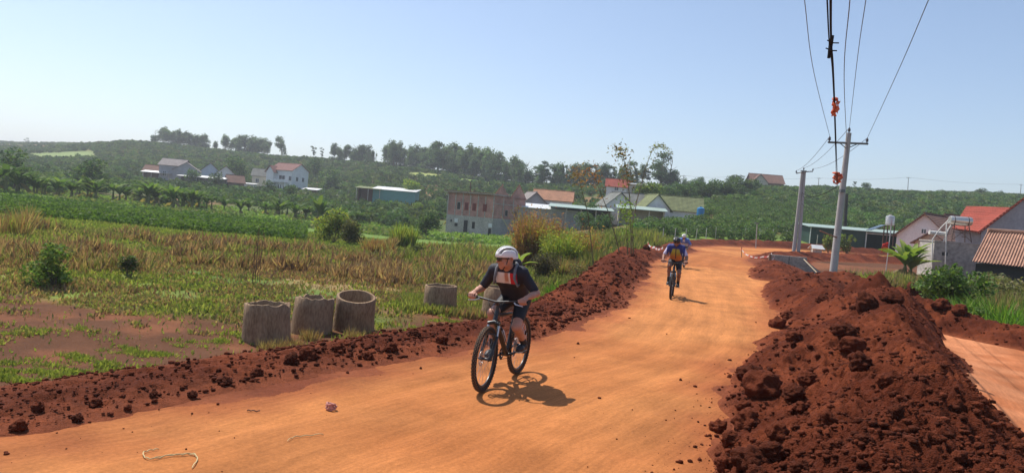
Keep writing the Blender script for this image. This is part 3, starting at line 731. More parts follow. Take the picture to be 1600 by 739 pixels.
def mass(name, P, z, n0, size, label, cat, cols, sc=(.95, 1.3), flat=.75, mat=None):
    protos = []
    for i in range(6):
        V, Q, n = bush_pts(n0, size, None, flat); protos.append((V, Q, n))
    Vs, Qs, Cs = [], [], []; b = 0; pick = rng.integers(0, 6, len(P))
    for k in range(6):
        m = pick == k; V, Q, n = protos[k]; c = int(m.sum()); s = (sc[0]+(sc[1]-sc[0])*rng.random(c))[:, None, None]
        a = rng.random(c)*6.28; ca, sa = np.cos(a)[:, None], np.sin(a)[:, None]
        VV = np.stack([V[None, :, 0]*ca-V[None, :, 1]*sa, V[None, :, 0]*sa+V[None, :, 1]*ca, np.repeat(V[None, :, 2], c, 0)], -1)*s
        VV = VV+np.stack([P[m, 0], P[m, 1], z[m]-.1], 1)[:, None, :]
        Vs.append(VV.reshape(-1, 3)); Qs.append((Q[None]+(np.arange(c)*len(V))[:, None, None]+b).reshape(-1, 4)); b += c*len(V)
        cc = np.repeat(tint(c, cols, None, .2), n, 0)*(.8+.4*rng.random((c*n, 1))); Cs.append(np.repeat(cc, 4, 0))
    o = link(name, mesh_np(name, np.concatenate(Vs), np.concatenate(Qs), col=np.concatenate(Cs)), mat or M_far)
    tag(o, label, cat, kind='stuff'); return o
Pn = Pr[rest]; zn = z[rest]; nearm = Pn[:, 1] < 165
mass('coffee_plantation', Pn[nearm], zn[nearm], 190, .36, 'rows of coffee bushes on the near part of the right slope', 'coffee plants', G_COF)
mass('coffee_plantation', Pn[~nearm], zn[~nearm], 70, .55, 'coffee rows covering the upper right slope to the skyline', 'coffee plants', G_COF)
Pl = np.concatenate([rows(ucol(-40), ucol(1000), 165, 470, 3.3, 13, .6), rows(ucol(-60), ucol(330), 470, 1500, 8, 15, 2)])
sp = [spot(430,250,9),spot(450,250,10),spot(470,250,9),spot(245,235,8),spot(285,235,11),spot(335,235,10),spot(400,245,8),spot(600,200,12),spot(575,200,8),spot(960,200,12),spot(880,165,9)]
px_ = (Pl[:, 0]/Pl[:, 1])
Pl = Pl[clear_of(Pl, sp)]
clr = np.zeros(len(Pl), bool)
for (px, Y, wpx, dY) in ((95,375,50,30),(430,432,50,7),(335,445,60,6),(660,318,26,13),(735,300,28,13)):
    clr |= (((Pl[:, 0]/Pl[:, 1]-ucol(px))/(wpx/FPX))**4+((Pl[:, 1]-Y)/dY)**4 < 1)
Pl = Pl[~clr | (rng.random(len(Pl)) < .08)]
zl_ = terrain(Pl[:, 0], Pl[:, 1])
mass('coffee_plantation', Pl, zl_, 46, .75, 'coffee rows covering the hills behind the houses on the left', 'coffee plants', G_COF, (1.1, 1.6))
# mixed orchard and scrub in the valley before the houses
k = 2600; Y = 118+62*rng.random(k); X = (ucol(-60)+(ucol(900)-ucol(-60))*rng.random(k))*Y; P = np.stack([X, Y], 1)
P = P[(fbm(X/14, Y/14, 3, 88) > .47)]; bb = on(745, 124); P = P[(np.abs(P[:, 0]-bb[0]) > 9) | (P[:, 1] > 150)]
mass('valley_scrub', P, terrain(P[:, 0], P[:, 1]), 70, .5, 'mixed green scrub and saplings in the valley before the houses', 'scrub', G_COF+[(.11,.16,.04)], (.5, 1.5), .95)

# ------------------------------------------------------------------ banana plants
def banana_proto(n=9, h=3.6, seed=0, hsf=.5, cols=((.09,.155,.04),(.065,.12,.035),(.15,.21,.06)), ribbon=.62):
    rr = random.Random(seed); root = empty('banana_plant'); V = []; F = []; CC = []
    st = MB(); hs = h*hsf
    for s_ in range(2 if n > 8 else 1):
        ox, oy = (0, 0) if s_ == 0 else (rr.uniform(-.5,.5), rr.uniform(-.5,.5)); hh = hs*(1 if s_ == 0 else .7)
        st.tube([(ox, oy, -.3), (ox, oy, hh*.5), (ox, oy, hh)], [.15, .12, .07], 8)
        for i in range(n):
            a = i*2.4+rr.uniform(-.3, .3)+s_; L = h*rr.uniform(.5, .68); el = rr.uniform(.8, 1.5)
            p = Vector((ox, oy, hh*.85)); dirh = Vector((math.cos(a), math.sin(a), 0)); side = Vector((-math.sin(a), math.cos(a), 0)); col_ = rr.choice(cols)
            if rr.random() < .12: col_ = (.26,.20,.09); el = -.6
            seg = 9; b = len(V); th = el; wmax = L*.115
            for k in range(seg+1):
                t = k/seg; wv = wmax*(0.12 if t < .12 else math.sin(math.pi*min(1, (t-.06)/.94)**.8)**.7+.02)
                nrm = Vector((0,0,1))*math.cos(th)-dirh*math.sin(th)
                lift = nrm*wv*.35; jag = rr.uniform(.82, 1.1)
                V += [tuple(p-side*wv*jag+lift), tuple(p), tuple(p+side*wv*jag+lift)]; CC += [col_]*3
                p = p+(dirh*math.cos(th)+Vector((0,0,1))*math.sin(th))*L/seg; th -= rr.uniform(.03, .20)*(1 if el > 0 else .2)
            for k in range(seg):
                q = b+k*3; F += [(q, q+1, q+4, q+3), (q+1, q+2, q+5, q+4)]
    me = mesh_np('leaves', np.array(V), np.array(F), col=np.array(CC)); link('leaves', me, M_leaf, root)
    st.build('stem', M_stem, root, smooth=True); return root
M_stem = simple('banana_stem', (.16,.17,.06), .7, .35, 5, .2)
BAN = [banana_proto(9+i % 3, 3.6, i) for i in range(4)]
bspots = [(8,101,5.4),(28,103,4.6),(52,104,3.6),(70,108,3.4),(92,106,3.8),(112,110,3.4),(142,112,4.2),(150,109,3.6),(176,110,3.8),(196,113,3.2),(232,110,4.4),(243,112,3.8),(268,108,4.2),(284,112,3.6),(300,110,3.8),(310,113,3.2),(330,112,3.2),(350,115,2.8),
          (375,104,3.0),(436,110,3.4),(448,112,3.6),(462,108,3.2),(478,112,3.0),(496,104,4.2),(415,116,2.8),(540,118,2.8),(560,120,2.6),(705,140,3.0),(668,118,3.0),(388,118,2.8),(218,118,3),(120,118,3.2)]
for i, (px, Y, h) in enumerate(bspots):
    o = BAN[i] if i < 4 else copy_tree(BAN[i % 4])
    o.location = on(px, Y); s = h/3.6; o.scale = (s*1.25, s*1.25, s*1.05); o.rotation_euler = (0, 0, R.random()*6.28)
    tag(o, {0: 'tallest banana plant at the left picture edge', 23: 'pale green banana plant left of the big yellow green shrub', 27: 'small banana plant on the slope behind the brick building'}.get(i, 'ragged banana plant in the row below the houses'), 'banana plant', 'banana plants below the houses')
_bn = sorted([(proj_x(o), o) for o in COL.objects if o.get('label') == 'ragged banana plant in the row below the houses'], key=lambda q: q[0])
for k, (_, o) in enumerate(_bn): o['label'] = 'ragged banana plant, %s from the left in the row below the houses' % ORD[k]
bp = banana_proto(22, 3.0, 33, .22, ((.24,.32,.07),(.16,.25,.05),(.30,.36,.09)))
bp.location = on(1412, 52, .3); bp.scale = (1.25,1.25,1.3); tag(bp, 'bushy bright banana plant before the grey concrete tank wall', 'banana plant')
bp2 = banana_proto(6, 2.6, 41, .5, ((.38,.46,.08),(.26,.34,.06)))
bp2.location = on(806, 34, -.2); bp2.scale = (.8,.8,.8); tag(bp2, 'young bright banana plant behind the front cyclist', 'banana plant')

# ------------------------------------------------------------------ shrubs one can tell apart
def shrub(name, px, Y, w_, h, n, size, cols, label, cat='shrub', blades=0, seed=0, dz=-.05, up=.2, gap=.42, stems=8, mat=None):
    root = empty(name, on(px, Y, dz)); L = []
    for i in range(9):
        a = R.random()*6.28; q = R.uniform(0, .62)*w_/2; L.append((math.cos(a)*q, math.sin(a)*q, R.uniform(.28, .78)*h, w_*R.uniform(.16, .27), w_*R.uniform(.16, .27), h*R.uniform(.16, .28)))
    me = crown_mesh('foliage', L, n, size, cols, .42, .0, gap, 2.2/w_*1.2, .45, up); link('foliage', me, mat or M_leaf, root)
    m = MB()
    for i in range(stems):
        a = R.random()*6.28; q = R.uniform(.3, .8)*w_*.42
        m.tube([(0,0,-.1), (math.cos(a)*q*.5, math.sin(a)*q*.5, h*.4), (math.cos(a)*q, math.sin(a)*q, h*R.uniform(.6,.9))], [.012+.004*h, .008+.003*h, .004], 5)
    m.build('stems', M_bark, root); tag(root, label, cat); return root
def blade_clump(name, px, Y, w_, h, n, cols, label, cat='tall grass', wid=.02, lean=.35, dz=0, plume=None):
    a = rng.random(n)*6.28; q = np.sqrt(rng.random(n))*w_/2*.55; ns = 9; sc_ = rng.normal(size=(ns, 2))*w_*.2; ks = rng.integers(0, ns, n); hs_ = .6+.5*rng.random(ns)
    B = np.stack([np.cos(a)*q*.45+sc_[ks, 0], np.sin(a)*q*.45+sc_[ks, 1], np.zeros(n)-.05], 1)
    hh = h*(.45+.55*rng.random(n))*hs_[ks]; d = np.stack([np.cos(a), np.sin(a), np.zeros(n)], 1)*(lean*(.3+rng.random(n)))[:, None]+rng.normal(size=(n, 3))*.12
    d[:, 2] = 1; d /= np.linalg.norm(d, axis=1)[:, None]; T = B+d*hh[:, None]; T[:, 2] -= .22*hh*rng.random(n)*lean*2
    s = np.cross(d, unit(n)); s /= np.linalg.norm(s, axis=1)[:, None]
    bend = np.zeros((n, 3)); bend[:, 2] = hh*.10
    V, Qd = rhombs(B, T, s*wid, .5, bend)
    c = np.repeat(tint(n, cols, None, .3), 4, 0)
    if plume is not None:
        k = n*3; tt = .25+.75*rng.random((k,1)); B3 = np.tile(B, (3, 1)); P = B3+(np.tile(T, (3, 1))-B3)*tt+rng.normal(size=(k, 3))*.17; V2, Q2 = leaves_at(P, .17, .1, .4); V = np.concatenate([V, V2]); Qd = np.concatenate([Qd, Q2+n*4]); c = np.concatenate([c, np.repeat(tint(k, plume), 4, 0)])
    o = link(name, mesh_np(name, V, Qd, col=c), M_grass, None, on(px, Y, dz)); tag(o, label, cat); return o
G_DRY = [(.33,.20,.11),(.42,.29,.15),(.24,.13,.08),(.30,.24,.11)]
G_RED = [(.36,.16,.07),(.42,.22,.09),(.28,.12,.07),(.30,.24,.08)]
G_YEL = [(.30,.34,.06),(.38,.38,.08),(.20,.27,.05)]
G_GRN = [(.12,.22,.03),(.18,.30,.045),(.09,.17,.03)]
shrub('leafy_shrub', 85, 20.5, 1.75, 1.35, 1500, .13, [(.12,.19,.04),(.18,.26,.06),(.24,.30,.09)], 'light green leafy shrub at the field edge on the left')
shrub('leafy_shrub', 202, 23.5, 1.0, .95, 800, .12, [(.07,.11,.04),(.10,.15,.05),(.22,.18,.09)], 'small dark shrub with curled leaves right of the light green shrub')
shrub('leafy_shrub', 520, 56, 4.6, 3.0, 2600, .26, G_YEL+[(.10,.12,.04)], 'big yellow green shrub in the middle of the field')
shrub('leafy_shrub', 545, 54.5, 2.8, 2.3, 1600, .2, [(.075,.085,.04),(.12,.11,.055),(.16,.16,.05)], 'dark brownish shrub on the right flank of the yellow green one')
shrub('leafy_shrub', 851, 35, 2.1, 1.7, 3400, .09, [(.055,.055,.032),(.09,.075,.04),(.13,.11,.05)], 'dark ball shaped shrub left of the red soil bank', gap=.3)
shrub('leafy_shrub', 905, 37, 2.0, 1.4, 1400, .09, [(.10,.13,.04),(.17,.17,.07),(.2,.12,.06)], 'low brown green shrub beside the dark ball shrub')
blade_clump('reed_clump', 834, 44, 2.2, 4.0, 2000, G_RED+[(.34,.30,.08)], 'tall rusty red grass clump behind the front cyclist', wid=.016, lean=.22, plume=G_RED)
blade_clump('reed_clump', 856, 46, 2.0, 3.9, 1500, G_RED, 'rusty grass clump behind the tallest red one', wid=.016, lean=.22, plume=G_RED)
blade_clump('reed_clump', 874, 42, 1.7, 3.2, 1600, G_YEL, 'bright yellow green reed clump beside the rusty grass', wid=.018, lean=.25, plume=G_YEL)
blade_clump('reed_clump', 898, 44, 2.0, 3.3, 1600, G_YEL+G_RED[:2], 'mixed yellow and rust coloured grass clump right of the bright one', wid=.016, lean=.22, plume=G_RED)
blade_clump('reed_clump', 885, 38, 2.2, 1.5, 1800, G_DRY+G_GRN[:1], 'low dry grass clump before the yellow reeds', wid=.016)
blade_clump('grass_clump', 872, 25.5, 1.7, 1.0, 2600, G_GRN, 'vivid green grass clump beside the red soil bank', wid=.012, lean=.5)
blade_clump('grass_clump', 850, 25.5, 1.2, .7, 1200, G_GRN+G_YEL[:1], 'smaller green grass clump left of the vivid one', wid=.012, lean=.5)
blade_clump('reed_clump', 628, 62, 1.9, 2.5, 900, G_YEL+[(.2,.22,.06)], 'slim yellow cane clump standing in the field', wid=.035, lean=.25)
blade_clump('reed_clump', 602, 60, 2.4, 1.3, 700, G_DRY, 'low dry bush left of the yellow cane clump', wid=.03)
blade_clump('reed_clump', 22, 36, 2.4, 1.9, 420, G_DRY+G_YEL[:1], 'tall dry weed clump at the left picture edge', wid=.016)
blade_clump('reed_clump', 45, 42, 2.6, 1.8, 320, G_DRY, 'dry brown weed clump behind the left edge weeds', wid=.016)
blade_clump('reed_clump', 593, 46, 2.6, 1.3, 900, G_RED+G_DRY, 'reddish dry bush in the middle field', wid=.02)
shrub('leafy_shrub', 650, 48, 1.7, .9, 700, .12, [(.07,.08,.035),(.1,.12,.04)], 'small dark shrub in the field left of the rusty grass')
shrub('leafy_shrub', 612, 47, 1.2, .7, 500, .12, [(.07,.09,.035),(.1,.12,.04)], 'tiny dark shrub next to the reddish dry bush')
# thin bare stalks by the concrete rings
m = MB()
for i in range(6):
    a, b = R.uniform(-.1,.25), R.uniform(-.15,.15); h = R.uniform(1.1, 1.9)
    m.tube([(a,b,-.1),(a+R.uniform(-.03,.03),b,h*.5),(a+R.uniform(-.05,.05),b,h)], [.012,.01,.005], 5)
    for k in range(7): z_ = h*R.uniform(.55,1); m.tube([(a,b,z_),(a+R.uniform(-.09,.09),b+R.uniform(-.05,.05),z_+.12)], [.007,.004], 4)
so_ = m.build('dry_stalks', simple('dry_stalk', (.16,.09,.06), .9), None, loc=on(398, 24.5)); tag(so_, 'bunch of thin bare brown stalks behind the concrete rings', 'dry plant')
# tall thin canes that lean over the skyline
def cane(name, pts, r, n_leaf, cols, label, size=.22, clusters=((.75, .4),), spread=.35):
    root = empty(name, pts[0]); P = [Vector(p)-Vector(pts[0]) for p in pts]; m = MB(); m.tube(P, [r*(1-.8*i/(len(P)-1)) for i in range(len(P))], 6); m.build('stem', M_cane, root)
    L = []
    for _ in range(n_leaf):
        c0, sp_ = R.choice(clusters); t = min(1, max(.05, R.gauss(c0, sp_)))*(len(P)-1); i = min(int(t), len(P)-2); q = P[i].lerp(P[i+1], t-i); L.append((q.x+R.gauss(0, spread), q.y+R.gauss(0, spread), q.z+R.gauss(0, spread*.7)))
    V, Qd = leaves_at(np.array(L), size, .4, .3); link('leaves', mesh_np('leaves', V, Qd, col=np.repeat(tint(len(L), cols), 4, 0)), M_leaf, root)
    tag(root, label, 'tall cane'); return root
M_cane = simple('cane', (.14,.11,.05), .8)
def canepts(pxs, Y): 
    b = on(pxs[0][0], Y); return [b]+[at(px, py, Y+i*.3) for i, (px, py) in enumerate(pxs[1:])]
cane('tall_cane', canepts([(986,0),(986,360),(984,310),(980,275),(974,245),(965,232)], 36), .035, 330, [(.30,.20,.08),(.22,.16,.07),(.14,.17,.05)], 'tallest upright cane with a tuft of brown leaves', .2, ((.62,.07),(.9,.1)), .22)
cane('tall_cane', canepts([(990,0),(988,350),(996,310),(1008,265),(1020,232),(1034,226),(1048,240)], 37), .03, 230, [(.25,.28,.10),(.18,.20,.08)], 'green cane arching over at the top against the sky', .13, ((.8,.15),), .10)
cane('tall_cane', canepts([(972,0),(962,370),(950,330),(932,285),(926,262)], 35), .035, 120, [(.30,.15,.06),(.24,.12,.06)], 'bare reddish cane leaning to the left', .18, ((.8,.12),), .2)
cane('tall_cane', canepts([(930,0),(918,330),(907,290),(903,268)], 38), .03, 170, [(.34,.20,.08),(.24,.17,.07)], 'cane with a rusty leaf tuft left of the leaning one', .2, ((.9,.12),), .3)
cane('tall_cane', canepts([(981,0),(980,370),(978,340),(976,318)], 34), .03, 260, [(.30,.42,.08),(.20,.32,.06)], 'leafy light green young cane below the tall ones', .18, ((.75,.25),), .22)
cane('tall_cane', canepts([(966,0),(985,340),(1010,270),(1030,238)], 39), .018, 50, [(.25,.20,.10)], 'thin straight cane crossing behind the tall ones', .12, ((.9,.1),), .06)
# ------------------------------------------------------------------ grass and crops (uncountable)
def field_sample(n, u0, u1, y0, y1, p=1.0):
    Y = (y0**-p+(y1**-p-y0**-p)*rng.random(n))**(-1/p); X = (u0+(u1-u0)*rng.random(n))*Y
    return X, Y
def grow(name, X, Y, h, wid, cols, label, cat='grass', lean=.5, cb=None, mat=None, z=None, var=.3, cl=None):
    n = len(X); z = terrain(X, Y) if z is None else z; a = rng.random(n)*6.28
    B = np.stack([X, Y, z-.02], 1); l = lean*rng.random(n)
    d = np.stack([np.cos(a)*l, np.sin(a)*l, np.ones(n)], 1); d /= np.linalg.norm(d, axis=1)[:, None]
    hh = h*(.5+.7*rng.random(n)); T = B+d*hh[:, None]; s = np.cross(d, unit(n)); s /= np.linalg.norm(s, axis=1)[:, None]
    bend = np.zeros((n, 3)); bend[:, 2] = hh*.12
    V, Q = rhombs(B, T, s*(wid if np.isscalar(wid) else wid[:, None]), .45, bend)
    c = cb if cb is not None else tint(n, cols)
    c = c*(1-var+2*var*rng.random((n, 1)))
    o = link(name, mesh_np(name, V, Q, col=np.repeat(c, 4, 0)), mat or M_grass); tag(o, label, cat, kind='stuff'); return o
def mixcol(X, Y, seed, A, B, s=3.0, lo=.42, hi=.6):
    t = sstep(lo, hi, fbm(X/s, Y/s, 3, seed)); k = rng.random(len(X)) < t
    a = np.array(A)[rng.integers(0, len(A), len(X))]; b = np.array(B)[rng.integers(0, len(B), len(X))]
    return np.where(k[:, None], a, b)
def outside(X, Y, lo=0.0, hi=1e9):
    a, _ = polydist(X, Y, PL); return (a > lo) & (a < hi)
BROWN = [(.30,.165,.11),(.38,.23,.15),(.20,.11,.08),(.34,.24,.13)]
OLIVE = [(.22,.215,.075),(.29,.25,.10),(.16,.165,.06)]
LIME_ = [(.25,.285,.06),(.32,.33,.085),(.18,.225,.05)]
UL, UR_ = -1.0, .22
# low sward over the whole left field
X, Y = field_sample(330000, UL, UR_, 9.5, 52, 1.2)
ok = outside(X, Y, 2.9); soilmask = (fbm(X/5, Y/5, 4, 41)-.5)*7 + sstep(-4, 8, X)*-1.5
a_, _ = polydist(X, Y, PL)
bare = np.maximum(1-sstep(5, 8, a_+(fbm(X/5, Y/5, 4, 41)-.5)*5), 1-sstep(17.5, 22, Y+(fbm(X/5, Y/5, 4, 41)-.5)*14-sstep(-8, 2, X)*1.5+(fbm(X/1.3, Y/1.3, 4, 43)-.5)*6)); tuft = fbm(X*1.5, Y*1.5, 2, 55) > .66
ok &= (rng.random(len(X)) > bare*.985) | (tuft & (rng.random(len(X)) < .35) & (a_ > 3.2))
X, Y = X[ok], Y[ok]; c = mixcol(X, Y, 61, LIME_+OLIVE, BROWN+OLIVE+BROWN, 3.2, .22, .44)
tf = (fbm(X*1.5, Y*1.5, 2, 55) > .66); aa, _ = polydist(X, Y, PL); nearb = tf & (aa < 8); c[nearb] = np.array(LIME_)[rng.integers(0, 3, nearb.sum())]*.9
dry_ = (Y < 30) & ~nearb & (fbm(X/2.6, Y/2.6, 3, 63) < .56) & (rng.random(len(X)) < .75)
c[dry_] = np.array(OLIVE+BROWN)[rng.integers(0, 7, dry_.sum())]
keep_ = ~((Y < 32) & (fbm(X/1.9, Y/1.9, 3, 67) < .43) & (rng.random(len(X)) < .85)); X, Y, c = X[keep_], Y[keep_], c[keep_]
hn = .10+.16*fbm(X/1.6, Y/1.6, 3, 71)*sstep(11, 24, Y)+.10*sstep(24, 40, Y)
grow('grass', X, Y, hn, .006+.0011*Y, None, 'short green and straw coloured grass over the left field', cb=c, lean=1.0)
# tall dry weeds in a band
X, Y = field_sample(170000, UL, .12, 21, 47, .8)
d_ = fbm(X/3.4, Y/2.0, 3, 81); band = sstep(23, 28, Y+(fbm(X/8, Y/8, 2, 5)-.5)*8)*(1-sstep(40, 46, Y))
ok = (rng.random(len(X)) < band*sstep(.36, .52, d_)) & outside(X, Y, 7.5); X, Y = X[ok], Y[ok]
hn = .22+.62*sstep(.45, .75, fbm(X/1.3, Y/1.3, 3, 83))
grow('dry_weeds', X, Y, hn, .006+.0008*Y, None, 'pinkish brown dry weeds in a band across the left field', 'dry weeds', .9, cb=mixcol(X, Y, 85, OLIVE+BROWN, BROWN, 3))
# bright grass beyond
X, Y = field_sample(90000, UL, .16, 40, 75, .8); ok = outside(X, Y, 5); X, Y = X[ok], Y[ok]
grow('grass', X, Y, .32, .03+.0006*Y, None, 'bright green grass strip before the crop field', cb=mixcol(X, Y, 91, LIME_, OLIVE, 6), lean=.8)
# leafy crop field
X, Y = field_sample(90000, UL, ucol(485), 50, 92, 1.0); edge_ = 50+4*fbm(X/9, Y*0, 2, 3)
ok = (Y > edge_+2) & (X/Y < ucol(470)+.02*fbm(Y/4, Y*0, 2, 4)); X, Y = X[ok], Y[ok]; n = len(X)
hh = .25+.55*fbm(X/1.1, Y/1.1, 2, 93); P = np.stack([X, Y, terrain(X, Y)+hh*rng.random(n)**.6*1.2], 1)
V, Q = leaves_at(P, .26, .0, .6); o = link('crop_field', mesh_np('crop_field', V, Q, col=np.repeat(mixcol(X, Y, 95, [(.09,.17,.03),(.12,.20,.035),(.07,.13,.03)], [(.15,.24,.04),(.10,.16,.03)], 5), 4, 0)*1.0), M_leaf)
tag(o, 'dense leafy dark green crop field below the banana row', 'crop field', kind='stuff')
X, Y = field_sample(60000, UL, ucol(900), 88, 128, .6); bbp = on(745, 124)
ok = (np.abs(X-bbp[0]) > 6) | (Y < 112); X, Y = X[ok], Y[ok]; n = len(X); P = np.stack([X, Y, terrain(X, Y)+.6*rng.random(n)*fbm(X/3, Y/3, 2, 97)*1.6], 1)
V, Q = leaves_at(P, .42, .0, .6); o = link('field_plants', mesh_np('field_plants', V, Q, col=np.repeat(mixcol(X, Y, 99, [(.15,.24,.05),(.20,.28,.07)], [(.10,.16,.04),(.16,.17,.06)], 8), 4, 0)), M_leaf)
tag(o, 'light green low field plants beneath the banana plants', 'field plants', kind='stuff')
# vegetation between the bank and the brick building
X, Y = field_sample(90000, ucol(640), .26, 21, 75, .8); ok = outside(X, Y, 3.4, 22); X, Y = X[ok], Y[ok]
hn = .16+.22*fbm(X/1.5, Y/1.5, 2, 101)+.6*sstep(.42, .75, fbm(X/2.2, Y/2.2, 3, 103))*sstep(34, 42, Y)
grow('roadside_grass', X, Y, hn, .006+.0008*Y, None, 'mixed green and dry grass behind the left soil bank', cb=mixcol(X, Y, 105, LIME_+OLIVE, OLIVE+BROWN[:2], 3), lean=.6)
X, Y = field_sample(60000, ucol(850), ucol(1075), 32, 84, .5); ok = outside(X, Y, 3.0, 40); X, Y = X[ok], Y[ok]
hn = .5+1.0*sstep(.4, .7, fbm(X/3, Y/3, 3, 107))
grow('roadside_weeds', X, Y, hn, .01+.0009*Y, None, 'tall weeds between the soil bank and the farm', 'weeds', cb=mixcol(X, Y, 109, LIME_+OLIVE, OLIVE+[(.1,.15,.04)], 4), lean=.6)
# long grass leaning over the bank edge, left foreground
cx, cy, _ = gz(345, 560, -.5)
X = cx+rng.normal(size=9000)*.75+.25; Y = cy+rng.normal(size=9000)*.55+.5; ok = outside(X, Y, 1.2); X, Y = X[ok], Y[ok]
grow('grass', X, Y, .20, .006, None, 'yellow green long grass behind the near left bank', cb=mixcol(X, Y, 111, LIME_, OLIVE, 1), lean=1.1)
# dry grass heap and tufts on bare soil
for k_, (px, py, w_, n) in enumerate(((120,540,110,500),(190,528,90,300),(230,527,70,500),(95,582,50,420),(62,570,40,380),(175,548,40,300),(255,548,40,320),(15,552,50,300),(205,568,70,480),(8,598,40,420),(80,553,60,200),(300,530,60,300),(345,528,50,350),(148,565,30,200),(60,505,60,220),(130,505,60,200),(20,508,40,200),(640,512,60,500),(690,500,70,600),(740,492,60,600),(590,520,40,200))):
    p = gz(px, py, -1.15 if px > 250 else -.95); r = w_/2*p[1]/FPX
    a = rng.random(n)*6.28; q = r*np.sqrt(rng.random(n)); ncl = 7; cc = rng.normal(size=(ncl, 2))*r*.45; kk = rng.integers(0, ncl, n)
    X = p[0]+cc[kk, 0]+rng.normal(size=n)*.07; Y = p[1]+cc[kk, 1]*.8+rng.normal(size=n)*.07; ok = outside(X, Y, 2.2); X, Y = X[ok], Y[ok]
    if len(X) < 20: continue
    if k_ == 0: tuX, tuY = [X], [Y]
    else: tuX.append(X); tuY.append(Y)
X, Y = np.concatenate(tuX), np.concatenate(tuY)
grow('grass_tufts', X, Y, .10, .008, None, 'vivid green grass tufts on the bare soil patch', cb=np.array(LIME_)[rng.integers(0, 3, len(X))]*.9, lean=1.6)
hp = gz(290, 575, -.5); X = hp[0]+rng.normal(size=2600)*.28; Y = hp[1]+rng.normal(size=2600)*.22
rr_ = np.exp(-((X-hp[0])**2+(Y-hp[1])**2)/.12)
grow('dry_grass_heap', X, Y, .16, .005, None, 'heap of dead brown grass on the near left bank', 'dry grass', z=terrain(X, Y)+rr_*.22, cb=np.array(BROWN)[rng.integers(0, 4, len(X))]*.8, lean=2.2)
for px, Y_, w_, h, cols, lb in ((1420,44,3.4,1.7,[(.17,.18,.06),(.24,.22,.09)],'olive bush at the foot of the bright banana plant'),(1452,40,3.2,1.5,[(.20,.19,.07),(.26,.23,.10)],'straw green bush below the grey cistern'),(1486,38,3.2,1.9,[(.10,.14,.045),(.15,.18,.06)],'dark green bush below the steel tank'),(1545,37,4.0,2.5,[(.2,.18,.08),(.15,.16,.06)],'brownish bush at the corner of the corrugated roof'),(1604,36,4.2,2.5,[(.17,.15,.06),(.22,.2,.09)],'olive bush under the corrugated roof at the edge')): shrub('leafy_shrub', px, Y_, w_, h, 1900, .17, cols, lb)
# ---- right side vegetation beyond the mound
def right_zone(X, Y): return (X-Y*.12 > 11.2+1.2*fbm(X/2, Y/2, 2, 3))
X, Y = field_sample(150000, ucol(1335), ucol(1690), 16, 50, .8); ok = right_zone(X, Y) & (X-.12*Y-0 > 11.4) & (Y > 19.5-(X-13)*.55) & ~((np.abs(X-22.5) < 3.4) & (Y > 38)) ; X, Y = X[ok], Y[ok]
hn = .25+.75*sstep(.38, .7, fbm(X/1.8, Y/1.8, 3, 113))
grow('verge_grass', X, Y, hn, .006+.0009*Y, None, 'thick green and straw grass below the right soil mound', cb=mixcol(X, Y, 115, LIME_+OLIVE, OLIVE+BROWN[1:2]+BROWN[3:], 3), lean=.7)
for px, Y_, w_, h, cols, lb in ((1375,33,1.9,1.3,G_YEL,'round yellow green grass clump left of the banana plant'),(1360,31,1.4,.9,G_YEL,'low yellow green clump at the edge of the red ditch'),
        (1535,21.5,2.2,1.3,G_GRN+[(.25,.34,.08)],'bright arching grass clump on the right verge'),(1580,22.5,2.2,1.3,G_GRN+[(.25,.34,.08)],'bright grass clump at the right picture edge'),(1560,19.5,1.6,.9,G_GRN,'low bright grass clump before the arching one'),(1600,20.0,1.8,1.0,G_GRN,'green grass clump cut by the right picture edge')):
    blade_clump('grass_clump', px, Y_, w_, h, 1700, cols, lb, wid=.018, lean=.8)
shrub('leafy_shrub', 1492, 25, 2.8, 1.8, 2600, .16, [(.06,.11,.03),(.09,.15,.04),(.13,.2,.05)], 'dense dark green shrub in the middle of the right verge')
shrub('leafy_shrub', 1455, 28, 2.4, 1.3, 1700, .15, [(.10,.15,.04),(.15,.19,.06)], 'lighter green shrub left of the dense dark one')
shrub('leafy_shrub', 1522, 29, 2.6, 1.5, 1700, .15, [(.12,.15,.05),(.2,.2,.07)], 'olive green shrub behind the arching grass')
shrub('leafy_shrub', 1500, 21.5, 1.8, .8, 1300, .13, [(.10,.17,.04),(.16,.24,.06)], 'low light green shrub at the foot of the dense dark one')
shrub('leafy_shrub', 1585, 31, 3.0, 1.8, 2000, .15, [(.14,.14,.05),(.2,.18,.08)], 'dry olive shrub before the corrugated roof')
shrub('leafy_shrub', 1294, 84, 2.2, 2.4, 700, .3, [(.2,.24,.06),(.13,.17,.05)], 'leafy shrub before the dark green shed, left of the near pole', up=.1)
shrub('leafy_shrub', 1322, 84, 2.0, 2.6, 700, .3, [(.2,.26,.06),(.14,.2,.05)], 'leafy shrub before the dark green shed, right of the near pole', up=.1)
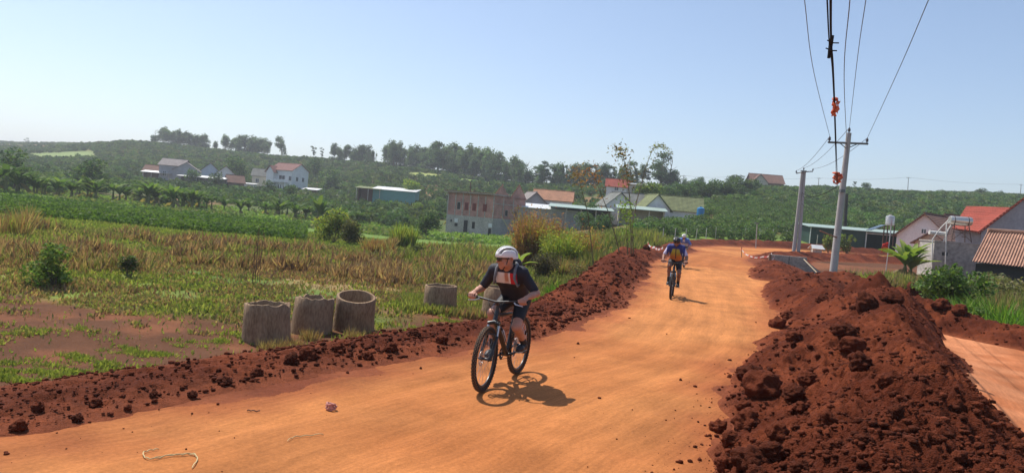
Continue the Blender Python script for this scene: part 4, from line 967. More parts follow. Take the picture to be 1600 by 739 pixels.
# ------------------------------------------------------------------ buildings
PAL = {}
def pal(name, col, **k):
    if name not in PAL: PAL[name] = simple(name, col, **k)
    return PAL[name]
def W(n):
    return {'white': lambda: pal('white_render', (.72,.73,.72), rough=.85, var=.12, scale=.8), 'grey': lambda: pal('grey_render', (.36,.36,.38), rough=.9, var=.18, scale=.7, bump=.2),
            'blue': lambda: pal('pale_blue_render', (.50,.60,.68), rough=.85, var=.12, scale=.8), 'cream': lambda: pal('cream_render', (.60,.54,.42), rough=.85, var=.15, scale=.8),
            'brick': lambda: brick_mat(), 'concrete': lambda: pal('bare_concrete', (.42,.39,.345), rough=.95, var=.35, scale=.6, bump=.4), 'dark': lambda: pal('dark_recess', (.035,.035,.035), rough=.9),
            'glass': lambda: pal('window_glass', (.05,.07,.08), rough=.12, spec=.6), 'roof_brown': lambda: tile_mat('brown_tiles', (.17,.09,.065)), 'roof_red': lambda: tile_mat('red_tiles', (.30,.055,.030)),
            'roof_maroon': lambda: tile_mat('maroon_tiles', (.20,.095,.08)), 'roof_orange': lambda: tile_mat('orange_tiles', (.33,.16,.09)), 'roof_grey': lambda: tile_mat('grey_tiles', (.24,.21,.20)),
            'roof_moss': lambda: tile_mat('mossy_green_roof', (.155,.175,.075)), 'roof_dark': lambda: tile_mat('weathered_dark_roof', (.16,.165,.15)), 'metal': lambda: pal('pale_sheet_metal', (.62,.63,.62), rough=.45, metal=.3, var=.15, scale=.5),
            'metal_green': lambda: pal('green_grey_sheet', (.30,.38,.33), rough=.5, metal=.2, var=.15, scale=.5), 'teal': lambda: pal('blue_green_sheet', (.10,.28,.26), rough=.6, var=.15, scale=.5),
            'dkgreen': lambda: pal('dark_green_sheet', (.022,.055,.045), rough=.6, var=.2, scale=.6), 'wood': lambda: pal('timber', (.20,.12,.07), rough=.85), 'brown': lambda: pal('brown_wall', (.17,.10,.07), rough=.9), 'steel': lambda: pal('rusty_steel', (.10,.06,.045), rough=.7)}[n]()
def brick_mat():
    if 'brick' in PAL: return PAL['brick']
    m, nt, p, out = _mat('red_brick'); p.inputs['Roughness'].default_value = .92
    tc = N(nt, 'ShaderNodeTexCoord'); sx = N(nt, 'ShaderNodeSeparateXYZ'); nt.links.new(tc.outputs['Object'], sx.inputs[0])
    ad = N(nt, 'ShaderNodeMath', operation='ADD'); nt.links.new(sx.outputs[0], ad.inputs[0]); nt.links.new(sx.outputs[1], ad.inputs[1])
    cb = N(nt, 'ShaderNodeCombineXYZ'); nt.links.new(ad.outputs[0], cb.inputs[0]); nt.links.new(sx.outputs[2], cb.inputs[1])
    b = N(nt, 'ShaderNodeTexBrick', Scale=1.0); b.inputs['Color1'].default_value = (.48,.20,.16,1); b.inputs['Color2'].default_value = (.38,.15,.12,1); b.inputs['Mortar'].default_value = (.42,.33,.28,1)
    b.inputs['Brick Width'].default_value = .4; b.inputs['Row Height'].default_value = .2; b.inputs['Mortar Size'].default_value = .022
    nt.links.new(cb.outputs[0], b.inputs['Vector'])
    n = N(nt, 'ShaderNodeTexNoise', Scale=.8, Detail=5.0); nt.links.new(tc.outputs['Object'], n.inputs['Vector'])
    r = N(nt, 'ShaderNodeMapRange'); r.inputs[1].default_value = .3; r.inputs[2].default_value = .7; r.inputs[3].default_value = .75; r.inputs[4].default_value = 1.3; nt.links.new(n.outputs[0], r.inputs[0])
    s = N(nt, 'ShaderNodeVectorMath', operation='SCALE'); nt.links.new(b.outputs[0], s.inputs[0]); nt.links.new(r.outputs[0], s.inputs['Scale']); nt.links.new(s.outputs[0], p.inputs['Base Color'])
    PAL['brick'] = m; return m
def tile_mat(name, c):
    if name in PAL: return PAL[name]
    m = simple(name, c, rough=.85, var=.35, scale=.9); nt = m.node_tree; p = nt.nodes['Principled BSDF']
    tc = N(nt, 'ShaderNodeTexCoord'); wv = N(nt, 'ShaderNodeTexWave', wave_type='BANDS', bands_direction='X', Scale=1.4); nt.links.new(tc.outputs['Object'], wv.inputs['Vector'])
    w2 = N(nt, 'ShaderNodeTexWave', wave_type='BANDS', bands_direction='Z', Scale=1.3); nt.links.new(tc.outputs['Object'], w2.inputs['Vector'])
    ad = N(nt, 'ShaderNodeMath', operation='ADD'); nt.links.new(wv.outputs['Fac'], ad.inputs[0]); nt.links.new(w2.outputs['Fac'], ad.inputs[1])
    b = N(nt, 'ShaderNodeBump'); b.inputs['Strength'].default_value = .8; b.inputs['Distance'].default_value = .06; nt.links.new(ad.outputs[0], b.inputs['Height']); nt.links.new(b.outputs[0], p.inputs['Normal'])
    PAL[name] = m; return m
def part(name, m, parent, fn, bevel=0):
    b = MB(); fn(b); return b.build(name, m, parent, bevel=bevel)
def slab(b, pts, th):
    """sloping slab from four corner points (counter-clockwise seen from above), thickened downward"""
    P = [Vector(p) for p in pts]; n = (P[1]-P[0]).cross(P[3]-P[0]).normalized()
    Q_ = [p-n*th for p in P]
    b.add(P+Q_, [(0,1,2,3),(7,6,5,4),(0,4,5,1),(1,5,6,2),(2,6,7,3),(3,7,4,0)])
def opening(parent, face, s, z0, w_, h, kind='window', glass='glass', frame='white', D=None, half=None):
    """face: 'f' (y=-half), 'r' (x=+half) or 'l'; s is the position along that face"""
    def bx(b, a0, a1, q0, q1, z_0, z_1):
        if face == 'f': b.box(a0, a1, -half-q1, -half-q0, z_0, z_1)
        elif face == 'r': b.box(half+q0, half+q1, a0, a1, z_0, z_1)
        else: b.box(-half-q1, -half-q0, a0, a1, z_0, z_1)
    fr = part(kind, W(frame), parent, lambda b: (bx(b, s-w_/2-.08, s-w_/2, -.02, .05, z0-.08, z0+h+.08), bx(b, s+w_/2, s+w_/2+.08, -.02, .05, z0-.08, z0+h+.08), bx(b, s-w_/2, s+w_/2, -.02, .05, z0+h, z0+h+.08), bx(b, s-w_/2, s+w_/2, -.02, .08, z0-.08, z0), bx(b, s-.03, s+.03, -.02, .045, z0, z0+h)))
    part('pane' if kind == 'window' else 'leaf_panel', W(glass), fr, lambda b: bx(b, s-w_/2, s+w_/2, -.01, .012, z0, z0+h))
def gable(name, px, Y, yaw, w_, d, wh, rh, wall, roof, label, cat='house', ov=.45, wins=(), dz=0.0, xoff=0, base=1.5):
    """ridge along local x, front eave on local -y"""
    root = empty(name, on(px, Y, dz), math.radians(yaw)); hw, hd = w_/2, d/2
    def walls(b):
        b.add([(-hw,-hd,-base),(hw,-hd,-base),(hw,hd,-base),(-hw,hd,-base),(-hw,-hd,wh),(hw,-hd,wh),(hw,hd,wh),(-hw,hd,wh),(-hw,0,wh+rh),(hw,0,wh+rh)],
              [(3,2,1,0),(0,1,5,4),(2,3,7,6),(1,2,6,9,5),(3,0,4,8,7),(4,5,9,8),(6,7,8,9)])
    part('wall', W(wall), root, walls)
    s = rh/hd; e = ov
    def rf(b):
        t = .10
        slab(b, [(-hw-e,-hd-e,wh-s*e+t),(hw+e,-hd-e,wh-s*e+t),(hw+e,0,wh+rh+t),(-hw-e,0,wh+rh+t)], .12)
        slab(b, [(hw+e,hd+e,wh-s*e+t),(-hw-e,hd+e,wh-s*e+t),(-hw-e,.002,wh+rh+t),(hw+e,.002,wh+rh+t)], .12)
        b.tube([(-hw-e,0,wh+rh+t+.02),(hw+e,0,wh+rh+t+.02)], .10, 6)
    part('roof', W(roof), root, rf)
    for (f, s_, z0, ww, hh, kd) in wins: opening(root, f, s_, z0, ww, hh, 'door' if kd == 'd' else 'window', 'dark' if kd in 'dk' else 'glass', half=hd if f == 'f' else hw)
    return tag(root, label, cat)
def lean(name, px, Y, yaw, w_, d, h0, h1, wall, roof, label, cat='shed', openf=False, posts=4, dz=0, ov=.4, back=True):
    """mono-pitch: h0 front eave, h1 back eave"""
    root = empty(name, on(px, Y, dz), math.radians(yaw)); hw, hd = w_/2, d/2
    def walls(b):
        if openf:
            b.box(-hw, hw, hd-.15, hd, -1.5, h1-.1); b.box(-hw, -hw+.15, -hd*.2, hd-.16, -1.5, h0); b.box(hw-.15, hw, -hd*.2, hd-.16, -1.5, h0)
        else:
            b.add([(-hw,-hd,-1.5),(hw,-hd,-1.5),(hw,hd,-1.5),(-hw,hd,-1.5),(-hw,-hd,h0-.1),(hw,-hd,h0-.1),(hw,hd,h1-.1),(-hw,hd,h1-.1)], [(3,2,1,0),(4,5,6,7),(0,1,5,4),(1,2,6,5),(2,3,7,6),(3,0,4,7)])
    part('wall', W(wall), root, walls)
    part('roof', W(roof), root, lambda b: slab(b, [(-hw-ov,-hd-ov,h0),(hw+ov,-hd-ov,h0),(hw+ov,hd+ov,h1),(-hw-ov,hd+ov,h1)], .08))
    if openf:
        for i in range(posts):
            x = -hw+.1+(w_-.2)*i/(posts-1); part('post', W('concrete'), root, lambda b: b.box(x-.08, x+.08, -hd, -hd+.16, -1.5, h0-.09))
    return tag(root, label, cat)
# -- far left hamlet
gable('farm_house', 243, 240, 8, 6.0, 6, 2.6, 1.9, 'cream', 'roof_brown', 'low house with brown roof at the left end of the far hamlet', wins=(('f',-1.2,.8,1,1.2,'w'),('f',1.2,.8,1,1.2,'w')), dz=.6)
lean('awning_shed', 245, 233, 6, 8.2, 3, 2.4, 3.0, 'brown', 'metal', 'pale awning shed before the low brown roofed house', openf=True, dz=.6)
gable('farm_house', 272, 236, 4, 7.2, 7, 4.6, 2.0, 'grey', 'roof_grey', 'tall grey walled house with weathered grey roof in the far hamlet', dz=1.2, wins=(('f',-1.8,1,1.1,1.4,'w'),('f',1.6,1,1.1,1.4,'w')))
gable('farm_house', 291, 231, -72, 6.0, 7.4, 3.9, 2.3, 'grey', 'roof_grey', 'grey house with its gable to the road, right of the tall grey one', dz=.8, wins=(('r',0,1.4,1.2,1.2,'w'),))
gable('farm_house', 327, 240, -68, 6.0, 5.6, 3.2, 2.5, 'blue', 'roof_brown', 'left of the twin gabled houses in the far hamlet', dz=1.8)
gable('farm_house', 351, 240, -68, 6.0, 5.4, 3.0, 2.4, 'white', 'roof_brown', 'right of the twin gabled houses in the far hamlet', dz=1.6)
lean('awning_shed', 318, 226, -3, 14.5, 4, 2.3, 2.9, 'grey', 'metal', 'long grey shed with pale sheet roof below the twin gables', openf=True, posts=6, dz=.7)
gable('brick_shed', 366, 228, 30, 4.6, 5.6, 1.9, 2.1, 'brown', 'roof_brown', 'small brown gabled shed at the end of the long sheet roof', 'shed', dz=.6)
gable('farm_house', 408, 248, 10, 5.4, 5.5, 3.4, 2.2, 'cream', 'roof_dark', 'small cream house with dark roof left of the white two storey house', dz=1.2, wins=(('f',-1,1,1,1.2,'w'),))
lean('low_shed', 387, 240, 0, 5.0, 3, 1.9, 2.2, 'white', 'metal', 'low white shed before the small cream house', dz=.2)
# white two-storey house
h_ = gable('white_house', 450, 245, -27, 9.8, 7.6, 7.3, 2.3, 'white', 'roof_maroon', 'white two storey house with a red brown roof on the hillside', ov=.4, wins=(('f',-3.6,.2,1.1,2.1,'d'),('f',-.3,.2,1.3,2.1,'d'),('f',2.2,.5,1.4,1.5,'w'),('f',4.2,3.9,1.1,1.4,'w'),('f',.6,3.6,2.6,1.8,'w'),('r',-1.4,3.9,1,1.3,'w'),('r',1.4,3.9,1,1.3,'w'),('r',0,.6,1,1.3,'w')))
part('gable_bay', W('white'), h_, lambda b: b.add([(-5.1,-5.2,-1),(-1.9,-5.2,-1),(-1.9,-3.7,-1),(-5.1,-3.7,-1),(-5.1,-5.2,6.4),(-1.9,-5.2,6.4),(-1.9,-3.7,6.4),(-5.1,-3.7,6.4),(-3.5,-5.2,8.2),(-3.5,-3.2,8.2)], [(0,1,5,8,4),(1,2,6,9,8,5) if False else (1,2,6,5),(3,0,4,7),(4,8,9,7),(5,6,9,8)]))
part('bay_roof', W('roof_maroon'), h_, lambda b: (slab(b, [(-5.6,-5.6,6.1),(-3.5,-5.6,8.45),(-3.5,-1.5,8.45),(-5.6,-1.5,6.1)][::-1], .1), slab(b, [(-3.498,-5.6,8.45),(-1.4,-5.6,6.1),(-1.4,-1.5,6.1),(-3.498,-1.5,8.45)][::-1], .1)))
part('balcony', W('white'), h_, lambda b: (b.box(-1.85,3.2,-5.1,-3.81,3.1,3.3), b.box(-1.85,3.2,-5.1,-5.0,3.31,4.1)))
for x in (-1.7,.8,3.1): part('column', W('white'), h_, lambda b: b.box(x-.12,x+.12,-5.0,-4.76,-1,3.09))
part('column', W('white'), h_, lambda b: b.box(2.98,3.2,-4.99,-4.77,4.11,6.5))
lean('low_shed', 487, 236, -6, 4.6, 4, 1.3, 1.9, 'brown', 'metal', 'little pale roofed shed right of the white two storey house', dz=.4)
# blue-green long shed
lean('long_shed', 618, 200, -4, 11.5, 6, 3.0, 3.9, 'teal', 'metal', 'blue green metal shed with a bright sloping sheet roof', dz=.9)
lean('open_shed', 577, 199, -2, 6.5, 5, 3.0, 3.6, 'brown', 'roof_moss', 'brown open sided shed joined to the blue green one', openf=True, posts=3, dz=1.2)
# -- unfinished brick building
bb = empty('brick_building', on(757, 124, 0), math.radians(-34)); A, B_ = 9.6, 9.2
part('ground_floor_wall', W('concrete'), bb, lambda b: b.box(-A/2, A/2, -B_/2, B_/2, -2, 2.75))
part('upper_wall', W('brick'), bb, lambda b: b.box(-A/2+.01, A/2-.01, -B_/2+.01, B_/2-.01, 2.752, 6.5))
for k, x in enumerate((-4.73,-3.1,-1.55,0,1.6,3.1,4.73)): part('pillar', W('concrete'), bb, lambda b: b.box(x-.09, x+.09, -B_/2-.04, -B_/2+.005, 2.76, 6.45))
for y in (-2.0,.9,4.5): part('pillar', W('concrete'), bb, lambda b: b.box(A/2-.005, A/2+.04, y-.09, y+.09, 2.76, 6.45))
part('tie_beam', W('concrete'), bb, lambda b: b.box(A/2-.004, A/2+.035, -4.55, 4.55, 5.1, 5.22))
part('roof_slab', W('concrete'), bb, lambda b: (b.box(-A/2-.5, A/2+.12, -B_/2-.6, -B_/2+4.2, 6.51, 6.66),))
part('roof_edge', W('roof_orange'), bb, lambda b: b.box(-A/2-.55, A/2+.14, -B_/2-.66, -B_/2-.5, 6.665, 6.76))
for y0, y1, hh, brk in ((-4.4,-.3,1.75,True),(.4,4.5,2.1,False)):
    ym = (y0+y1)/2
    prof = [(y0,6.5),(y1,6.5),(ym,6.5+hh)] if not brk else [(y0,6.5),(y1-.3,6.5),(y1-.5,6.9),(ym+.9,7.2),(ym+.6,7.7),(ym+.1,7.8),(ym-.1,6.5+hh)]
    n_ = len(prof)
    def gb(b):
        b.add([(A/2-.03,y,z) for y, z in prof]+[(A/2-.28,y,z) for y, z in prof], [tuple(range(n_)), tuple(range(n_, 2*n_))[::-1]]+[(i, (i+1) % n_, n_+(i+1) % n_, n_+i)[::-1] for i in range(n_)])
    def gb2(b): b.add([(-A/2+.5,y,z) for y, z in prof]+[(-A/2+.25,y,z) for y, z in prof], [tuple(range(n_)), tuple(range(n_, 2*n_))[::-1]]+[(i, (i+1) % n_, n_+(i+1) % n_, n_+i)[::-1] for i in range(n_)])
    part('gable_wall', W('brick'), bb, gb)
    if not brk: part('gable_beam', W('roof_orange'), bb, lambda b: (b.tube([(A/2-.15,y0-.15,6.5),(A/2-.15,ym,6.62+hh)], .12, 4), b.tube([(A/2-.15,y1+.15,6.5),(A/2-.15,ym,6.62+hh)], .12, 4)))
    else: part('gable_beam', W('roof_orange'), bb, lambda b: b.tube([(A/2-.15,y0-.15,6.5),(A/2-.15,ym,6.62+hh)], .12, 4))
for i in range(30):
    x = -A/2+.2+i*(A-.4)/29; 
corb = MB()
for i in range(26): x = -A/2+.15+i*(A-.3)/25; corb.box(x-.07, x+.07, -B_/2-.18, -B_/2-.002, 6.2, 6.5)
for i in range(24): y = -B_/2+.15+i*(B_-.3)/23; corb.box(A/2+.002, A/2+.16, y-.07, y+.07, 6.2, 6.5)
corb.build('corbels', W('brick'), bb)
def hole(face, s, z0, w_, h, m='dark', kind='window'):
    fr = part(kind, W('roof_red') if m == 'shut' else W('concrete'), bb, lambda b: (b.box(s-w_/2-.07, s+w_/2+.07, -B_/2-.03, -B_/2+.004, z0-.07, z0+h+.07) if face == 'f' else b.box(A/2-.004, A/2+.03, s-w_/2-.07, s+w_/2+.07, z0-.07, z0+h+.07)))
    part('opening', W('dark') if m != 'shut' else PAL.setdefault('red_shutter', simple('red_shutter', (.16,.03,.025), .7)), fr, lambda b: (b.box(s-w_/2, s+w_/2, -B_/2-.045, -B_/2-.031, z0, z0+h) if face == 'f' else b.box(A/2+.031, A/2+.045, s-w_/2, s+w_/2, z0, z0+h)))
for s, m_ in ((-2.35,'dark'),(-.75,'shut'),(.85,'shut'),(3.0,'shut')): hole('f', s, 3.75, .62, 1.15, m_)
hole('f', -3.7, 1.55, .3, .4); hole('f', -2.6, .9, .6, .5); hole('f', -.6, .05, .8, 2.0, kind='door'); hole('f', 1.0, .8, .6, 1.1); hole('f', 4.35, -.2, .55, 1.3, kind='door')
hole('r', -1.0, 3.3, .7, .9, 'dark'); hole('r', 1.6, 3.3, .6, .8)
for s, z0 in ((-2.65,1.55),(4.4,1.3)): part('notice_board', W('white'), bb, lambda b: b.box(s-.35, s+.35, -B_/2-.06, -B_/2-.005, z0, z0+.62))
for x, y in ((-1.5,-3.0),(4.6,-2.3)): part('rebar', W('steel'), bb, lambda b: (b.tube([(x,y,6.5),(x,y,8.4)], .09, 5), b.tube([(x+.12,y,6.5),(x+.12,y,7.8)], .04, 5)))
tag(bb, 'unfinished red brick building with bare concrete ground floor in the valley', 'building')
# -- farm behind
gable('farm_house', 862, 152, -6, 7.6, 7, 2.9, 1.9, 'white', 'roof_orange', 'white house with a long orange tiled roof behind the metal sheds', dz=1.2, wins=(('f',-2.6,1,1,1.2,'w'),('f',2.2,1,1,1.2,'w')))
gable('farm_house', 827, 150, -74, 6, 4.6, 3.3, 2.0, 'grey', 'roof_grey', 'narrow grey gabled house beside the orange tiled roof', dz=.9)
lean('long_shed', 857, 126, -4, 10.6, 6, 2.9, 3.7, 'grey', 'metal', 'long shed with a bright white sheet roof right of the brick building', dz=.9)
lean('long_shed', 905, 124, -4, 10.0, 7, 2.9, 3.5, 'brown', 'metal_green', 'long open shed with a green grey sheet roof', openf=True, posts=5, dz=.6)
gable('farm_house', 962, 206, -8, 5.6, 4.8, 2.0, 1.9, 'white', 'roof_red', 'small white house with a red roof among the skyline trees', dz=1.2, wins=(('f',0,.8,1,1.2,'w'),))
lean('low_shed', 990, 208, -4, 6.5, 4, 2.2, 2.6, 'cream', 'metal', 'low pale roofed shed beside the red roofed hill house', dz=1.2)
gable('farm_barn', 985, 134, -6, 6.8, 6, 2.1, 2.2, 'cream', 'roof_dark', 'farm building with dark weathered roof left of the mossy one', 'farm building', dz=.6, wins=(('f',-2,.8,1,1.2,'w'),('f',1,.1,1.1,2.0,'d')))
gable('farm_barn', 958, 131, -80, 6, 5, 2.8, 2.2, 'white', 'roof_dark', 'white gable end at the left of the dark weathered roof', 'farm building', dz=.5)
gable('farm_barn', 1050, 132, -10, 9.6, 5.6, 1.4, 2.3, 'white', 'roof_moss', 'long low farm building with mossy yellow green roof', 'farm building', dz=.4)
gable('farm_barn', 1017, 128, -84, 6, 4.6, 1.9, 2.4, 'white', 'roof_moss', 'white pointed gable end joined to the mossy roof', 'farm building', dz=.4, wins=(('r',-1.0,.6,1.1,1.3,'w'),))
lean('porch_shed', 1000, 122, -6, 7.5, 4, 2.3, 2.9, 'cream', 'metal_green', 'porch with flat green grey roof before the farm building', openf=True, posts=4, dz=.1)
gable('hill_house', 1194, 270, -3, 11.5, 8, 1.9, 3.0, 'brown', 'roof_brown', 'brown roofed house alone on the crest of the right hill', dz=.3)
gable('hill_house', 1184, 266, 82, 6, 5.6, 2.0, 2.9, 'cream', 'roof_brown', 'front gable wing of the lone brown roofed hill house', dz=.2)
def tank(name, loc, r, h, m, label):
    root = empty(name, loc); b = MB(); b.lathe([(0,0),(r,0),(r,h*.82),(r*.93,h*.9),(r*.4,h),(0,h)], 20); b.build('barrel', m, root, True)
    b = MB()
    for k in range(3): b.lathe([(r+.02,h*(.15+.28*k)),(r+.03,h*(.17+.28*k)),(r+.02,h*(.19+.28*k))], 20)
    b.build('band', m, root); b = MB(); b.lathe([(0,h),(r*.3,h),(r*.3,h+.1),(0,h+.1)], 12); b.build('lid', m, root)
    b = MB()
    for sx in (-1,1):
        for sy in (-1,1): b.box(sx*r*.8-.05, sx*r*.8+.05, sy*r*.8-.05, sy*r*.8+.05, -2.6, 0)
    b.build('stand', W('steel'), root); return tag(root, label, 'water tank')
tank('water_tank', at(1094, 338, 122), .62, 1.5, simple('blue_plastic', (.03,.20,.42), .4), 'blue plastic water tank at the right end of the mossy roof')
# -- dark green shed along the far road
p0 = on(1350, 101); gs = empty('dark_shed', p0+np.array([0,0,0]), math.radians(-4)); Wd = 16.6
part('wall', W('dkgreen'), gs, lambda b: (b.box(-8.2, -1.0, -2.6, -2.45, -.6, 2.45), b.box(-8.2, -8.05, -2.44, 3, -.6, 2.45), b.box(-8.04, 8.3, 2.85, 3, -.6, 2.7), b.box(8.15, 8.3, -2.4, 2.84, -.6, 2.45)))
part('roof', W('metal_green'), gs, lambda b: slab(b, [(-8.6,-3.1,2.55),(8.7,-3.1,2.55),(8.7,3.3,3.0),(-8.6,3.3,3.0)], .09))
for x in (-.9,3.6,8.2): part('post', W('white'), gs, lambda b: b.box(x-.06, x+.06, -2.62, -2.5, -.6, 2.44))
part('lintel', W('metal'), gs, lambda b: b.box(-.83, 8.1, -2.6, -2.52, 2.2, 2.32))
part('corner_post', W('white'), gs, lambda b: b.box(-8.3, -8.21, -2.68, -2.59, -.6, 2.5))
tag(gs, 'long dark green metal shed with flat pale roof along the far road', 'shed')
# -- right hand houses
gable('village_house', 1456, 93, 42, 7.5, 6.2, 2.3, 2.7, 'white', 'roof_brown', 'white gabled house with brown tiled roof above the dark shed', dz=.6, wins=(('l',0,2.6,.5,.5,'w'),))
gable('village_house', 1492, 97, 30, 6, 5.5, 2.3, 2.9, 'white', 'roof_brown', 'brown tiled roof wing right of the white gabled house', dz=.4)
gable('village_porch', 1462, 84, 42, 4, 3.4, 1.9, 1.2, 'cream', 'roof_brown', 'small cream gabled porch before the white gabled house', 'porch', dz=.3)
# red tiled house: long roof plus the big grey gable on the right
rh_ = empty('red_tiled_house', on(1560, 66, 0), math.radians(-8))
def q(px, py, Y): return rh_.matrix_basis.inverted() @ Vector(at(px, py, Y))
rh_.matrix_basis  # transform is set above
Minv = (Matrix.Translation(rh_.location) @ Matrix.Rotation(rh_.rotation_euler.z, 4, 'Z')).inverted()
def q(px, py, Y): return Minv @ Vector(at(px, py, Y))
part('front_wall', W('grey'), rh_, lambda b: b.add([q(1493,352,66.0)-Vector((0,0,.1)), q(1540,362,64)-Vector((0,0,.1)), q(1540,420,64), q(1493,415,66), q(1493,352,71)-Vector((0,0,.1)), q(1540,362,70)-Vector((0,0,.1)), q(1540,430,70), q(1493,425,71)], [(0,1,2,3),(7,6,5,4),(0,3,7,4),(1,5,6,2),(0,4,5,1),(3,2,6,7)]))
def rr1(b): slab(b, [q(1488,356.5,65.2), q(1541,363,63.2), q(1580,324,70.0), q(1510,322,70.6)], .12)
part('roof', W('roof_red'), rh_, rr1)
part('back_roof', W('roof_red'), rh_, lambda b: slab(b, [q(1510,322.2,70.62), q(1580,324.2,70.02), q(1590,345,76.5), q(1500,342,77)], .12))
gp = [q(1533,362,63.0), q(1624,292,62.3), q(1712,382,61.6), q(1700,470,61.6), q(1531,440,63.0)]
back = [p+Vector((4.9,8.0,0)) for p in gp]
part('gable_wall', W('grey'), rh_, lambda b: b.add(gp+back, [(0,4,3,2,1),(5,6,7,8,9),(0,1,6,5),(1,2,7,6),(2,3,8,7),(3,4,9,8),(4,0,5,9)]))
dv = Vector((0,-.55,.10)); db_ = Vector((5.1,8.3,.10))
part('gable_roof', W('roof_red'), rh_, lambda b: (slab(b, [gp[0]+dv+Vector((-.45,0,-.3)), gp[1]+dv+Vector((0,0,.06)), gp[1]+db_+Vector((0,0,.06)), gp[0]+db_+Vector((-.45,0,-.3))][::-1], .14), slab(b, [gp[1]+dv+Vector((.002,0,.06)), gp[2]+dv, gp[2]+db_, gp[1]+db_+Vector((.002,0,.06))][::-1], .14)))
tag(rh_, 'grey walled house with bright red tiled roof at the right picture edge', 'house')
# corrugated roof shed
M_corr = simple('corrugated_fibre_sheet', (.36,.20,.135), .9, .35, .7)
cs = empty('corrugated_shed', on(1585, 46, 0)); Mi = Matrix.Translation(cs.location).inverted()
def q2(px, py, Y): return Mi @ Vector(at(px, py, Y))
ea, eb, ra, rb_ = q2(1519,408,45.2), q2(1700,428,44.2), q2(1543,361,49.6), q2(1712,372,48.6)
nx, ny = 150, 8; Vv = []; 
nrm = (eb-ea).cross(ra-ea).normalized(); nrm = nrm if nrm.z > 0 else -nrm
for j in range(ny+1):
    for i in range(nx+1):
        t = i/nx; s = j/ny; p = (ea.lerp(eb, t)).lerp(ra.lerp(rb_, t), s); w__ = math.sin(t*2*math.pi*37)*.045+(.03 if j % 3 == 0 and 0 < j < ny else 0); Vv.append(p+nrm*w__)
Fq = [(j*(nx+1)+i, j*(nx+1)+i+1, (j+1)*(nx+1)+i+1, (j+1)*(nx+1)+i) for j in range(ny) for i in range(nx)]
off_ = len(Vv); Vv2 = [v-nrm*.03 for v in Vv]
rm = MB(); rm.add(Vv, Fq); rm.add(Vv2, [f[::-1] for f in Fq]); rm.build('roof', M_corr, cs, smooth=True)
part('ridge_cap', M_corr, cs, lambda b: b.tube([ra+nrm*.07, rb_+nrm*.07], .13, 7))
part('back_roof', M_corr, cs, lambda b: slab(b, [ra, rb_, rb_+Vector((3.4,3.5,-1.6)), ra+Vector((3.4,3.5,-1.6))][::-1], .05))
part('wall', W('dark'), cs, lambda b: b.add([ea+Vector((.5,.4,-.12)), eb+Vector((0,.4,-.12)), eb+Vector((0,.4,-3)), ea+Vector((.5,.4,-3)), ra+Vector((3.2,3.2,-1.7)), rb_+Vector((2.6,3.2,-1.7)), rb_+Vector((2.6,3.2,-4)), ra+Vector((3.2,3.2,-4))], [(0,3,2,1),(4,5,6,7),(0,1,5,4),(3,7,6,2),(0,4,7,3),(1,2,6,5)]))
tag(cs, 'low shed with brown corrugated roof at the right picture edge', 'shed')
# concrete tank wall, steel tower with horizontal tank, pipes
cwp = on(1480, 56, 0); zt = at(1480, 379, 56)[2]-cwp[2]; cw = empty('concrete_cistern', cwp, math.radians(-5))
part('wall', W('concrete'), cw, lambda b: b.box(-1.75, 1.9, -1.2, 1.2, -1, zt), bevel=.02)
part('coping', W('concrete'), cw, lambda b: b.box(-1.8, 1.95, -1.25, 1.25, zt+.002, zt+.09))
part('hatch', W('dark'), cw, lambda b: b.box(-1.15, -.75, -1.22, -1.19, zt-1.0, zt-.75)); tag(cw, 'square grey concrete cistern stained dark below the steel tank', 'cistern')
tp = at(1497, 379.5, 56); tk = empty('solar_water_tank', tp+np.array([0,0,.09]), math.radians(-6)); Hs = 1.25
M_inox = simple('stainless_steel', (.62,.58,.52), .28, .12, 2, metal=.75)
b = MB(); b.lathe([(0,-.78),(.30,-.78),(.33,-.72),(.33,.72),(.30,.78),(0,.78)], 24, (0,0,Hs+.35), 'x'); b.build('barrel', M_inox, tk, True)
for x in (-.5,.5): b = MB(); b.lathe([(.335,-.03),(.35,0),(.335,.03)], 24, (x,0,Hs+.35), 'x'); b.build('band', W('steel'), tk)
for sx in (-1,1):
    for sy in (-1,1): part('leg', W('steel'), tk, lambda b: b.tube([(sx*.72,sy*.5,0),(sx*.5,sy*.28,Hs+.08)], .035, 6))
part('brace', W('steel'), tk, lambda b: [b.tube([(x0,y0,z0),(x1,y1,z1)], .022, 5) for (x0,y0,z0,x1,y1,z1) in ((-.7,-.48,.1,.55,-.32,Hs-.1),(.7,-.48,.1,-.55,-.32,Hs-.1),(-.6,-.4,Hs*.55,.6,-.4,Hs*.55),(-.5,-.3,Hs,.5,-.3,Hs),(-.5,.3,Hs,.5,.3,Hs),(-.66,-.45,.3,-.55,.32,Hs))]+[b.tube([(0,-.42,.4*k),(0.35,-.42,.4*k)], .02, 5) for k in (1,2)])
tag(tk, 'horizontal stainless steel tank on a rusty steel tower above the cistern', 'water tank')
M_pvc = simple('white_pvc', (.62,.60,.55), .5)
def pipe(pxs, Y, r, label):
    b = MB(); b.tube([at(px, py, Y-.0) for px, py in pxs], r, 8); o = b.build('water_pipe', M_pvc, None, True); tag(o, label, 'pipe')
pipe(((1477,424),(1479,349),(1484,347)), 54.2, .045, 'vertical white pipe rising beside the steel tank'); pipe(((1456,414),(1457,374),(1470,356),(1482,344)), 54.0, .04, 'bent white pipe leading up to the steel tank')
pipe(((1452,363),(1478,366)), 54.6, .16, 'thick pale horizontal tube left of the steel tank'); pipe(((1474,378),(1482,358),(1486,352)), 54.4, .05, 'short slanting grey pipe under the steel tank')
t2 = tank('water_tank', at(1390, 352, 84), .48, 1.15, M_inox, 'upright steel tank on a stand above the dark shed roof')
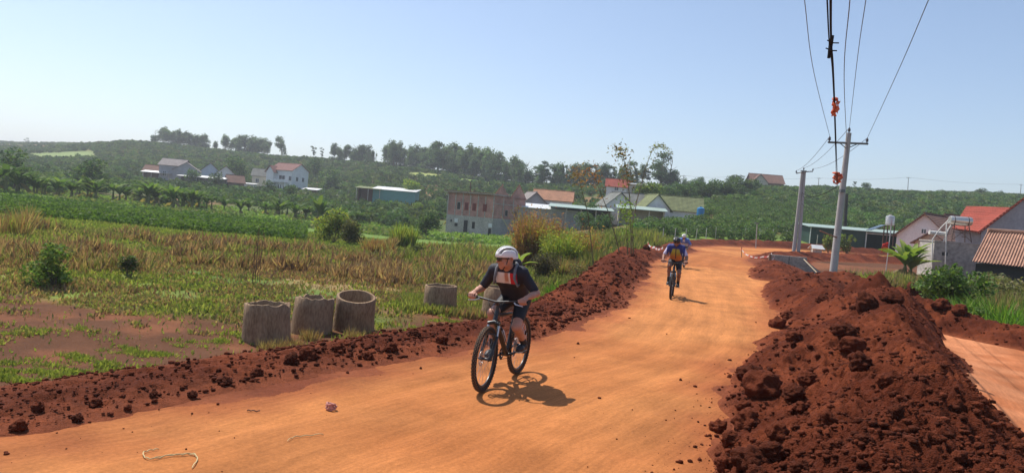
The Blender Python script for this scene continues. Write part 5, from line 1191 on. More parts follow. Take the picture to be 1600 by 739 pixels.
part('solar_panel', W('glass'), t2, lambda b: slab(b, [(-2.2,-.3,-.7),(-.6,-.3,.0),(-.6,.9,.0),(-2.2,.9,-.7)], .06))
# spirit-house like box, flag
sp_ = empty('mailbox_hut', on(1275, 82, 0)); part('body', W('concrete'), sp_, lambda b: b.box(-.5, .5, -.35, .35, -.2, .45)); part('roof', W('metal'), sp_, lambda b: (slab(b, [(-.75,-.6,.42),(.75,-.6,.42),(.6,0,.85),(-.6,0,.85)], .05), slab(b, [(.75,.6,.42),(-.75,.6,.42),(-.6,.002,.85),(.6,.002,.85)], .05))); tag(sp_, 'tiny hut with a pale roof on the red bank before the dark shed', 'small hut')
fl = empty('flag', on(1384, 58, 0)); fz = at(1384, 352, 58)[2]-fl.location.z
part('pole', W('metal'), fl, lambda b: b.tube([(0,0,-.3),(.05,0,fz)], .03, 6))
ff = MB(); fz2 = at(1384, 378, 58)[2]-fl.location.z
gv = [(-.02-.5*i/6+.03*math.sin(j*2), .06*math.sin(i*1.7+j), fz2-.62*j/5-.25*(i/6)**1.5) for j in range(6) for i in range(7)]
ff.add(gv, [(j*7+i, j*7+i+1, (j+1)*7+i+1, (j+1)*7+i) for j in range(5) for i in range(6)]); cl_ = ff.build('cloth', simple('red_cloth', (.62,.03,.015), .8), fl, True); sm = cl_.modifiers.new('s', 'SOLIDIFY'); sm.thickness = .01
tag(fl, 'drooping red flag on a thin pole beside the bright banana plant', 'flag')
# fence along the coffee slope
def fence(pts, gap, h, label):
    root = empty('wire_fence', (pts[0][0], pts[0][1], tz(*pts[0]))); o = Vector(root.location); W_ = []
    n = 0
    for (ax, ay), (bx_, by) in zip(pts[:-1], pts[1:]):
        L = math.dist((ax, ay), (bx_, by)); k = int(L/gap)
        for i in range(k):
            t = i/k; x, y = ax+(bx_-ax)*t, ay+(by-ay)*t; z_ = tz(x, y); W_.append((x, y, z_))
    for x, y, z_ in W_: b = MB(); b.tube([(x-o.x, y-o.y, z_-o.z-.3), (x-o.x+R.uniform(-.05,.05), y-o.y, z_-o.z+h)], .05, 5); b.build('post', W('concrete'), root)
    b = MB()
    for k in (.3,.6,.95):
        b.tube([(x-o.x, y-o.y, z_-o.z+h*k) for x, y, z_ in W_], .008, 4, False)
    b.build('wire', W('steel'), root); tag(root, label, 'fence')
fence([(16.5,80),(25,90),(38,97),(46,99)], 2.4, 1.4, 'low wire fence on thin posts along the coffee slope')
# ------------------------------------------------------------------ headwall, concrete rings
M_conc = simple('weathered_concrete', (.30,.27,.235), .95, .4, 2.2, .5); M_ring = simple('stained_ring_concrete', (.17,.10,.058), .95, .45, 3.2, .9, col2=(.38,.265,.16), stretch=(1,1,.35))
hwp = at(1233, 400, 50); hw_ = empty('culvert_headwall', (hwp[0], hwp[1], hwp[2]), math.radians(-12))
part('wall', M_conc, hw_, lambda b: b.box(-1.15, 1.15, -.15, .25, -1.9, 0), bevel=.02)
part('joint', W('dark'), hw_, lambda b: b.box(-.015, .015, -.155, -.14, -1.9, -.01))
part('wing_wall', M_conc, hw_, lambda b: b.add([(1.151,-.12,-.25),(2.9,-.5,-1.45),(2.9,-.3,-1.45),(1.151,.1,-.25),(1.151,-.12,-2.2),(2.9,-.5,-2.2),(2.9,-.3,-2.2),(1.151,.1,-2.2)], [(3,2,1,0),(4,5,6,7),(0,1,5,4),(1,2,6,5),(2,3,7,6),(3,0,4,7)]))
part('form_board', W('wood'), hw_, lambda b: b.box(-1.3, -1.16, -.1, .25, -.6, .02)); tag(hw_, 'grey concrete culvert headwall beside the road near the poles', 'retaining wall')
pk = MB(); pk.tube([at(1256,405,49.0), at(1288,438,46.0)], .035, 5); o = pk.build('wooden_stake', simple('pale_wood', (.45,.36,.24), .8)); tag(o, 'thin pale wooden stake leaning on the concrete headwall', 'stake')
def ring(px, py, d, tx, ty, rough, label, r=.5, h=.86, seed=0, flare=.03):
    p = gz(px, py, -1.42) if d is None else at(px, py, d); th = .075; n = 72; prof = [(r+flare,0),(r+flare*.4,h*.35),(r,h*.7),(r-.004,h-.02),(r-.02,h),(r-th+.01,h),(r-th,h-.02),(r-th,0)]
    b = MB(); b.lathe(prof, n, closed=True)
    m_ = len(prof); vv = []
    for i, v in enumerate(b.v):
        k = i//m_; j = i % m_; a = k/n*6.28318; z_ = v[2]
        if j in (2,3,4,5,6): z_ += (fbm(np.array([math.cos(a)*2.2+seed]), np.array([math.sin(a)*2.2]), 4, seed)[0]-.5)*rough*(1 if j > 2 else .3)
        s = 1+(fbm(np.array([math.cos(a)*1.5+seed*2]), np.array([math.sin(a)*1.5+j*.3]), 3, seed+3)[0]-.5)*.035
        vv.append((v[0]*s, v[1]*s, z_))
    b.v = vv; o = b.build('concrete_ring', M_ring, None, True, loc=(p[0], p[1], tz(p[0], p[1])-.06)); o.rotation_euler = (math.radians(tx), math.radians(ty), seed)
    tag(o, label, 'concrete ring', 'concrete well rings in the field'); return o
def rloc(px, Y): return None
for px, Y, tx, ty, rough, r, h, s, lb in ((416,15.9,0,-2,.16,.485,.86,1,'broken rimmed concrete ring, leftmost and palest of the row'),(486,17.2,-3,2,.22,.46,.88,2,'concrete ring with a ragged broken rim between two others'),
        (552,18.0,13,4,.02,.475,.93,3,'neat concrete ring with an intact rim, tilted, third of the row'),(687,22.2,0,-1,.05,.49,.86,4,'dark concrete ring standing apart in the field left of the cyclist'),(778,21.6,-1,2,.03,.50,1.0,5,'pale concrete ring half hidden behind the front cyclist')):
    p = on(px, Y); o = ring(px, None, None, tx, ty, rough, lb, r, h, s) if False else None
    gzsave = (p[0], p[1])
    th = .075; n = 72; prof = [(r+.035,0),(r+.015,h*.35),(r,h*.7),(r-.004,h-.02),(r-.02,h),(r-th+.01,h),(r-th,h-.02),(r-th,0)]; b = MB(); b.lathe(prof, n, closed=True); m_ = len(prof); vv = []
    for i, v in enumerate(b.v):
        k = i//m_; j = i % m_; a = k/n*6.28318; z_ = v[2]
        if j in (2,3,4,5,6): z_ += (fbm(np.array([math.cos(a)*2.2+s]), np.array([math.sin(a)*2.2]), 4, s)[0]-.55)*rough*(1 if j > 2 else .3)
        sc_ = 1+(fbm(np.array([math.cos(a)*1.5+s*2]), np.array([math.sin(a)*1.5+j*.3]), 3, s+3)[0]-.5)*.035; vv.append((v[0]*sc_, v[1]*sc_, z_))
    b.v = vv; o = b.build('concrete_ring', M_ring, None, True, loc=(p[0], p[1], p[2]-.05)); o.rotation_euler = (math.radians(tx), math.radians(ty), 0); tag(o, lb, 'concrete ring', 'concrete well rings in the field')
for px, Y in ((452,15.3),(482,16.2),(428,15.0),(560,16.6)): blade_clump('dry_grass_clump', px, Y, .7, .38, 420, G_DRY, {452:'tawny dry grass between the two broken rings',482:'dry stalks before the ragged rimmed ring',428:'sparse grass at the foot of the palest ring',560:'dry grass at the foot of the neat ring'}[px], 'dry grass', wid=.005)
# ------------------------------------------------------------------ power poles and lines
M_pole = simple('pole_concrete', (.40,.39,.375), .9, .15, 3, .2); M_steel = simple('galvanised_steel', (.16,.17,.18), .5, .2, 4, metal=.5); M_cable = simple('cable_black', (.02,.02,.022), .9, spec=.05); M_wire = simple('wire_alu', (.12,.12,.13), .5, metal=.3); M_ins = simple('insulator', (.10,.09,.09), .3); M_tape = simple('orange_ribbon', (.72,.16,.06), .6, .3, 8)
def powerpole(px, Y, ytop, r0, r1, arm, label, double=False, xt=None):
    b0 = on(px, Y, 0); root = empty('power_pole', b0); b0 = Vector(b0); top = Vector(at(xt, ytop, Y))-b0
    if double: 
        for s in (-.22, .22): part('post', M_pole, root, lambda b: b.tube([(s,0,-.5),(top.x*.5+s*.75,0,top.z*.5),(top.x+s*.45,0,top.z)], [r0,(r0+r1)/2,r1], 12)) 
    else: b = MB(); b.tube([(0,0,-1.2),(top.x*.5,0,top.z*.5),(top.x,0,top.z)], [r0,(r0+r1)/2,r1], 18); b.build('post', M_pole, root, True)
    tag(root, label, 'power pole'); return root, b0, top
pp, pb, pt = powerpole(1300, 35, 208, .19, .115, None, 'nearer tall round concrete power pole with a steel crossarm', xt=1326.5)
aL = Vector(at(1294, 222.5, 34.6))-pb; aR = Vector(at(1356, 225, 35.4))-pb
part('crossarm', M_steel, pp, lambda b: b.tube([aL, aR], .05, 4))
part('brace', M_steel, pp, lambda b: (b.tube([aL.lerp(aR, .28), Vector(at(1322,232,34.9))-pb], .022, 4), b.tube([aL.lerp(aR, .76), Vector(at(1324,232,34.9))-pb], .022, 4)))
def insul(base, parent):
    b = MB(); c = tuple(base); b.lathe([(0,0),(.025,0),(.025,.06),(.065,.07),(.07,.10),(.04,.12),(.065,.14),(.06,.19),(.03,.21),(.03,.25),(0,.26)], 12, c); b.build('insulator', M_ins, parent, True)
insul(aL+Vector((.05,0,.03)), pp); insul(aR-Vector((.05,0,-.03)), pp); insul(Vector((pt.x, 0, pt.z)), pp)
part('cable_clamp', M_steel, pp, lambda b: b.box(pt.x*.63-.16, pt.x*.63+.04, -.22, .0, pt.z*.60, pt.z*.60+.14))
part('hanging_tag', simple('rusty_plate', (.25,.12,.08), .8), pp, lambda b: b.box(-.75, -.12, -.2, -.17, 2.05, 2.35) if False else b.tube([(-.9,-.2,2.35),(-.45,-.22,2.2),(-.05,-.15,2.1)], .035, 5))
pd, pb2, pt2 = powerpole(1243, 66, 268, .17, .12, None, 'farther twin post concrete power pole behind the headwall', True, xt=1255.5)
bL = Vector(at(1244,271,66))-pb2; bR = Vector(at(1270,268,66))-pb2
part('crossarm', M_steel, pd, lambda b: b.tube([bL, Vector((pt2.x,-.2,pt2.z-.05)), bR], .05, 4)); part('cap', M_steel, pd, lambda b: b.box(pt2.x-.22, pt2.x+.22, -.16, .16, pt2.z, pt2.z+.08))
for v in (bL, bR, Vector((pt2.x,0,pt2.z+.08))): insul(v+Vector((0,0,.02)), pd)
part('service_loops', M_wire, pd, lambda b: [b.tube([Vector(at(px, py, 65.5))-pb2 for px, py in pts], .02, 4, False) for pts in (((1254,305),(1262,318),(1275,328),(1286,332)),((1254,302),(1268,310),(1282,322),(1290,326)),((1253,318),(1262,330),(1272,338)))])
def span(name, a, b_, sag, r, m, label, cat='power line', n=28, ext=None):
    a, b_ = Vector(a), Vector(b_); pts = []
    if ext: b_ = b_+(b_-a)*ext; 
    for i in range(n+1): t = i/n; p = a.lerp(b_, t); p.z -= sag*4*t*(1-t); pts.append(p)
    b = MB(); b.tube(pts, r, 6); o = b.build(name, m, None, True); return tag(o, label, cat)
def through(name, A, pxs, Ys, r, m, label, twist=0):
    """a line from the pole over the camera side; the last points continue it out of the frame"""
    P = [Vector(A)]+[Vector(at(px, py, Y)) for (px, py), Y in zip(pxs, Ys)]
    d = P[-1]-P[-2]; P.append(P[-1]+d*.5+Vector((0,0,.0))); P.append(P[-1]+d*1.0+Vector((0,0,.15)))
    # smooth resample
    Q_ = []
    for i in range(len(P)-1):
        p0 = P[max(0,i-1)]; p1 = P[i]; p2 = P[i+1]; p3 = P[min(len(P)-1,i+2)]
        for k in range(10):
            t = k/10; Q_.append(.5*((2*p1)+(p2-p0)*t+(2*p0-5*p1+4*p2-p3)*t*t+(3*p1-p0-3*p2+p3)*t**3))
    Q_.append(P[-1]); b = MB(); b.tube(Q_, r, 7); o = b.build(name, m, None, True); return tag(o, label, 'power line')
topw = pb+Vector((pt.x,0,pt.z+.26)); lw = pb+aL+Vector((.05,0,.28)); rw = pb+aR+Vector((-.05,0,.28))
through('power_line', lw, ((1272,115),(1257,0)), (22,15.5), .009, M_wire, 'thin wire running up from the left end of the crossarm')
through('power_line', rw, ((1404,110),(1451,0)), (21,14.5), .009, M_wire, 'thin wire running up from the right end of the crossarm')
through('power_line', topw, ((1340,90),(1353,0)), (21,15), .009, M_wire, 'thin wire running up from the pole top')
through('power_line', pb+Vector((pt.x*.9,-.1,pt.z*.86)), ((1319,130),(1328,0)), (19,12), .009, M_wire, 'thin wire between the thick cable and the pole top wire')
cabA = Vector(at(1307, 292, 34.7))
through('thick_cable', cabA, ((1303,160),(1296,70),(1292.5,0)), (13,8.8,7.0), .008, M_cable, 'thick black cable bundle running overhead, left strand')
through('thick_cable', cabA+Vector((.05,0,.02)), ((1304,160),(1299,70),(1298,0)), (13,8.8,7.0), .0125, M_cable, 'thicker black cable bundle running overhead, right strand')
for (px, py, Y, s) in ((1298.5,68,8.8,.05),(1296,80,9.2,.045)):
    b = MB(); p = Vector(at(px, py, Y)); b.tube([p+Vector((-.05,0,.03)), p+Vector((.02,-.02,0)), p+Vector((.09,0,.01))], .008, 5); b.tube([p+Vector((0,0,-.09)), p+Vector((.005,0,.09))], [.02,.024], 8); o = b.build('cable_tie', M_cable, None, True); tag(o, 'upper black tie binding the thick overhead cables' if py == 68 else 'lower black tie binding the thick overhead cables', 'cable tie')
def ribbon(px, py, Y, w_, h, label):
    c = Vector(at(px, py, Y)); b = MB(); 
    for k in range(7):
        pts = []; x = R.uniform(-.3,.5)*w_; y = R.uniform(-.3,.3)*w_; zz = R.uniform(.1,.5)*h; wd = w_*R.uniform(.15,.3)
        for i in range(6): pts.append((x+R.uniform(-.2,.2)*w_, y+R.uniform(-.2,.2)*w_, zz-h*.9*i/5*R.uniform(.8,1.1)))
        V = []
        for i, p in enumerate(pts): a = i*.9+k; V += [(p[0]-wd*math.cos(a), p[1]-wd*math.sin(a), p[2]), (p[0]+wd*math.cos(a), p[1]+wd*math.sin(a), p[2]+.01)]
        b.add(V, [(2*i, 2*i+1, 2*i+3, 2*i+2) for i in range(5)])
    b.lathe([(w_*.15,h*.55),(w_*.45,h*.5),(w_*.5,h*.4),(w_*.2,h*.3)], 9); o = b.build('warning_ribbon', M_tape, None, True, loc=c); sm = o.modifiers.new('s', 'SOLIDIFY'); sm.thickness = .004; tag(o, label, 'ribbon')
ribbon(1304, 165, 13, .11, .26, 'crumpled orange ribbon tied high on the thick cable'); ribbon(1306, 277, 32, .34, .42, 'spiky orange ribbon tied on the cable beside the near pole')
t2w = pb2+Vector((pt2.x,0,pt2.z+.3))
span('power_line', lw, pb2+bL+Vector((0,0,.25)), .3, .012, M_wire, 'wire from the left crossarm end to the farther pole'); span('power_line', topw, t2w, .35, .012, M_wire, 'wire from the near pole top to the farther pole top'); span('power_line', rw, pb2+bR+Vector((0,0,.25)), .35, .012, M_wire, 'wire from the right crossarm end to the farther pole'); span('thick_cable', cabA, pb2+Vector((pt2.x,-.2,pt2.z*.75)), .4, .018, M_cable, 'dark cable sagging between the two poles')
b = MB(); b.tube([on(1319,112,-.5), at(1323,303,112)], [.30,.24], 8); o = b.build('timber_post', simple('dark_timber', (.05,.045,.04), .9)); tag(o, 'thick dark post rising behind the dark green shed', 'post')
# lamp-like post on the slope and far utility poles
far_p = []
for px, yb, yt, Y, lb in ((1155,292,274,262,'far utility pole left of the brown roofed hill house'),(1418,301,277,292,'far utility pole on the skyline above the dark shed'),(1594,309,288,300,'far utility pole at the right end of the skyline'),(1278,297,278,300,'far utility pole on the skyline between the two near poles'),(1067,295,274,262,'far utility pole on the skyline beside the big dark tree')):
    bs = on(px, Y, -.3); tp_ = Vector(at(px+1.5, yt, Y)); r = empty('utility_pole', bs); tl = tp_-Vector(bs); part('post', M_pole, r, lambda b: b.tube([(0,0,0), tl], [.16,.11], 6)); part('crossarm', M_steel, r, lambda b: b.tube([tl+Vector((-.9,0,-.3)), tl+Vector((.9,0,-.3))], .06, 4)); tag(r, lb, 'utility pole'); far_p.append((px, tp_))
far_p.sort(key=lambda t: t[0])
for (p1, a), (p2, b_) in zip(far_p[:-1], far_p[1:]): span('power_line', a, b_, .8, .028, M_wire, {1067:'distant wire left of the hill house',1155:'distant wire above the hill house',1278:'distant wire right of the near pole',1418:'distant wire at the right end of the skyline'}[p1])
for px, Y, yt, lb in ((1181,80,350,'thin grey post with a small lamp at the coffee slope fence'),):
    bs = on(px, Y, -.2); r = empty('slim_post', bs); tl = Vector(at(px+2, yt, Y))-Vector(bs); part('post', M_pole, r, lambda b: b.tube([(0,0,0), tl], .05, 6)); part('lamp_head', M_steel, r, lambda b: b.box(tl.x-.25, tl.x+.2, -.1, .1, tl.z, tl.z+.12)); tag(r, lb, 'lamp post')
# ------------------------------------------------------------------ barrier tape, small litter
def tape(pxs, label, wd=.09):
    P = [Vector(at(px, py, Y)) for px, py, Y in pxs]; Q_ = []
    for i in range(len(P)-1):
        for k in range(8): t = k/8; p = P[i].lerp(P[i+1], t); p.z -= .12*4*t*(1-t); Q_.append(p)
    Q_.append(P[-1]); V = []; 
    for i, p in enumerate(Q_): a = .5*math.sin(i*.35); V += [p+Vector((0, math.sin(a)*wd/2, math.cos(a)*wd/2)), p-Vector((0, math.sin(a)*wd/2, math.cos(a)*wd/2))]
    b = MB(); b.add(V, [(2*i,2*i+1,2*i+3,2*i+2) for i in range(len(Q_)-1)]); o = b.build('barrier_tape', M_btape); sm = o.modifiers.new('s','SOLIDIFY'); sm.thickness = .003; tag(o, label, 'barrier tape')
m_, nt_, p_, _o = _mat('red_white_tape'); M_btape = m_; tc_ = N(nt_, 'ShaderNodeNewGeometry'); wv = N(nt_, 'ShaderNodeTexWave', wave_type='BANDS', bands_direction='DIAGONAL', Scale=1.1); nt_.links.new(tc_.outputs['Position'], wv.inputs['Vector']); cr = N(nt_, 'ShaderNodeValToRGB'); cr.color_ramp.interpolation = 'CONSTANT'; cr.color_ramp.elements[0].color = (.75,.70,.66,1); cr.color_ramp.elements[1].position = .62; cr.color_ramp.elements[1].color = (.6,.09,.07,1); nt_.links.new(wv.outputs['Fac'], cr.inputs[0]); nt_.links.new(cr.outputs[0], p_.inputs['Base Color'])
tape(((1012,379,44),(1022,386,43),(1036,387,41)), 'red and white tape end lying on the left bank near the second cyclist', .12)
tape(((1158,388,55),(1170,399,54),(1192,401,52),(1206,396,51)), 'red and white tape strung from a stake to the headwall')
tape(((1210,400,50),(1204,408,49.5),(1198,413,49.5)), 'loose tape end hanging at the corner of the headwall')
for px, Y, lb in ((1159,55,'short wooden stake holding the barrier tape'),): 
    b = MB(); b.tube([on(px, Y, -.2), at(px, 386, Y)], .03, 5); o = b.build('wooden_stake', W('wood')); tag(o, lb, 'stake')
def straw(pts, r, m, name, label, cat):
    P = [Vector(gz(px, py, 0)) for px, py in pts]; Q_ = []
    for i in range(len(P)-1):
        p0 = P[max(0,i-1)]; p1 = P[i]; p2 = P[i+1]; p3 = P[min(len(P)-1,i+2)]
        for k in range(6): t = k/6; Q_.append(.5*((2*p1)+(p2-p0)*t+(2*p0-5*p1+4*p2-p3)*t*t+(3*p1-p0-3*p2+p3)*t**3))
    Q_.append(P[-1]); Q_ = [Vector((q.x, q.y, tz(q.x, q.y)+r+.002+.01*abs(math.sin(i*.7)))) for i, q in enumerate(Q_)]
    b = MB(); b.tube(Q_, r*.75, 6); o = b.build(name, m, None, True); tag(o, label, cat)
M_straw = simple('dry_vine', (.52,.40,.20), .8)
straw(((300,735),(308,722),(302,714),(285,715),(262,717),(238,722),(226,719),(224,711),(236,706),(248,704)), .006, M_straw, 'dry_vine', 'pale dry vine curled in a loop on the road at bottom left', 'dry vine')
straw(((237,721),(262,716),(292,714),(305,716)), .004, M_straw, 'dry_vine', 'thin straw strand crossing the curled vine', 'dry vine')
straw(((449,692),(460,686),(480,684),(505,681)), .005, M_straw, 'dry_stick', 'thin dry stick on the road right of the curled vine', 'dry stick')
straw(((386,645),(394,645.5),(406,646)), .008, simple('brown_twig', (.16,.08,.05), .9), 'dry_stick', 'short brown twig on the road below the left bank', 'dry stick')
kn = gz(517, 641, 0); b = MB()
for k in range(5):
    a0 = R.random()*6; pts = [(.045*math.cos(a0+t*.9)+R.uniform(-.01,.01), .035*math.sin(a0+t*.9), .02+.012*k*.8+.012*math.sin(t*1.3)) for t in range(8)]; b.tube(pts, .009, 6)
o = b.build('knotted_rag', simple('pink_rag', (.50,.22,.18), .8, .5, 30), None, True, loc=(kn[0], kn[1], tz(kn[0], kn[1]))); tag(o, 'small knotted pink and white rag lying on the road', 'rag')
# ------------------------------------------------------------------ bicycles
def proj(p):
    v = MC.T @ (np.array(p, float)-np.array([0, 0, CAM_H])); return 800+FPX*v[0]/-v[2], 369.5-FPX*v[1]/-v[2]
M_blk = simple('black_paint', (.018,.018,.020), .35, .2, 8, spec=.5); M_tyre = simple('dusty_tyre', (.035,.028,.024), .9, .3, 30, .3); M_tan = simple('dusty_tread', (.16,.10,.06), .95, .4, 40, .3)
M_alu = simple('bare_alloy', (.55,.55,.56), .3, .1, 5, metal=.8); M_spoke = simple('spoke_steel', (.40,.40,.40), .35, .1, 5, metal=.7); M_grip = simple('rubber', (.02,.02,.02), .8); M_dkm = simple('dark_metal', (.06,.06,.065), .4, .2, 8, metal=.6)
M_org = simple('orange_decal', (.55,.10,.03), .5); M_bottle = simple('clear_bottle', (.65,.68,.70), .3); M_wht = simple('white_gloss', (.75,.75,.75), .35, .05)
RW = .365
def wheel(parent, x, yaw=0.0, detail=True, knob=True):
    w_ = empty('wheel'); w_.parent = parent; w_.location = (x, 0, RW); w_.rotation_euler = (0, 0, yaw)
    n = 96 if detail else 40; b = MB(); prof = []
    for k in range(14):
        a = 2*math.pi*k/14; prof.append((RW-.027+.027*math.cos(a), .028*math.sin(a)))
    b.lathe(prof, n, axis='y', closed=True); b.build('tyre', M_tyre, w_, True)
    if knob and detail:
        b = MB()
        for k in range(110):
            a = 2*math.pi*k/110; ca, sa = math.cos(a), math.sin(a)
            for yo in ((-.014, .014) if k % 2 else (-.022, 0, .022)):
                r_ = RW-.001-abs(yo)*.35; c = Vector((ca*r_, yo, sa*r_)); t = Vector((-sa, 0, ca))*.0065; yv = Vector((0,.0055,0)); rn = Vector((ca,0,sa))*.005
                b.add([c-t-yv-rn, c+t-yv-rn, c+t+yv-rn, c-t+yv-rn, c-t-yv+rn, c+t-yv+rn, c+t+yv+rn, c-t+yv+rn], [(0,3,2,1),(4,5,6,7),(0,1,5,4),(1,2,6,5),(2,3,7,6),(3,0,4,7)])
        b.build('tread', M_tan, w_)
    b = MB(); b.lathe([(RW-.050,-.013),(RW-.072,-.010),(RW-.076,0),(RW-.072,.010),(RW-.050,.013)], n, axis='y', closed=True); b.build('rim', M_blk, w_, True)
    b = MB(); b.lathe([(0,-.055),(.018,-.055),(.026,-.04),(.016,-.03),(.016,.03),(.026,.04),(.018,.055),(0,.055)], 20, axis='y'); b.build('hub', M_dkm, w_, True)
    b = MB(); ns = 28
    for k in range(ns):
        a = 2*math.pi*k/ns; s = (-1)**k; a2 = a+s*.55*(1 if (k//2) % 2 else -1)
        b.tube([(.024*math.cos(a2), s*.036, .024*math.sin(a2)), ((RW-.074)*math.cos(a), 0, (RW-.074)*math.sin(a))], .0013 if detail else .0012, 4)
    b.build('spokes', M_spoke, w_)
    b = MB(); b.lathe([(.062,-.047),(.088,-.047),(.088,-.0445),(.062,-.0445)], 40, axis='y', closed=True)
    for k in range(6): a = k*math.pi/3; b.tube([(.015*math.cos(a),-.046,.015*math.sin(a)),(.065*math.cos(a+.3),-.046,.065*math.sin(a+.3))], .003, 4)
    b.build('brake_disc', M_alu, w_); return w_
def bicycle(loc, rz, label, steer=0.0, crank=0.0, detail=True, front=M_blk):
    root = empty('bicycle', loc, rz); P = lambda *a: Vector(a)
    BB, SEAT, ST, HT, HB, RA, FA = P(0,0,.315), P(-.225,0,.955), P(-.175,0,.80), P(.405,0,.86), P(.44,0,.765), P(-.44,0,RW), P(.672,0,RW)
    b = MB(); b.tube([HT, P(.30,0,.82), ST.lerp(HT,.2)-P(0,0,.01), ST-P(0,0,.03)], [.026,.022,.018,.016], 12); b.tube([HB, P(.22,0,.56), BB], [.033,.030,.030], 12); b.tube([ST+P(-.012,0,.03), BB], [.018,.020], 12)
    b.tube([HT+P(-.008,0,.02), HB+P(.008,0,-.02)], .028, 12); b.tube([BB-P(0,.045,0), BB+P(0,.045,0)], .026, 14)
    for s in (-1, 1):
        b.tube([BB+P(-.03,s*.03,0), P(-.2,s*.05,.32), RA+P(0,s*.068,0)], [.014,.011,.010], 8); b.tube([ST+P(-.005,s*.015,-.05), P(-.28,s*.055,.62), RA+P(0,s*.068,0)], [.010,.009,.009], 8)
    b.build('frame', M_blk, root, True)
    b = MB(); b.tube([ST+P(-.008,0,.0), SEAT-P(0,0,.05)], .0145, 10); b.build('seat_post', M_blk, root, True)
    b = MB(); pr = [(-.13,.07,0),(-.11,.068,.02),(-.03,.05,.018),(.05,.024,.012),(.13,.014,.0)]; V = []
    for x, w_, z in pr: V += [(SEAT.x+x,-w_,SEAT.z+z-.015),(SEAT.x+x,-w_*.6,SEAT.z+z+.012),(SEAT.x+x,0,SEAT.z+z+.005),(SEAT.x+x,w_*.6,SEAT.z+z+.012),(SEAT.x+x,w_,SEAT.z+z-.015),(SEAT.x+x,0,SEAT.z+z-.04)]
    F = [(i*6+j, i*6+(j+1) % 6, (i+1)*6+(j+1) % 6, (i+1)*6+j) for i in range(4) for j in range(6)]+[tuple(range(6)), tuple(range(24,30))[::-1]]
    b.add(V, F); b.tube([(SEAT.x-.09,0,SEAT.z-.03),(SEAT.x+.08,0,SEAT.z-.035)], .008, 6); b.build('saddle', M_blk, root, True)
    fk = empty('fork'); fk.parent = root
    cs, sn = math.cos(steer), math.sin(steer); 
    def S(v):                         # steer about the head axis (taken as vertical through its middle)
        o = P(.425,0,0); d = Vector(v)-o; return o+P(d.x*cs-d.y*sn, d.x*sn+d.y*cs, d.z)
    b = MB()
    for s in (-1, 1): b.tube([S(P(.505,s*.062,.60)), S(FA+P(-.005,s*.062,.03)), S(FA+P(0,s*.06,-.015))], [.021,.020,.014], 12)
    b.tube([S(P(.545,-.062,.555)), S(P(.60,0,.65)) if False else S(P(.57,-.045,.635)), S(P(.57,.045,.635)), S(P(.545,.062,.555))], .013, 8); b.build('lowers', front, fk, True)
    for s in (-1, 1): b = MB(); b.tube([S(P(.478,s*.062,.72)), S(P(.515,s*.062,.58))], .0165, 12); b.build('stanchion', M_alu, fk, True)
    b = MB(); b.tube([S(P(.47,-.075,.735)), S(P(.455,0,.755)), S(P(.47,.075,.735))], [.022,.026,.022], 10); b.build('crown', front, fk, True)
    b = MB(); b.tube([S(FA-P(0,.085,0)), S(FA+P(0,.085,0))], .010, 8); b.tube([S(FA+P(-.03,.07,.05)), S(FA+P(-.055,.07,.10))], .018, 6); b.build('axle', M_dkm, fk, True)
    wf = wheel(root, 0, 0, detail); c = S(FA); wf.location = c; wf.rotation_euler = (0, 0, steer); wheel(root, -.44, 0, detail)
    # cockpit
    hb = empty('handlebar'); hb.parent = root; HC = P(.455,0,.985)
    b = MB(); b.tube([S(P(.405,0,.95)), S(HC)], [.018,.02], 10); b.tube([HT+P(-.008,0,.01), P(.39,0,.965)], .019, 10); b.build('stem', M_blk, hb, True)
    b = MB(); pts = [(.41,-.365,1.015),(.435,-.2,1.01),(.452,-.05,.99),(.455,0,.985),(.452,.05,.99),(.435,.2,1.01),(.41,.365,1.015)]; b.tube([S(p) for p in pts], .0125, 10); b.build('bar', M_blk, hb, True)
    for s in (-1, 1):
        b = MB(); b.tube([S((.428,s*.235,1.012)), S((.411,s*.37,1.016))], .0175, 12); b.build('grip', M_grip, hb, True)
        b = MB(); b.tube([S((.435,s*.21,1.0)), S((.475,s*.24,.985)), S((.49,s*.33,.975))], [.010,.007,.006], 6); b.build('brake_lever', M_alu, hb, True)
    b = MB(); b.tube([S((.45,.10,1.0)), S((.50,.09,.97)), S((.51,.07,.80)), S((.56,.07,.60)), S(FA+P(-.04,.075,.11))], .004, 5, False); b.tube([S((.45,-.10,1.0)), S((.52,-.06,.96)), S((.47,-.02,.86)), (.36,.03,.75), (.1,.04,.45)], .004, 5, False); b.build('cables', M_grip, hb)
    # drivetrain
    ck = empty('crankset'); ck.parent = root; ck.location = BB
    b = MB(); b.lathe([(.045,-.062),(.072,-.062),(.076,-.060),(.072,-.058),(.045,-.058)], 40, axis='y', closed=True)
    for k in range(4): a = k*math.pi/2+.4; b.tube([(0,-.062,0),(.055*math.cos(a),-.06,.055*math.sin(a))], .008, 5)
    b.build('chainring', M_dkm, ck, True)
    for s in (-1, 1):
        a = crank+(math.pi if s > 0 else 0); e = P(.172*math.cos(a), s*.085, .172*math.sin(a)); b = MB(); b.tube([P(0,s*.06,0), e], [.014,.011], 8); b.build('crank_arm', M_dkm, ck, True)
        b = MB(); b.box(e.x-.045, e.x+.045, e.y+s*.055-.045, e.y+s*.055+.045, e.z-.009, e.z+.009); b.build('pedal', M_dkm, ck, bevel=.003)
    b = MB(); 
    for r_, y in ((.065,-.040),(.05,-.034),(.036,-.028)): b.lathe([(.015,y-.0015),(r_,y-.0015),(r_,y+.0015),(.015,y+.0015)], 28, (-.44,0,RW), 'y')
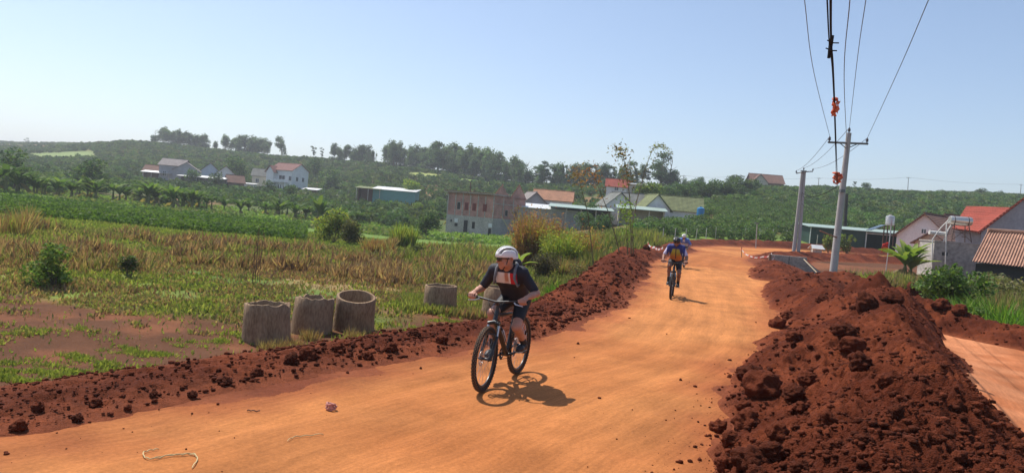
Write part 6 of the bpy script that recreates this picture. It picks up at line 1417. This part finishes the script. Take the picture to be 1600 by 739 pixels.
    b.build('cassette', M_alu, root); b = MB(); b.tube([(0,-.06,BB.z+.074),(-.44,-.04,RW+.05)], .0035, 4); b.tube([(0,-.06,BB.z-.074),(-.40,-.045,RW-.14),(-.45,-.045,RW-.10),(-.45,-.04,RW-.05)], .0035, 4); b.build('chain', M_dkm, root)
    b = MB(); b.tube([(-.44,-.06,RW-.02),(-.425,-.06,RW-.08),(-.40,-.05,RW-.145)], [.014,.012,.008], 7); b.build('derailleur', M_dkm, root, True)
    return tag(root, label, 'bicycle'), HC, S
# ------------------------------------------------------------------ people: one continuous surface from blended tapered limbs
def sdf_grid(lo, hi, vox):
    n = [int(math.ceil((h-l)/vox))+1 for l, h in zip(lo, hi)]; return np.full(n, 1.0, np.float32), np.array(lo), vox
def add_cap(g, a, b, ra, rb, k=.02, sc=None):
    F, lo, vx = g; a, b = np.array(a, float), np.array(b, float); m = max(ra, rb)+k+2*vx
    l = np.maximum(((np.minimum(a, b)-m-lo)/vx).astype(int), 0); h = np.minimum(((np.maximum(a, b)+m-lo)/vx).astype(int)+2, F.shape)
    if (h <= l).any(): return
    X, Y, Z = np.meshgrid(*[lo[i]+np.arange(l[i], h[i])*vx for i in range(3)], indexing='ij'); ba = b-a; L2 = max(1e-9, ba@ba)
    t = np.clip(((X-a[0])*ba[0]+(Y-a[1])*ba[1]+(Z-a[2])*ba[2])/L2, 0, 1)
    d = np.sqrt((X-a[0]-t*ba[0])**2+(Y-a[1]-t*ba[1])**2+(Z-a[2]-t*ba[2])**2)-(ra+(rb-ra)*t)
    sl = tuple(slice(l[i], h[i]) for i in range(3)); f = F[sl]; hh = np.clip(.5+.5*(f-d)/k, 0, 1); F[sl] = f*(1-hh)+d*hh-k*hh*(1-hh)
def add_ell(g, c, r, Rm, k=.02, sub=False):
    F, lo, vx = g; c = np.array(c, float); m = max(r)+k+2*vx
    l = np.maximum(((c-m-lo)/vx).astype(int), 0); h = np.minimum(((c+m-lo)/vx).astype(int)+2, F.shape)
    P = np.stack(np.meshgrid(*[lo[i]+np.arange(l[i], h[i])*vx for i in range(3)], indexing='ij'), -1)-c; q_ = P@np.array(Rm)   # columns of Rm = local axes
    q_ = q_/np.array(r); n = np.sqrt((q_**2).sum(-1)); d = (n-1)*n/np.maximum(1e-6, np.sqrt(((q_/np.array(r))**2).sum(-1)))
    sl = tuple(slice(l[i], h[i]) for i in range(3)); f = F[sl]
    if sub: F[sl] = np.maximum(f, -d); return
    hh = np.clip(.5+.5*(f-d)/k, 0, 1); F[sl] = f*(1-hh)+d*hh-k*hh*(1-hh)
def nets(g):
    F, lo, vx = g; s = F < 0; nx, ny, nz = F.shape
    c = np.zeros((nx-1, ny-1, nz-1), np.int8)
    for dx in (0,1):
        for dy in (0,1):
            for dz in (0,1): c += s[dx:nx-1+dx, dy:ny-1+dy, dz:nz-1+dz]
    cells = np.argwhere((c > 0) & (c < 8)); idm = -np.ones(c.shape, np.int64); idm[tuple(cells.T)] = np.arange(len(cells))
    acc = np.zeros((len(cells), 3)); cnt = np.zeros(len(cells))
    for ax in range(3):
        o1 = [(0,0),(0,1),(1,0),(1,1)]
        for u, v in o1:
            p = cells.copy(); oth = [i for i in range(3) if i != ax]; p[:, oth[0]] += u; p[:, oth[1]] += v; q_ = p.copy(); q_[:, ax] += 1
            f0 = F[tuple(p.T)]; f1 = F[tuple(q_.T)]; m = (f0 < 0) != (f1 < 0); t = np.where(m, f0/(f0-f1+1e-12), 0); pos = p.astype(float); pos[:, ax] += t; acc[m] += pos[m]; cnt[m] += 1
    V = acc/np.maximum(cnt, 1)[:, None]*vx+lo; quads = []
    for ax in range(3):
        a1, a2 = [(1,2),(2,0),(0,1)][ax]; sl0 = [slice(None)]*3; sl1 = [slice(None)]*3; sl0[ax] = slice(0, -1); sl1[ax] = slice(1, None)
        ch = s[tuple(sl0)] != s[tuple(sl1)]; e = np.argwhere(ch); e = e[(e[:, a1] > 0) & (e[:, a2] > 0)]; e = e[(e[:, a1] < F.shape[a1]-1) & (e[:, a2] < F.shape[a2]-1)]
        qs = []
        for u, v in ((-1,-1),(0,-1),(0,0),(-1,0)): p = e.copy(); p[:, a1] += u; p[:, a2] += v; qs.append(idm[tuple(p.T)])
        q4 = np.stack(qs, 1); inside = s[tuple(e.T)]; q4 = np.where(inside[:, None], q4, q4[:, ::-1]); quads.append(q4[(q4 >= 0).all(1)])
    return V, np.concatenate(quads)
def ik(a, b, l1, l2, pole):
    a, b = np.array(a, float), np.array(b, float); d = b-a; L = min(np.linalg.norm(d), (l1+l2)*.999); n = d/np.linalg.norm(d); x = (l1*l1-l2*l2+L*L)/(2*L); h = math.sqrt(max(0, l1*l1-x*x)); p = np.array(pole, float); p = p-n*(p@n); p /= np.linalg.norm(p); return a+n*x+p*h
M_skin = simple('skin', (.44,.22,.15), .55, .12, 9, spec=.4)
def col_mat(name, rough=.75):
    m, nt, p, out = _mat(name); a = N(nt, 'ShaderNodeAttribute', attribute_name='Col'); n = N(nt, 'ShaderNodeTexNoise', Scale=22.0, Detail=4.0); tc = N(nt, 'ShaderNodeTexCoord'); nt.links.new(tc.outputs['Object'], n.inputs['Vector'])
    nt.links.new(a.outputs['Color'], p.inputs['Base Color']); p.inputs['Roughness'].default_value = rough; b = N(nt, 'ShaderNodeBump'); b.inputs['Strength'].default_value = .5; b.inputs['Distance'].default_value = .012; nt.links.new(n.outputs[0], b.inputs['Height']); nt.links.new(b.outputs[0], p.inputs['Normal']); return m
M_jersey = col_mat('jersey_cloth'); M_lycra = simple('black_lycra', (.014,.014,.017), .6, .3, 10); M_sock = simple('dark_sock', (.03,.03,.03), .9); M_shoe = simple('black_shoe', (.02,.022,.025), .5); M_sole = simple('shoe_sole', (.35,.33,.28), .7)
def rider(loc, rz, S, label, crank, vox=.006, hip=(-.20,0,1.02), chest=(.17,0,1.33), headyaw=0.0, headpitch=-.05, neckf=(.09,.14), paint=None, skin=None, helmet=None, shorts=None, socks=None, elbow=.5, detail=True, stripes=True):
    skin = skin or M_skin; hip = np.array(hip); ch = np.array(chest); sh = {s: ch+np.array([0, s*.175, 0]) for s in (-1,1)}
    hj = {s: hip+np.array([0, s*.09, -.03]) for s in (-1,1)}; ped = {s: np.array([.172*math.cos(crank+(math.pi if s > 0 else 0)), s*.13, .315+.172*math.sin(crank+(math.pi if s > 0 else 0))]) for s in (-1,1)}
    ank = {s: ped[s]+np.array([-.055, 0, .105]) for s in (-1,1)}; knee = {s: ik(hj[s], ank[s], .435, .43, (1, s*.10, .25)) for s in (-1,1)}
    hand = {s: np.array(S((.405, s*.315, 1.035))) for s in (-1,1)}; wr = {s: hand[s]+np.array([-.065, 0, .022]) for s in (-1,1)}; el = {s: ik(sh[s], wr[s], .30, .265, (-.55, s*.55, -.7)) for s in (-1,1)}
    up = ch-hip; upn = up/np.linalg.norm(up)
    neck = ch+np.array([neckf[0]*.45, 0, neckf[1]*.45]); hc = ch+np.array([neckf[0]+.02, 0, neckf[1]+.06])
    hy, hp = headyaw, headpitch; fwd = np.array([math.cos(hy)*math.cos(hp), math.sin(hy)*math.cos(hp), math.sin(hp)]); side = np.array([-math.sin(hy), math.cos(hy), 0]); upv = np.cross(fwd, side); HR = np.stack([fwd, side, upv], 1)
    def hd(f, s_, u): return hc+fwd*f+side*s_+upv*u
    def head(g):
        add_ell(g, hd(-.008,0,.035), (.098,.077,.085), HR, .01); add_ell(g, hd(.028,0,-.03), (.062,.058,.080), HR, .03); add_cap(g, hd(.055,0,-.088), hd(.05,0,-.095), .026, .026, .02)      # skull, face, chin
        for s in (-1,1):
            add_cap(g, hd(.02,s*.05,-.065), hd(-.01,s*.058,-.03), .020, .018, .02); add_ell(g, hd(-.012,s*.078,-.012), (.020,.009,.030), HR, .006); add_cap(g, hd(.072,s*.018,.022), hd(.066,s*.048,.020), .012, .010, .01); add_cap(g, hd(.062,s*.035,-.022), hd(.055,s*.045,-.025), .020, .016, .02)
        add_cap(g, hd(.084,0,.012), hd(.104,0,-.026), .009, .013, .008); add_cap(g, hd(.084,-.018,-.056), hd(.084,.018,-.056), .0085, .0085, .005); add_cap(g, hd(.082,-.015,-.068), hd(.082,.015,-.068), .009, .009, .005)
        for s in (-1,1): add_ell(g, hd(.083,s*.030,.006), (.010,.015,.009), HR, .004, sub=True)
        for s in (-1,1): add_ell(g, hd(.073,s*.030,.006), (.012,.013,.011), HR, .002)
        add_cap(g, ch+np.array([.01,0,.02]), hd(-.03,0,-.05), .060, .052, .03)
    def torso(g, e=0.0, k=.06):
        mid = hip*.55+ch*.45
        for s in (-1,1):
            o = np.array([0, s, 0]); add_cap(g, hip+o*.075+np.array([.01,0,-.01]), hip+o*.065+upn*.16, .098+e, .082+e, k); add_cap(g, hip+o*.065+upn*.14, ch+o*.085-upn*.09, .084+e, .102+e, k); add_cap(g, ch+o*.085-upn*.10, ch+o*.075-upn*.02, .100+e, .078+e, k)
            add_cap(g, ch+o*.06, sh[s]+np.array([0,0,-.005]), .070+e, .064+e, k*.7)
    def arm(g, s, e=0.0, t0=0.0, t1=1.0, lower=True):
        a = sh[s]; b_ = el[s]; add_cap(g, a+(b_-a)*t0, a+(b_-a)*t1, .057-.012*t0+e, .057-.014*t1+e, .025)
        if lower:
            add_cap(g, b_, b_*.45+wr[s]*.55, .041, .037, .02); add_cap(g, b_*.55+wr[s]*.45, wr[s], .037, .025, .02)
    def leg(g, s, e=0.0, t0=0.0, t1=1.0, lower=True):
        a = hj[s]; k_ = knee[s]; n = k_-a; add_cap(g, a+n*t0, a+n*t1, .094-.04*t0+e, .094-.040*t1+e, .04)
        if lower:
            c = ank[s]; add_cap(g, k_, k_+np.array([.012,0,-.01]), .055, .05, .02); m = k_*.68+c*.32+np.array([-.018,0,0]); add_cap(g, k_, m, .050, .054, .03); add_cap(g, m, c, .052, .034, .03); add_cap(g, c, c-np.array([0,0,.03]), .035, .034, .02)
    def hands(g, s):
        h = hand[s]; w_ = wr[s]; add_cap(g, w_, h+np.array([-.02,0,.008]), .026, .030, .015)
        for q_ in (-.022, .0, .022): add_cap(g, w_*.4+h*.6+np.array([0,q_*.6,0]), h+np.array([-.006,q_*1.2,.008]), .020, .017, .012)
        ax = np.array(S((.411,s*.37,1.016)))-np.array(S((.428,s*.235,1.012))); ax /= np.linalg.norm(ax)
        for j, (q_, r_, L) in enumerate(((-.033*1,.0105,1.0),(-.011,.011,1.08),(.011,.0105,1.0),(.031,.009,.85))):
            c = h+ax*q_*1.0; p = [c+np.array([.006,0,.014]), c+np.array([.036*L,0,.006]), c+np.array([.044*L,0,-.022]), c+np.array([.022,0,-.045*L]), c+np.array([.0,0,-.042])]
            for a, b_ in zip(p[:-1], p[1:]): add_cap(g, a, b_, r_, r_*.95, .004)
        t0 = h-ax*.040+np.array([-.015,0,.004]); t1 = h-ax*.058+np.array([.012,0,-.004]); t2 = h-ax*.050+np.array([.030,0,-.024]); add_cap(g, t0, t1, .014, .0125, .01); add_cap(g, t1, t2, .0125, .010, .004)
    allp = np.array([hip, ch, *sh.values(), *hj.values(), *knee.values(), *ank.values(), *hand.values(), *el.values(), hc]); lo = allp.min(0)-.17; hi = allp.max(0)+.17
    g = sdf_grid(lo, hi, vox); torso(g); head(g)
    for s in (-1,1): arm(g, s); hands(g, s); leg(g, s)
    V, Q_ = nets(g); body = link('person', mesh_np('person', V, Q_, smooth=True), skin, None, loc, rz)
    # jersey
    hl = hip.copy(); g = sdf_grid(lo, hi, vox); torso(g, .010)
    for s in (-1,1): arm(g, s, .010, 0, .80, False)
    X, Y, Z = np.meshgrid(*[lo[i]+np.arange(g[0].shape[i])*vox for i in range(3)], indexing='ij')
    al = (X-hip[0])*upn[0]+(Y-hip[1])*upn[1]+(Z-hip[2])*upn[2]; g[0][:] = np.maximum(g[0], -(al-.04))                       # waist hem
    nk = hd(-.02,0,-.055); g[0][:] = np.maximum(g[0], .072-np.sqrt((X-nk[0])**2+(Y-nk[1])**2+(Z-nk[2])**2))
    V, Q_ = nets(g); ln = np.linalg.norm(up); c = paint(V, (V-hip)@upn/ln, V[:, 1], sh, el, ch); link('jersey', mesh_np('jersey', V, Q_, col=c, smooth=True), M_jersey, body)
    g = sdf_grid(lo, hi, vox); torso(g, .006); g[0][:] = np.maximum(g[0], al-.10)
    for s in (-1,1): leg(g, s, .008, 0, .70, False)
    V, Q_ = nets(g); link('shorts', mesh_np('shorts', V, Q_, smooth=True), shorts or M_lycra, body)
    for s in (-1,1):
        g = sdf_grid(ped[s]-np.array([.2,.12,.1]), ped[s]+np.array([.22,.12,.32]), max(.004, vox*.7)); c = ank[s]; n = knee[s]-c; n = n/np.linalg.norm(n)
        add_cap(g, c-n*.01, c+n*.10, .041, .042, .01); V, Q_ = nets(g); link('sock', mesh_np('sock', V, Q_, smooth=True), socks or M_sock, body)
        g = sdf_grid(ped[s]-np.array([.25,.12,.1]), ped[s]+np.array([.25,.12,.32]), max(.004, vox*.7)); p = ped[s]; add_cap(g, p+np.array([-.085,0,.055]), p+np.array([-.06,0,.085]), .038, .040, .03); add_cap(g, p+np.array([-.09,0,.045]), p+np.array([.06,0,.045]), .036, .042, .03); add_cap(g, p+np.array([.05,0,.042]), p+np.array([.125,0,.036]), .042, .028, .03); g[0][:] = np.maximum(g[0], (p[2]+.012)-(g[1][2]+np.arange(g[0].shape[2])*g[2])[None, None, :])
        V, Q_ = nets(g); so_ = link('shoe', mesh_np('shoe', V, Q_, smooth=True), M_shoe, body)
        b = MB(); b.add([(p[0]+x, p[1]+y, p[2]+z) for z in (.004,.018) for x, y in ((-.125,-.028),(-.05,-.034),(.06,-.042),(.13,-.025),(.15,0),(.13,.025),(.06,.042),(-.05,.034),(-.125,.028))], [tuple(range(9))[::-1], tuple(range(9,18))]+[(i,(i+1) % 9,9+(i+1) % 9,9+i) for i in range(9)]); b.build('sole', M_sole, so_)
    # helmet: shell with long vents
    hm = helmet or {}; n1, n2 = (144, 56) if detail else (40, 16); V = []; F = []; Cc = []
    for j in range(n2+1):
        ph = j/n2*math.pi*.5*1.12
        for i in range(n1):
            th = 2*math.pi*i/n1; f = math.cos(th)*math.sin(ph); s_ = math.sin(th)*math.sin(ph); u = math.cos(ph); lat = s_/max(.25, 1-.2*abs(f))
            rib = math.cos(lat*math.pi*4.3); vent = (rib < .15) and (.10 < math.sqrt(f*f*.55+s_*s_) < .97) and u > .12 and abs(f) < .93
            r = .96-(.2 if vent else 0); x, y, z = f*.136*r-.012, s_*.102*r, u*.108*r+.046
            if u < .2 and f < -.3: z -= .02
            V.append(hd(x, y, z)); Cc.append(hm.get('vent', (.008,.008,.008)) if vent else hm.get('shell', (.72,.72,.72)))
    for j in range(n2):
        for i in range(n1): F.append((j*n1+i, j*n1+(i+1) % n1, (j+1)*n1+(i+1) % n1, (j+1)*n1+i))
    me = mesh_np('helmet', np.array(V), np.array(F), col=np.array(Cc), smooth=True); ho = link('helmet', me, PAL.setdefault('helmet_shell', col_mat('helmet_shell', .35)), body); sm = ho.modifiers.new('s', 'SOLIDIFY'); sm.thickness = .006; sm.offset = -1
    b = MB()
    for s in (-1,1): b.tube([hd(.0,s*.094,.035), hd(.015,s*.072,-.05), hd(.035,s*.035,-.108), hd(.035,0,-.122)], .005, 5)
    b.build('chin_strap', M_grip, ho)
    b = MB()
    for s in (-1,1):
        pts = []; 
        for u in (.022,.010,-.020,-.030):
            for q_ in range(6): t = q_/5; y = s*(.006+.060*t); x = .108-.034*t**2.0; pts.append(hd(x, y, u*(1-.25*t)+.004))
        b.add(pts, [(r_*6+i, r_*6+i+1, (r_+1)*6+i+1, (r_+1)*6+i) for r_ in range(3) for i in range(5)])
    gl_ = b.build('sunglasses', PAL.setdefault('dark_lens', simple('dark_lens', (.02,.018,.016), .12, .1, 5, spec=.8)), body, True); sm = gl_.modifiers.new('s', 'SOLIDIFY'); sm.thickness = .003
    b = MB(); 
    for s in (-1,1): b.tube([hd(.072,s*.066,.012), hd(-.015,s*.084,.010)], .004, 5)
    b.tube([hd(.108,-.03,.030), hd(.108,.03,.030)], .004, 5); b.build('frame', M_grip, gl_)
    tag(body, label, 'person'); return body, dict(ch=ch, hip=hip, upn=upn, sh=sh, hd=hd)
def solve_pose(front_px, rear_x, hint=0, L=1.112):
    F = np.array(gz(*front_px, .0)); best = None
    for a in np.linspace(-1.3, 1.3, 521):
        d = np.array([math.sin(a), math.cos(a), 0]); r = F+d*L; e = abs(proj(r+np.array([0,0,RW]))[0]-rear_x)
        if best is None or e < best[0]: best = (e, a)
    a = best[1]; d = np.array([math.sin(a), math.cos(a), 0]); o = F+d*.672; return (o[0], o[1], tz(o[0], o[1])), math.atan2(-d[1], -d[0])
# first cyclist
loc1, rz1 = solve_pose((752,613), 811); cr1 = math.radians(-8)
_, _, S1 = bicycle(loc1, rz1, 'black mountain bike ridden by the front cyclist', steer=.05, crank=cr1)
def paint1(V, t, y, sh, el, ch):
    c = np.tile(np.array([.012,.014,.026]), (len(V), 1)); front = (V[:, 0] > ch[0]-.005+(ch[2]-V[:, 2])*-.3); tt = ch[2]-V[:, 2]
    band = front & (tt > .015) & (tt < .145-.0*y) & (np.abs(y) < .135)
    c[band & (y < .045)] = (.62,.50,.46); c[band & (y < -.03)] = (.68,.65,.63); c[band & (y >= .045)] = (.52,.02,.03); c[band & (np.abs(y-.045) < .008)] = (.7,.68,.66); c[band & (np.abs(y-.005) < .022) & (tt < .12)] = (.44,.22,.15)
    st = (np.abs(y) > .20) & (np.abs(np.abs(V[:, 0]-ch[0])) < .01); return c
body1, K = rider(loc1, rz1, S1, 'cyclist in white helmet and navy jersey with red and white chest riding the front bike', cr1, vox=.0055, hip=(-.19,0,1.00), chest=(.15,0,1.325), headyaw=-.85, headpitch=-.06, neckf=(.095,.085), paint=paint1, helmet=dict(shell=(.74,.74,.74), vent=(.008,.009,.012)))
# backpack with straps
bk = empty('backpack', loc1, rz1); ch, hip, upn = K['ch'], K['hip'], K['upn']; nrm_ = np.array([-upn[2], 0, upn[0]]); g = sdf_grid(ch-.42, ch+.32, .008)
add_cap(g, ch+nrm_*.15-upn*.30+np.array([0,-.05,0]), ch+nrm_*.15-upn*.02+np.array([0,-.05,0]), .065, .060, .04); add_cap(g, ch+nrm_*.15-upn*.30+np.array([0,.05,0]), ch+nrm_*.15-upn*.02+np.array([0,.05,0]), .065, .060, .04); add_cap(g, ch+nrm_*.13+upn*.03+np.array([0,-.04,0]), ch+nrm_*.13+upn*.03+np.array([0,.04,0]), .05, .05, .04)
V, Q_ = nets(g); link('bag', mesh_np('bag', V, Q_, smooth=True), simple('grey_pack_cloth', (.06,.065,.075), .8, .4, 14, .3), bk)
for s in (-1,1):
    b = MB(); pts = [ch+nrm_*.10+upn*.05+np.array([0,s*.075,0]), ch+np.array([.0,s*.105,.088]), ch+np.array([.085,s*.115,.03]), ch+np.array([.105,s*.12,-.07]), ch+np.array([.06,s*.15,-.16]), ch-upn*.2+nrm_*.05+np.array([0,s*.13,0])]; b.tube(pts, [.014,.019,.019,.017,.012,.008], 8); b.build('strap', PAL.setdefault('strap', simple('grey_strap', (.16,.17,.19), .8)), bk, True)
tag(bk, 'grey backpack on the back of the front cyclist', 'backpack')
bt = MB(); p0_ = Vector((.245,0,.60)); d_ = Vector((.56,0,.83)).normalized(); bt = MB(); c0 = Vector((.13,.0,.50)); 
pts = [c0, c0+d_*.015, c0+d_*.12, c0+d_*.15, c0+d_*.165, c0+d_*.18, c0+d_*.20]; bt.tube(pts, [.030,.036,.036,.030,.018,.018,.012], 16); wb = empty('water_bottle', loc1, rz1); bt.build('bottle', M_bottle, wb, True); b = MB(); b.tube([c0+d_*.168, c0+d_*.20], [.022,.016], 12); b.build('cap', M_blk, wb, True); tag(wb, 'clear white water bottle held inside the frame of the front bike', 'water bottle')
# second cyclist
loc2, rz2 = solve_pose((1048,467.5), 1052.5); cr2 = math.radians(12)
_, _, S2 = bicycle(loc2, rz2, 'black mountain bike ridden by the second cyclist, seen head on', steer=-.03, crank=cr2, detail=False)
def paint2(V, t, y, sh, el, ch):
    k = sstep(.35, .75, t)[:, None]; c = np.array([.52,.17,.035])*(1-k)+np.array([.36,.36,.06])*k
    slv = (np.abs(y) > .215-.12*t) | (t > 1.0); c[slv] = (.025,.04,.20); c[(np.abs(y) < .014) & (V[:, 0] > ch[0]-.1)] = (.05,.05,.05)
    end = (np.abs(y) > .255); c[end] = (.55,.50,.65); return c
rider(loc2, rz2, S2, 'cyclist in black helmet and blue, yellow and orange jersey riding the second bike', cr2, vox=.008, hip=(-.24,0,1.03), chest=(.03,0,1.42), headyaw=.0, headpitch=-.12, neckf=(.06,.085), paint=paint2, skin=simple('tanned_skin', (.26,.12,.075), .55, .12, 9), helmet=dict(shell=(.02,.02,.025), vent=(.01,.01,.01)), detail=False)
# third cyclist
loc3, rz3 = solve_pose((1061.5,419), 1069.5); cr3 = math.radians(-70)
_, _, S3 = bicycle(loc3, rz3, 'dark bicycle of the third cyclist, mostly hidden behind the second', steer=.02, crank=cr3, detail=False)
def paint3(V, t, y, sh, el, ch):
    c = np.tile(np.array([.50,.54,.64]), (len(V), 1)); c[t > .72] = (.07,.15,.50); c[(np.abs(y) > .16)] = (.09,.18,.55); c[(V[:, 0] > ch[0]+.04) & (np.abs(y) < .05)] = (.62,.64,.7); return c
rider(loc3, rz3, S3, 'cyclist in white helmet and blue and white jersey behind the second cyclist', cr3, vox=.009, hip=(-.22,0,1.03), chest=(.12,0,1.37), headyaw=.1, headpitch=-.35, neckf=(.10,.06), paint=paint3, helmet=dict(shell=(.78,.76,.74), vent=(.3,.3,.3)), detail=False)
# ------------------------------------------------------------------ air
hm_, hnt, hp_, ho_ = _mat('haze'); hnt.nodes.remove(hp_)
hv = hnt.nodes.new('ShaderNodeVolumePrincipled'); hv.inputs['Color'].default_value = (.90,.94,1,1); hv.inputs['Density'].default_value = .00045; hv.inputs['Anisotropy'].default_value = .35
hnt.links.new(hv.outputs[0], ho_.inputs['Volume'])
b = MB(); b.box(-2600, 2600, -300, 5200, -40, 110); hz = b.build('haze', hm_); tag(hz, 'thin pale daytime haze over the valley and hills', 'haze', kind='stuff')
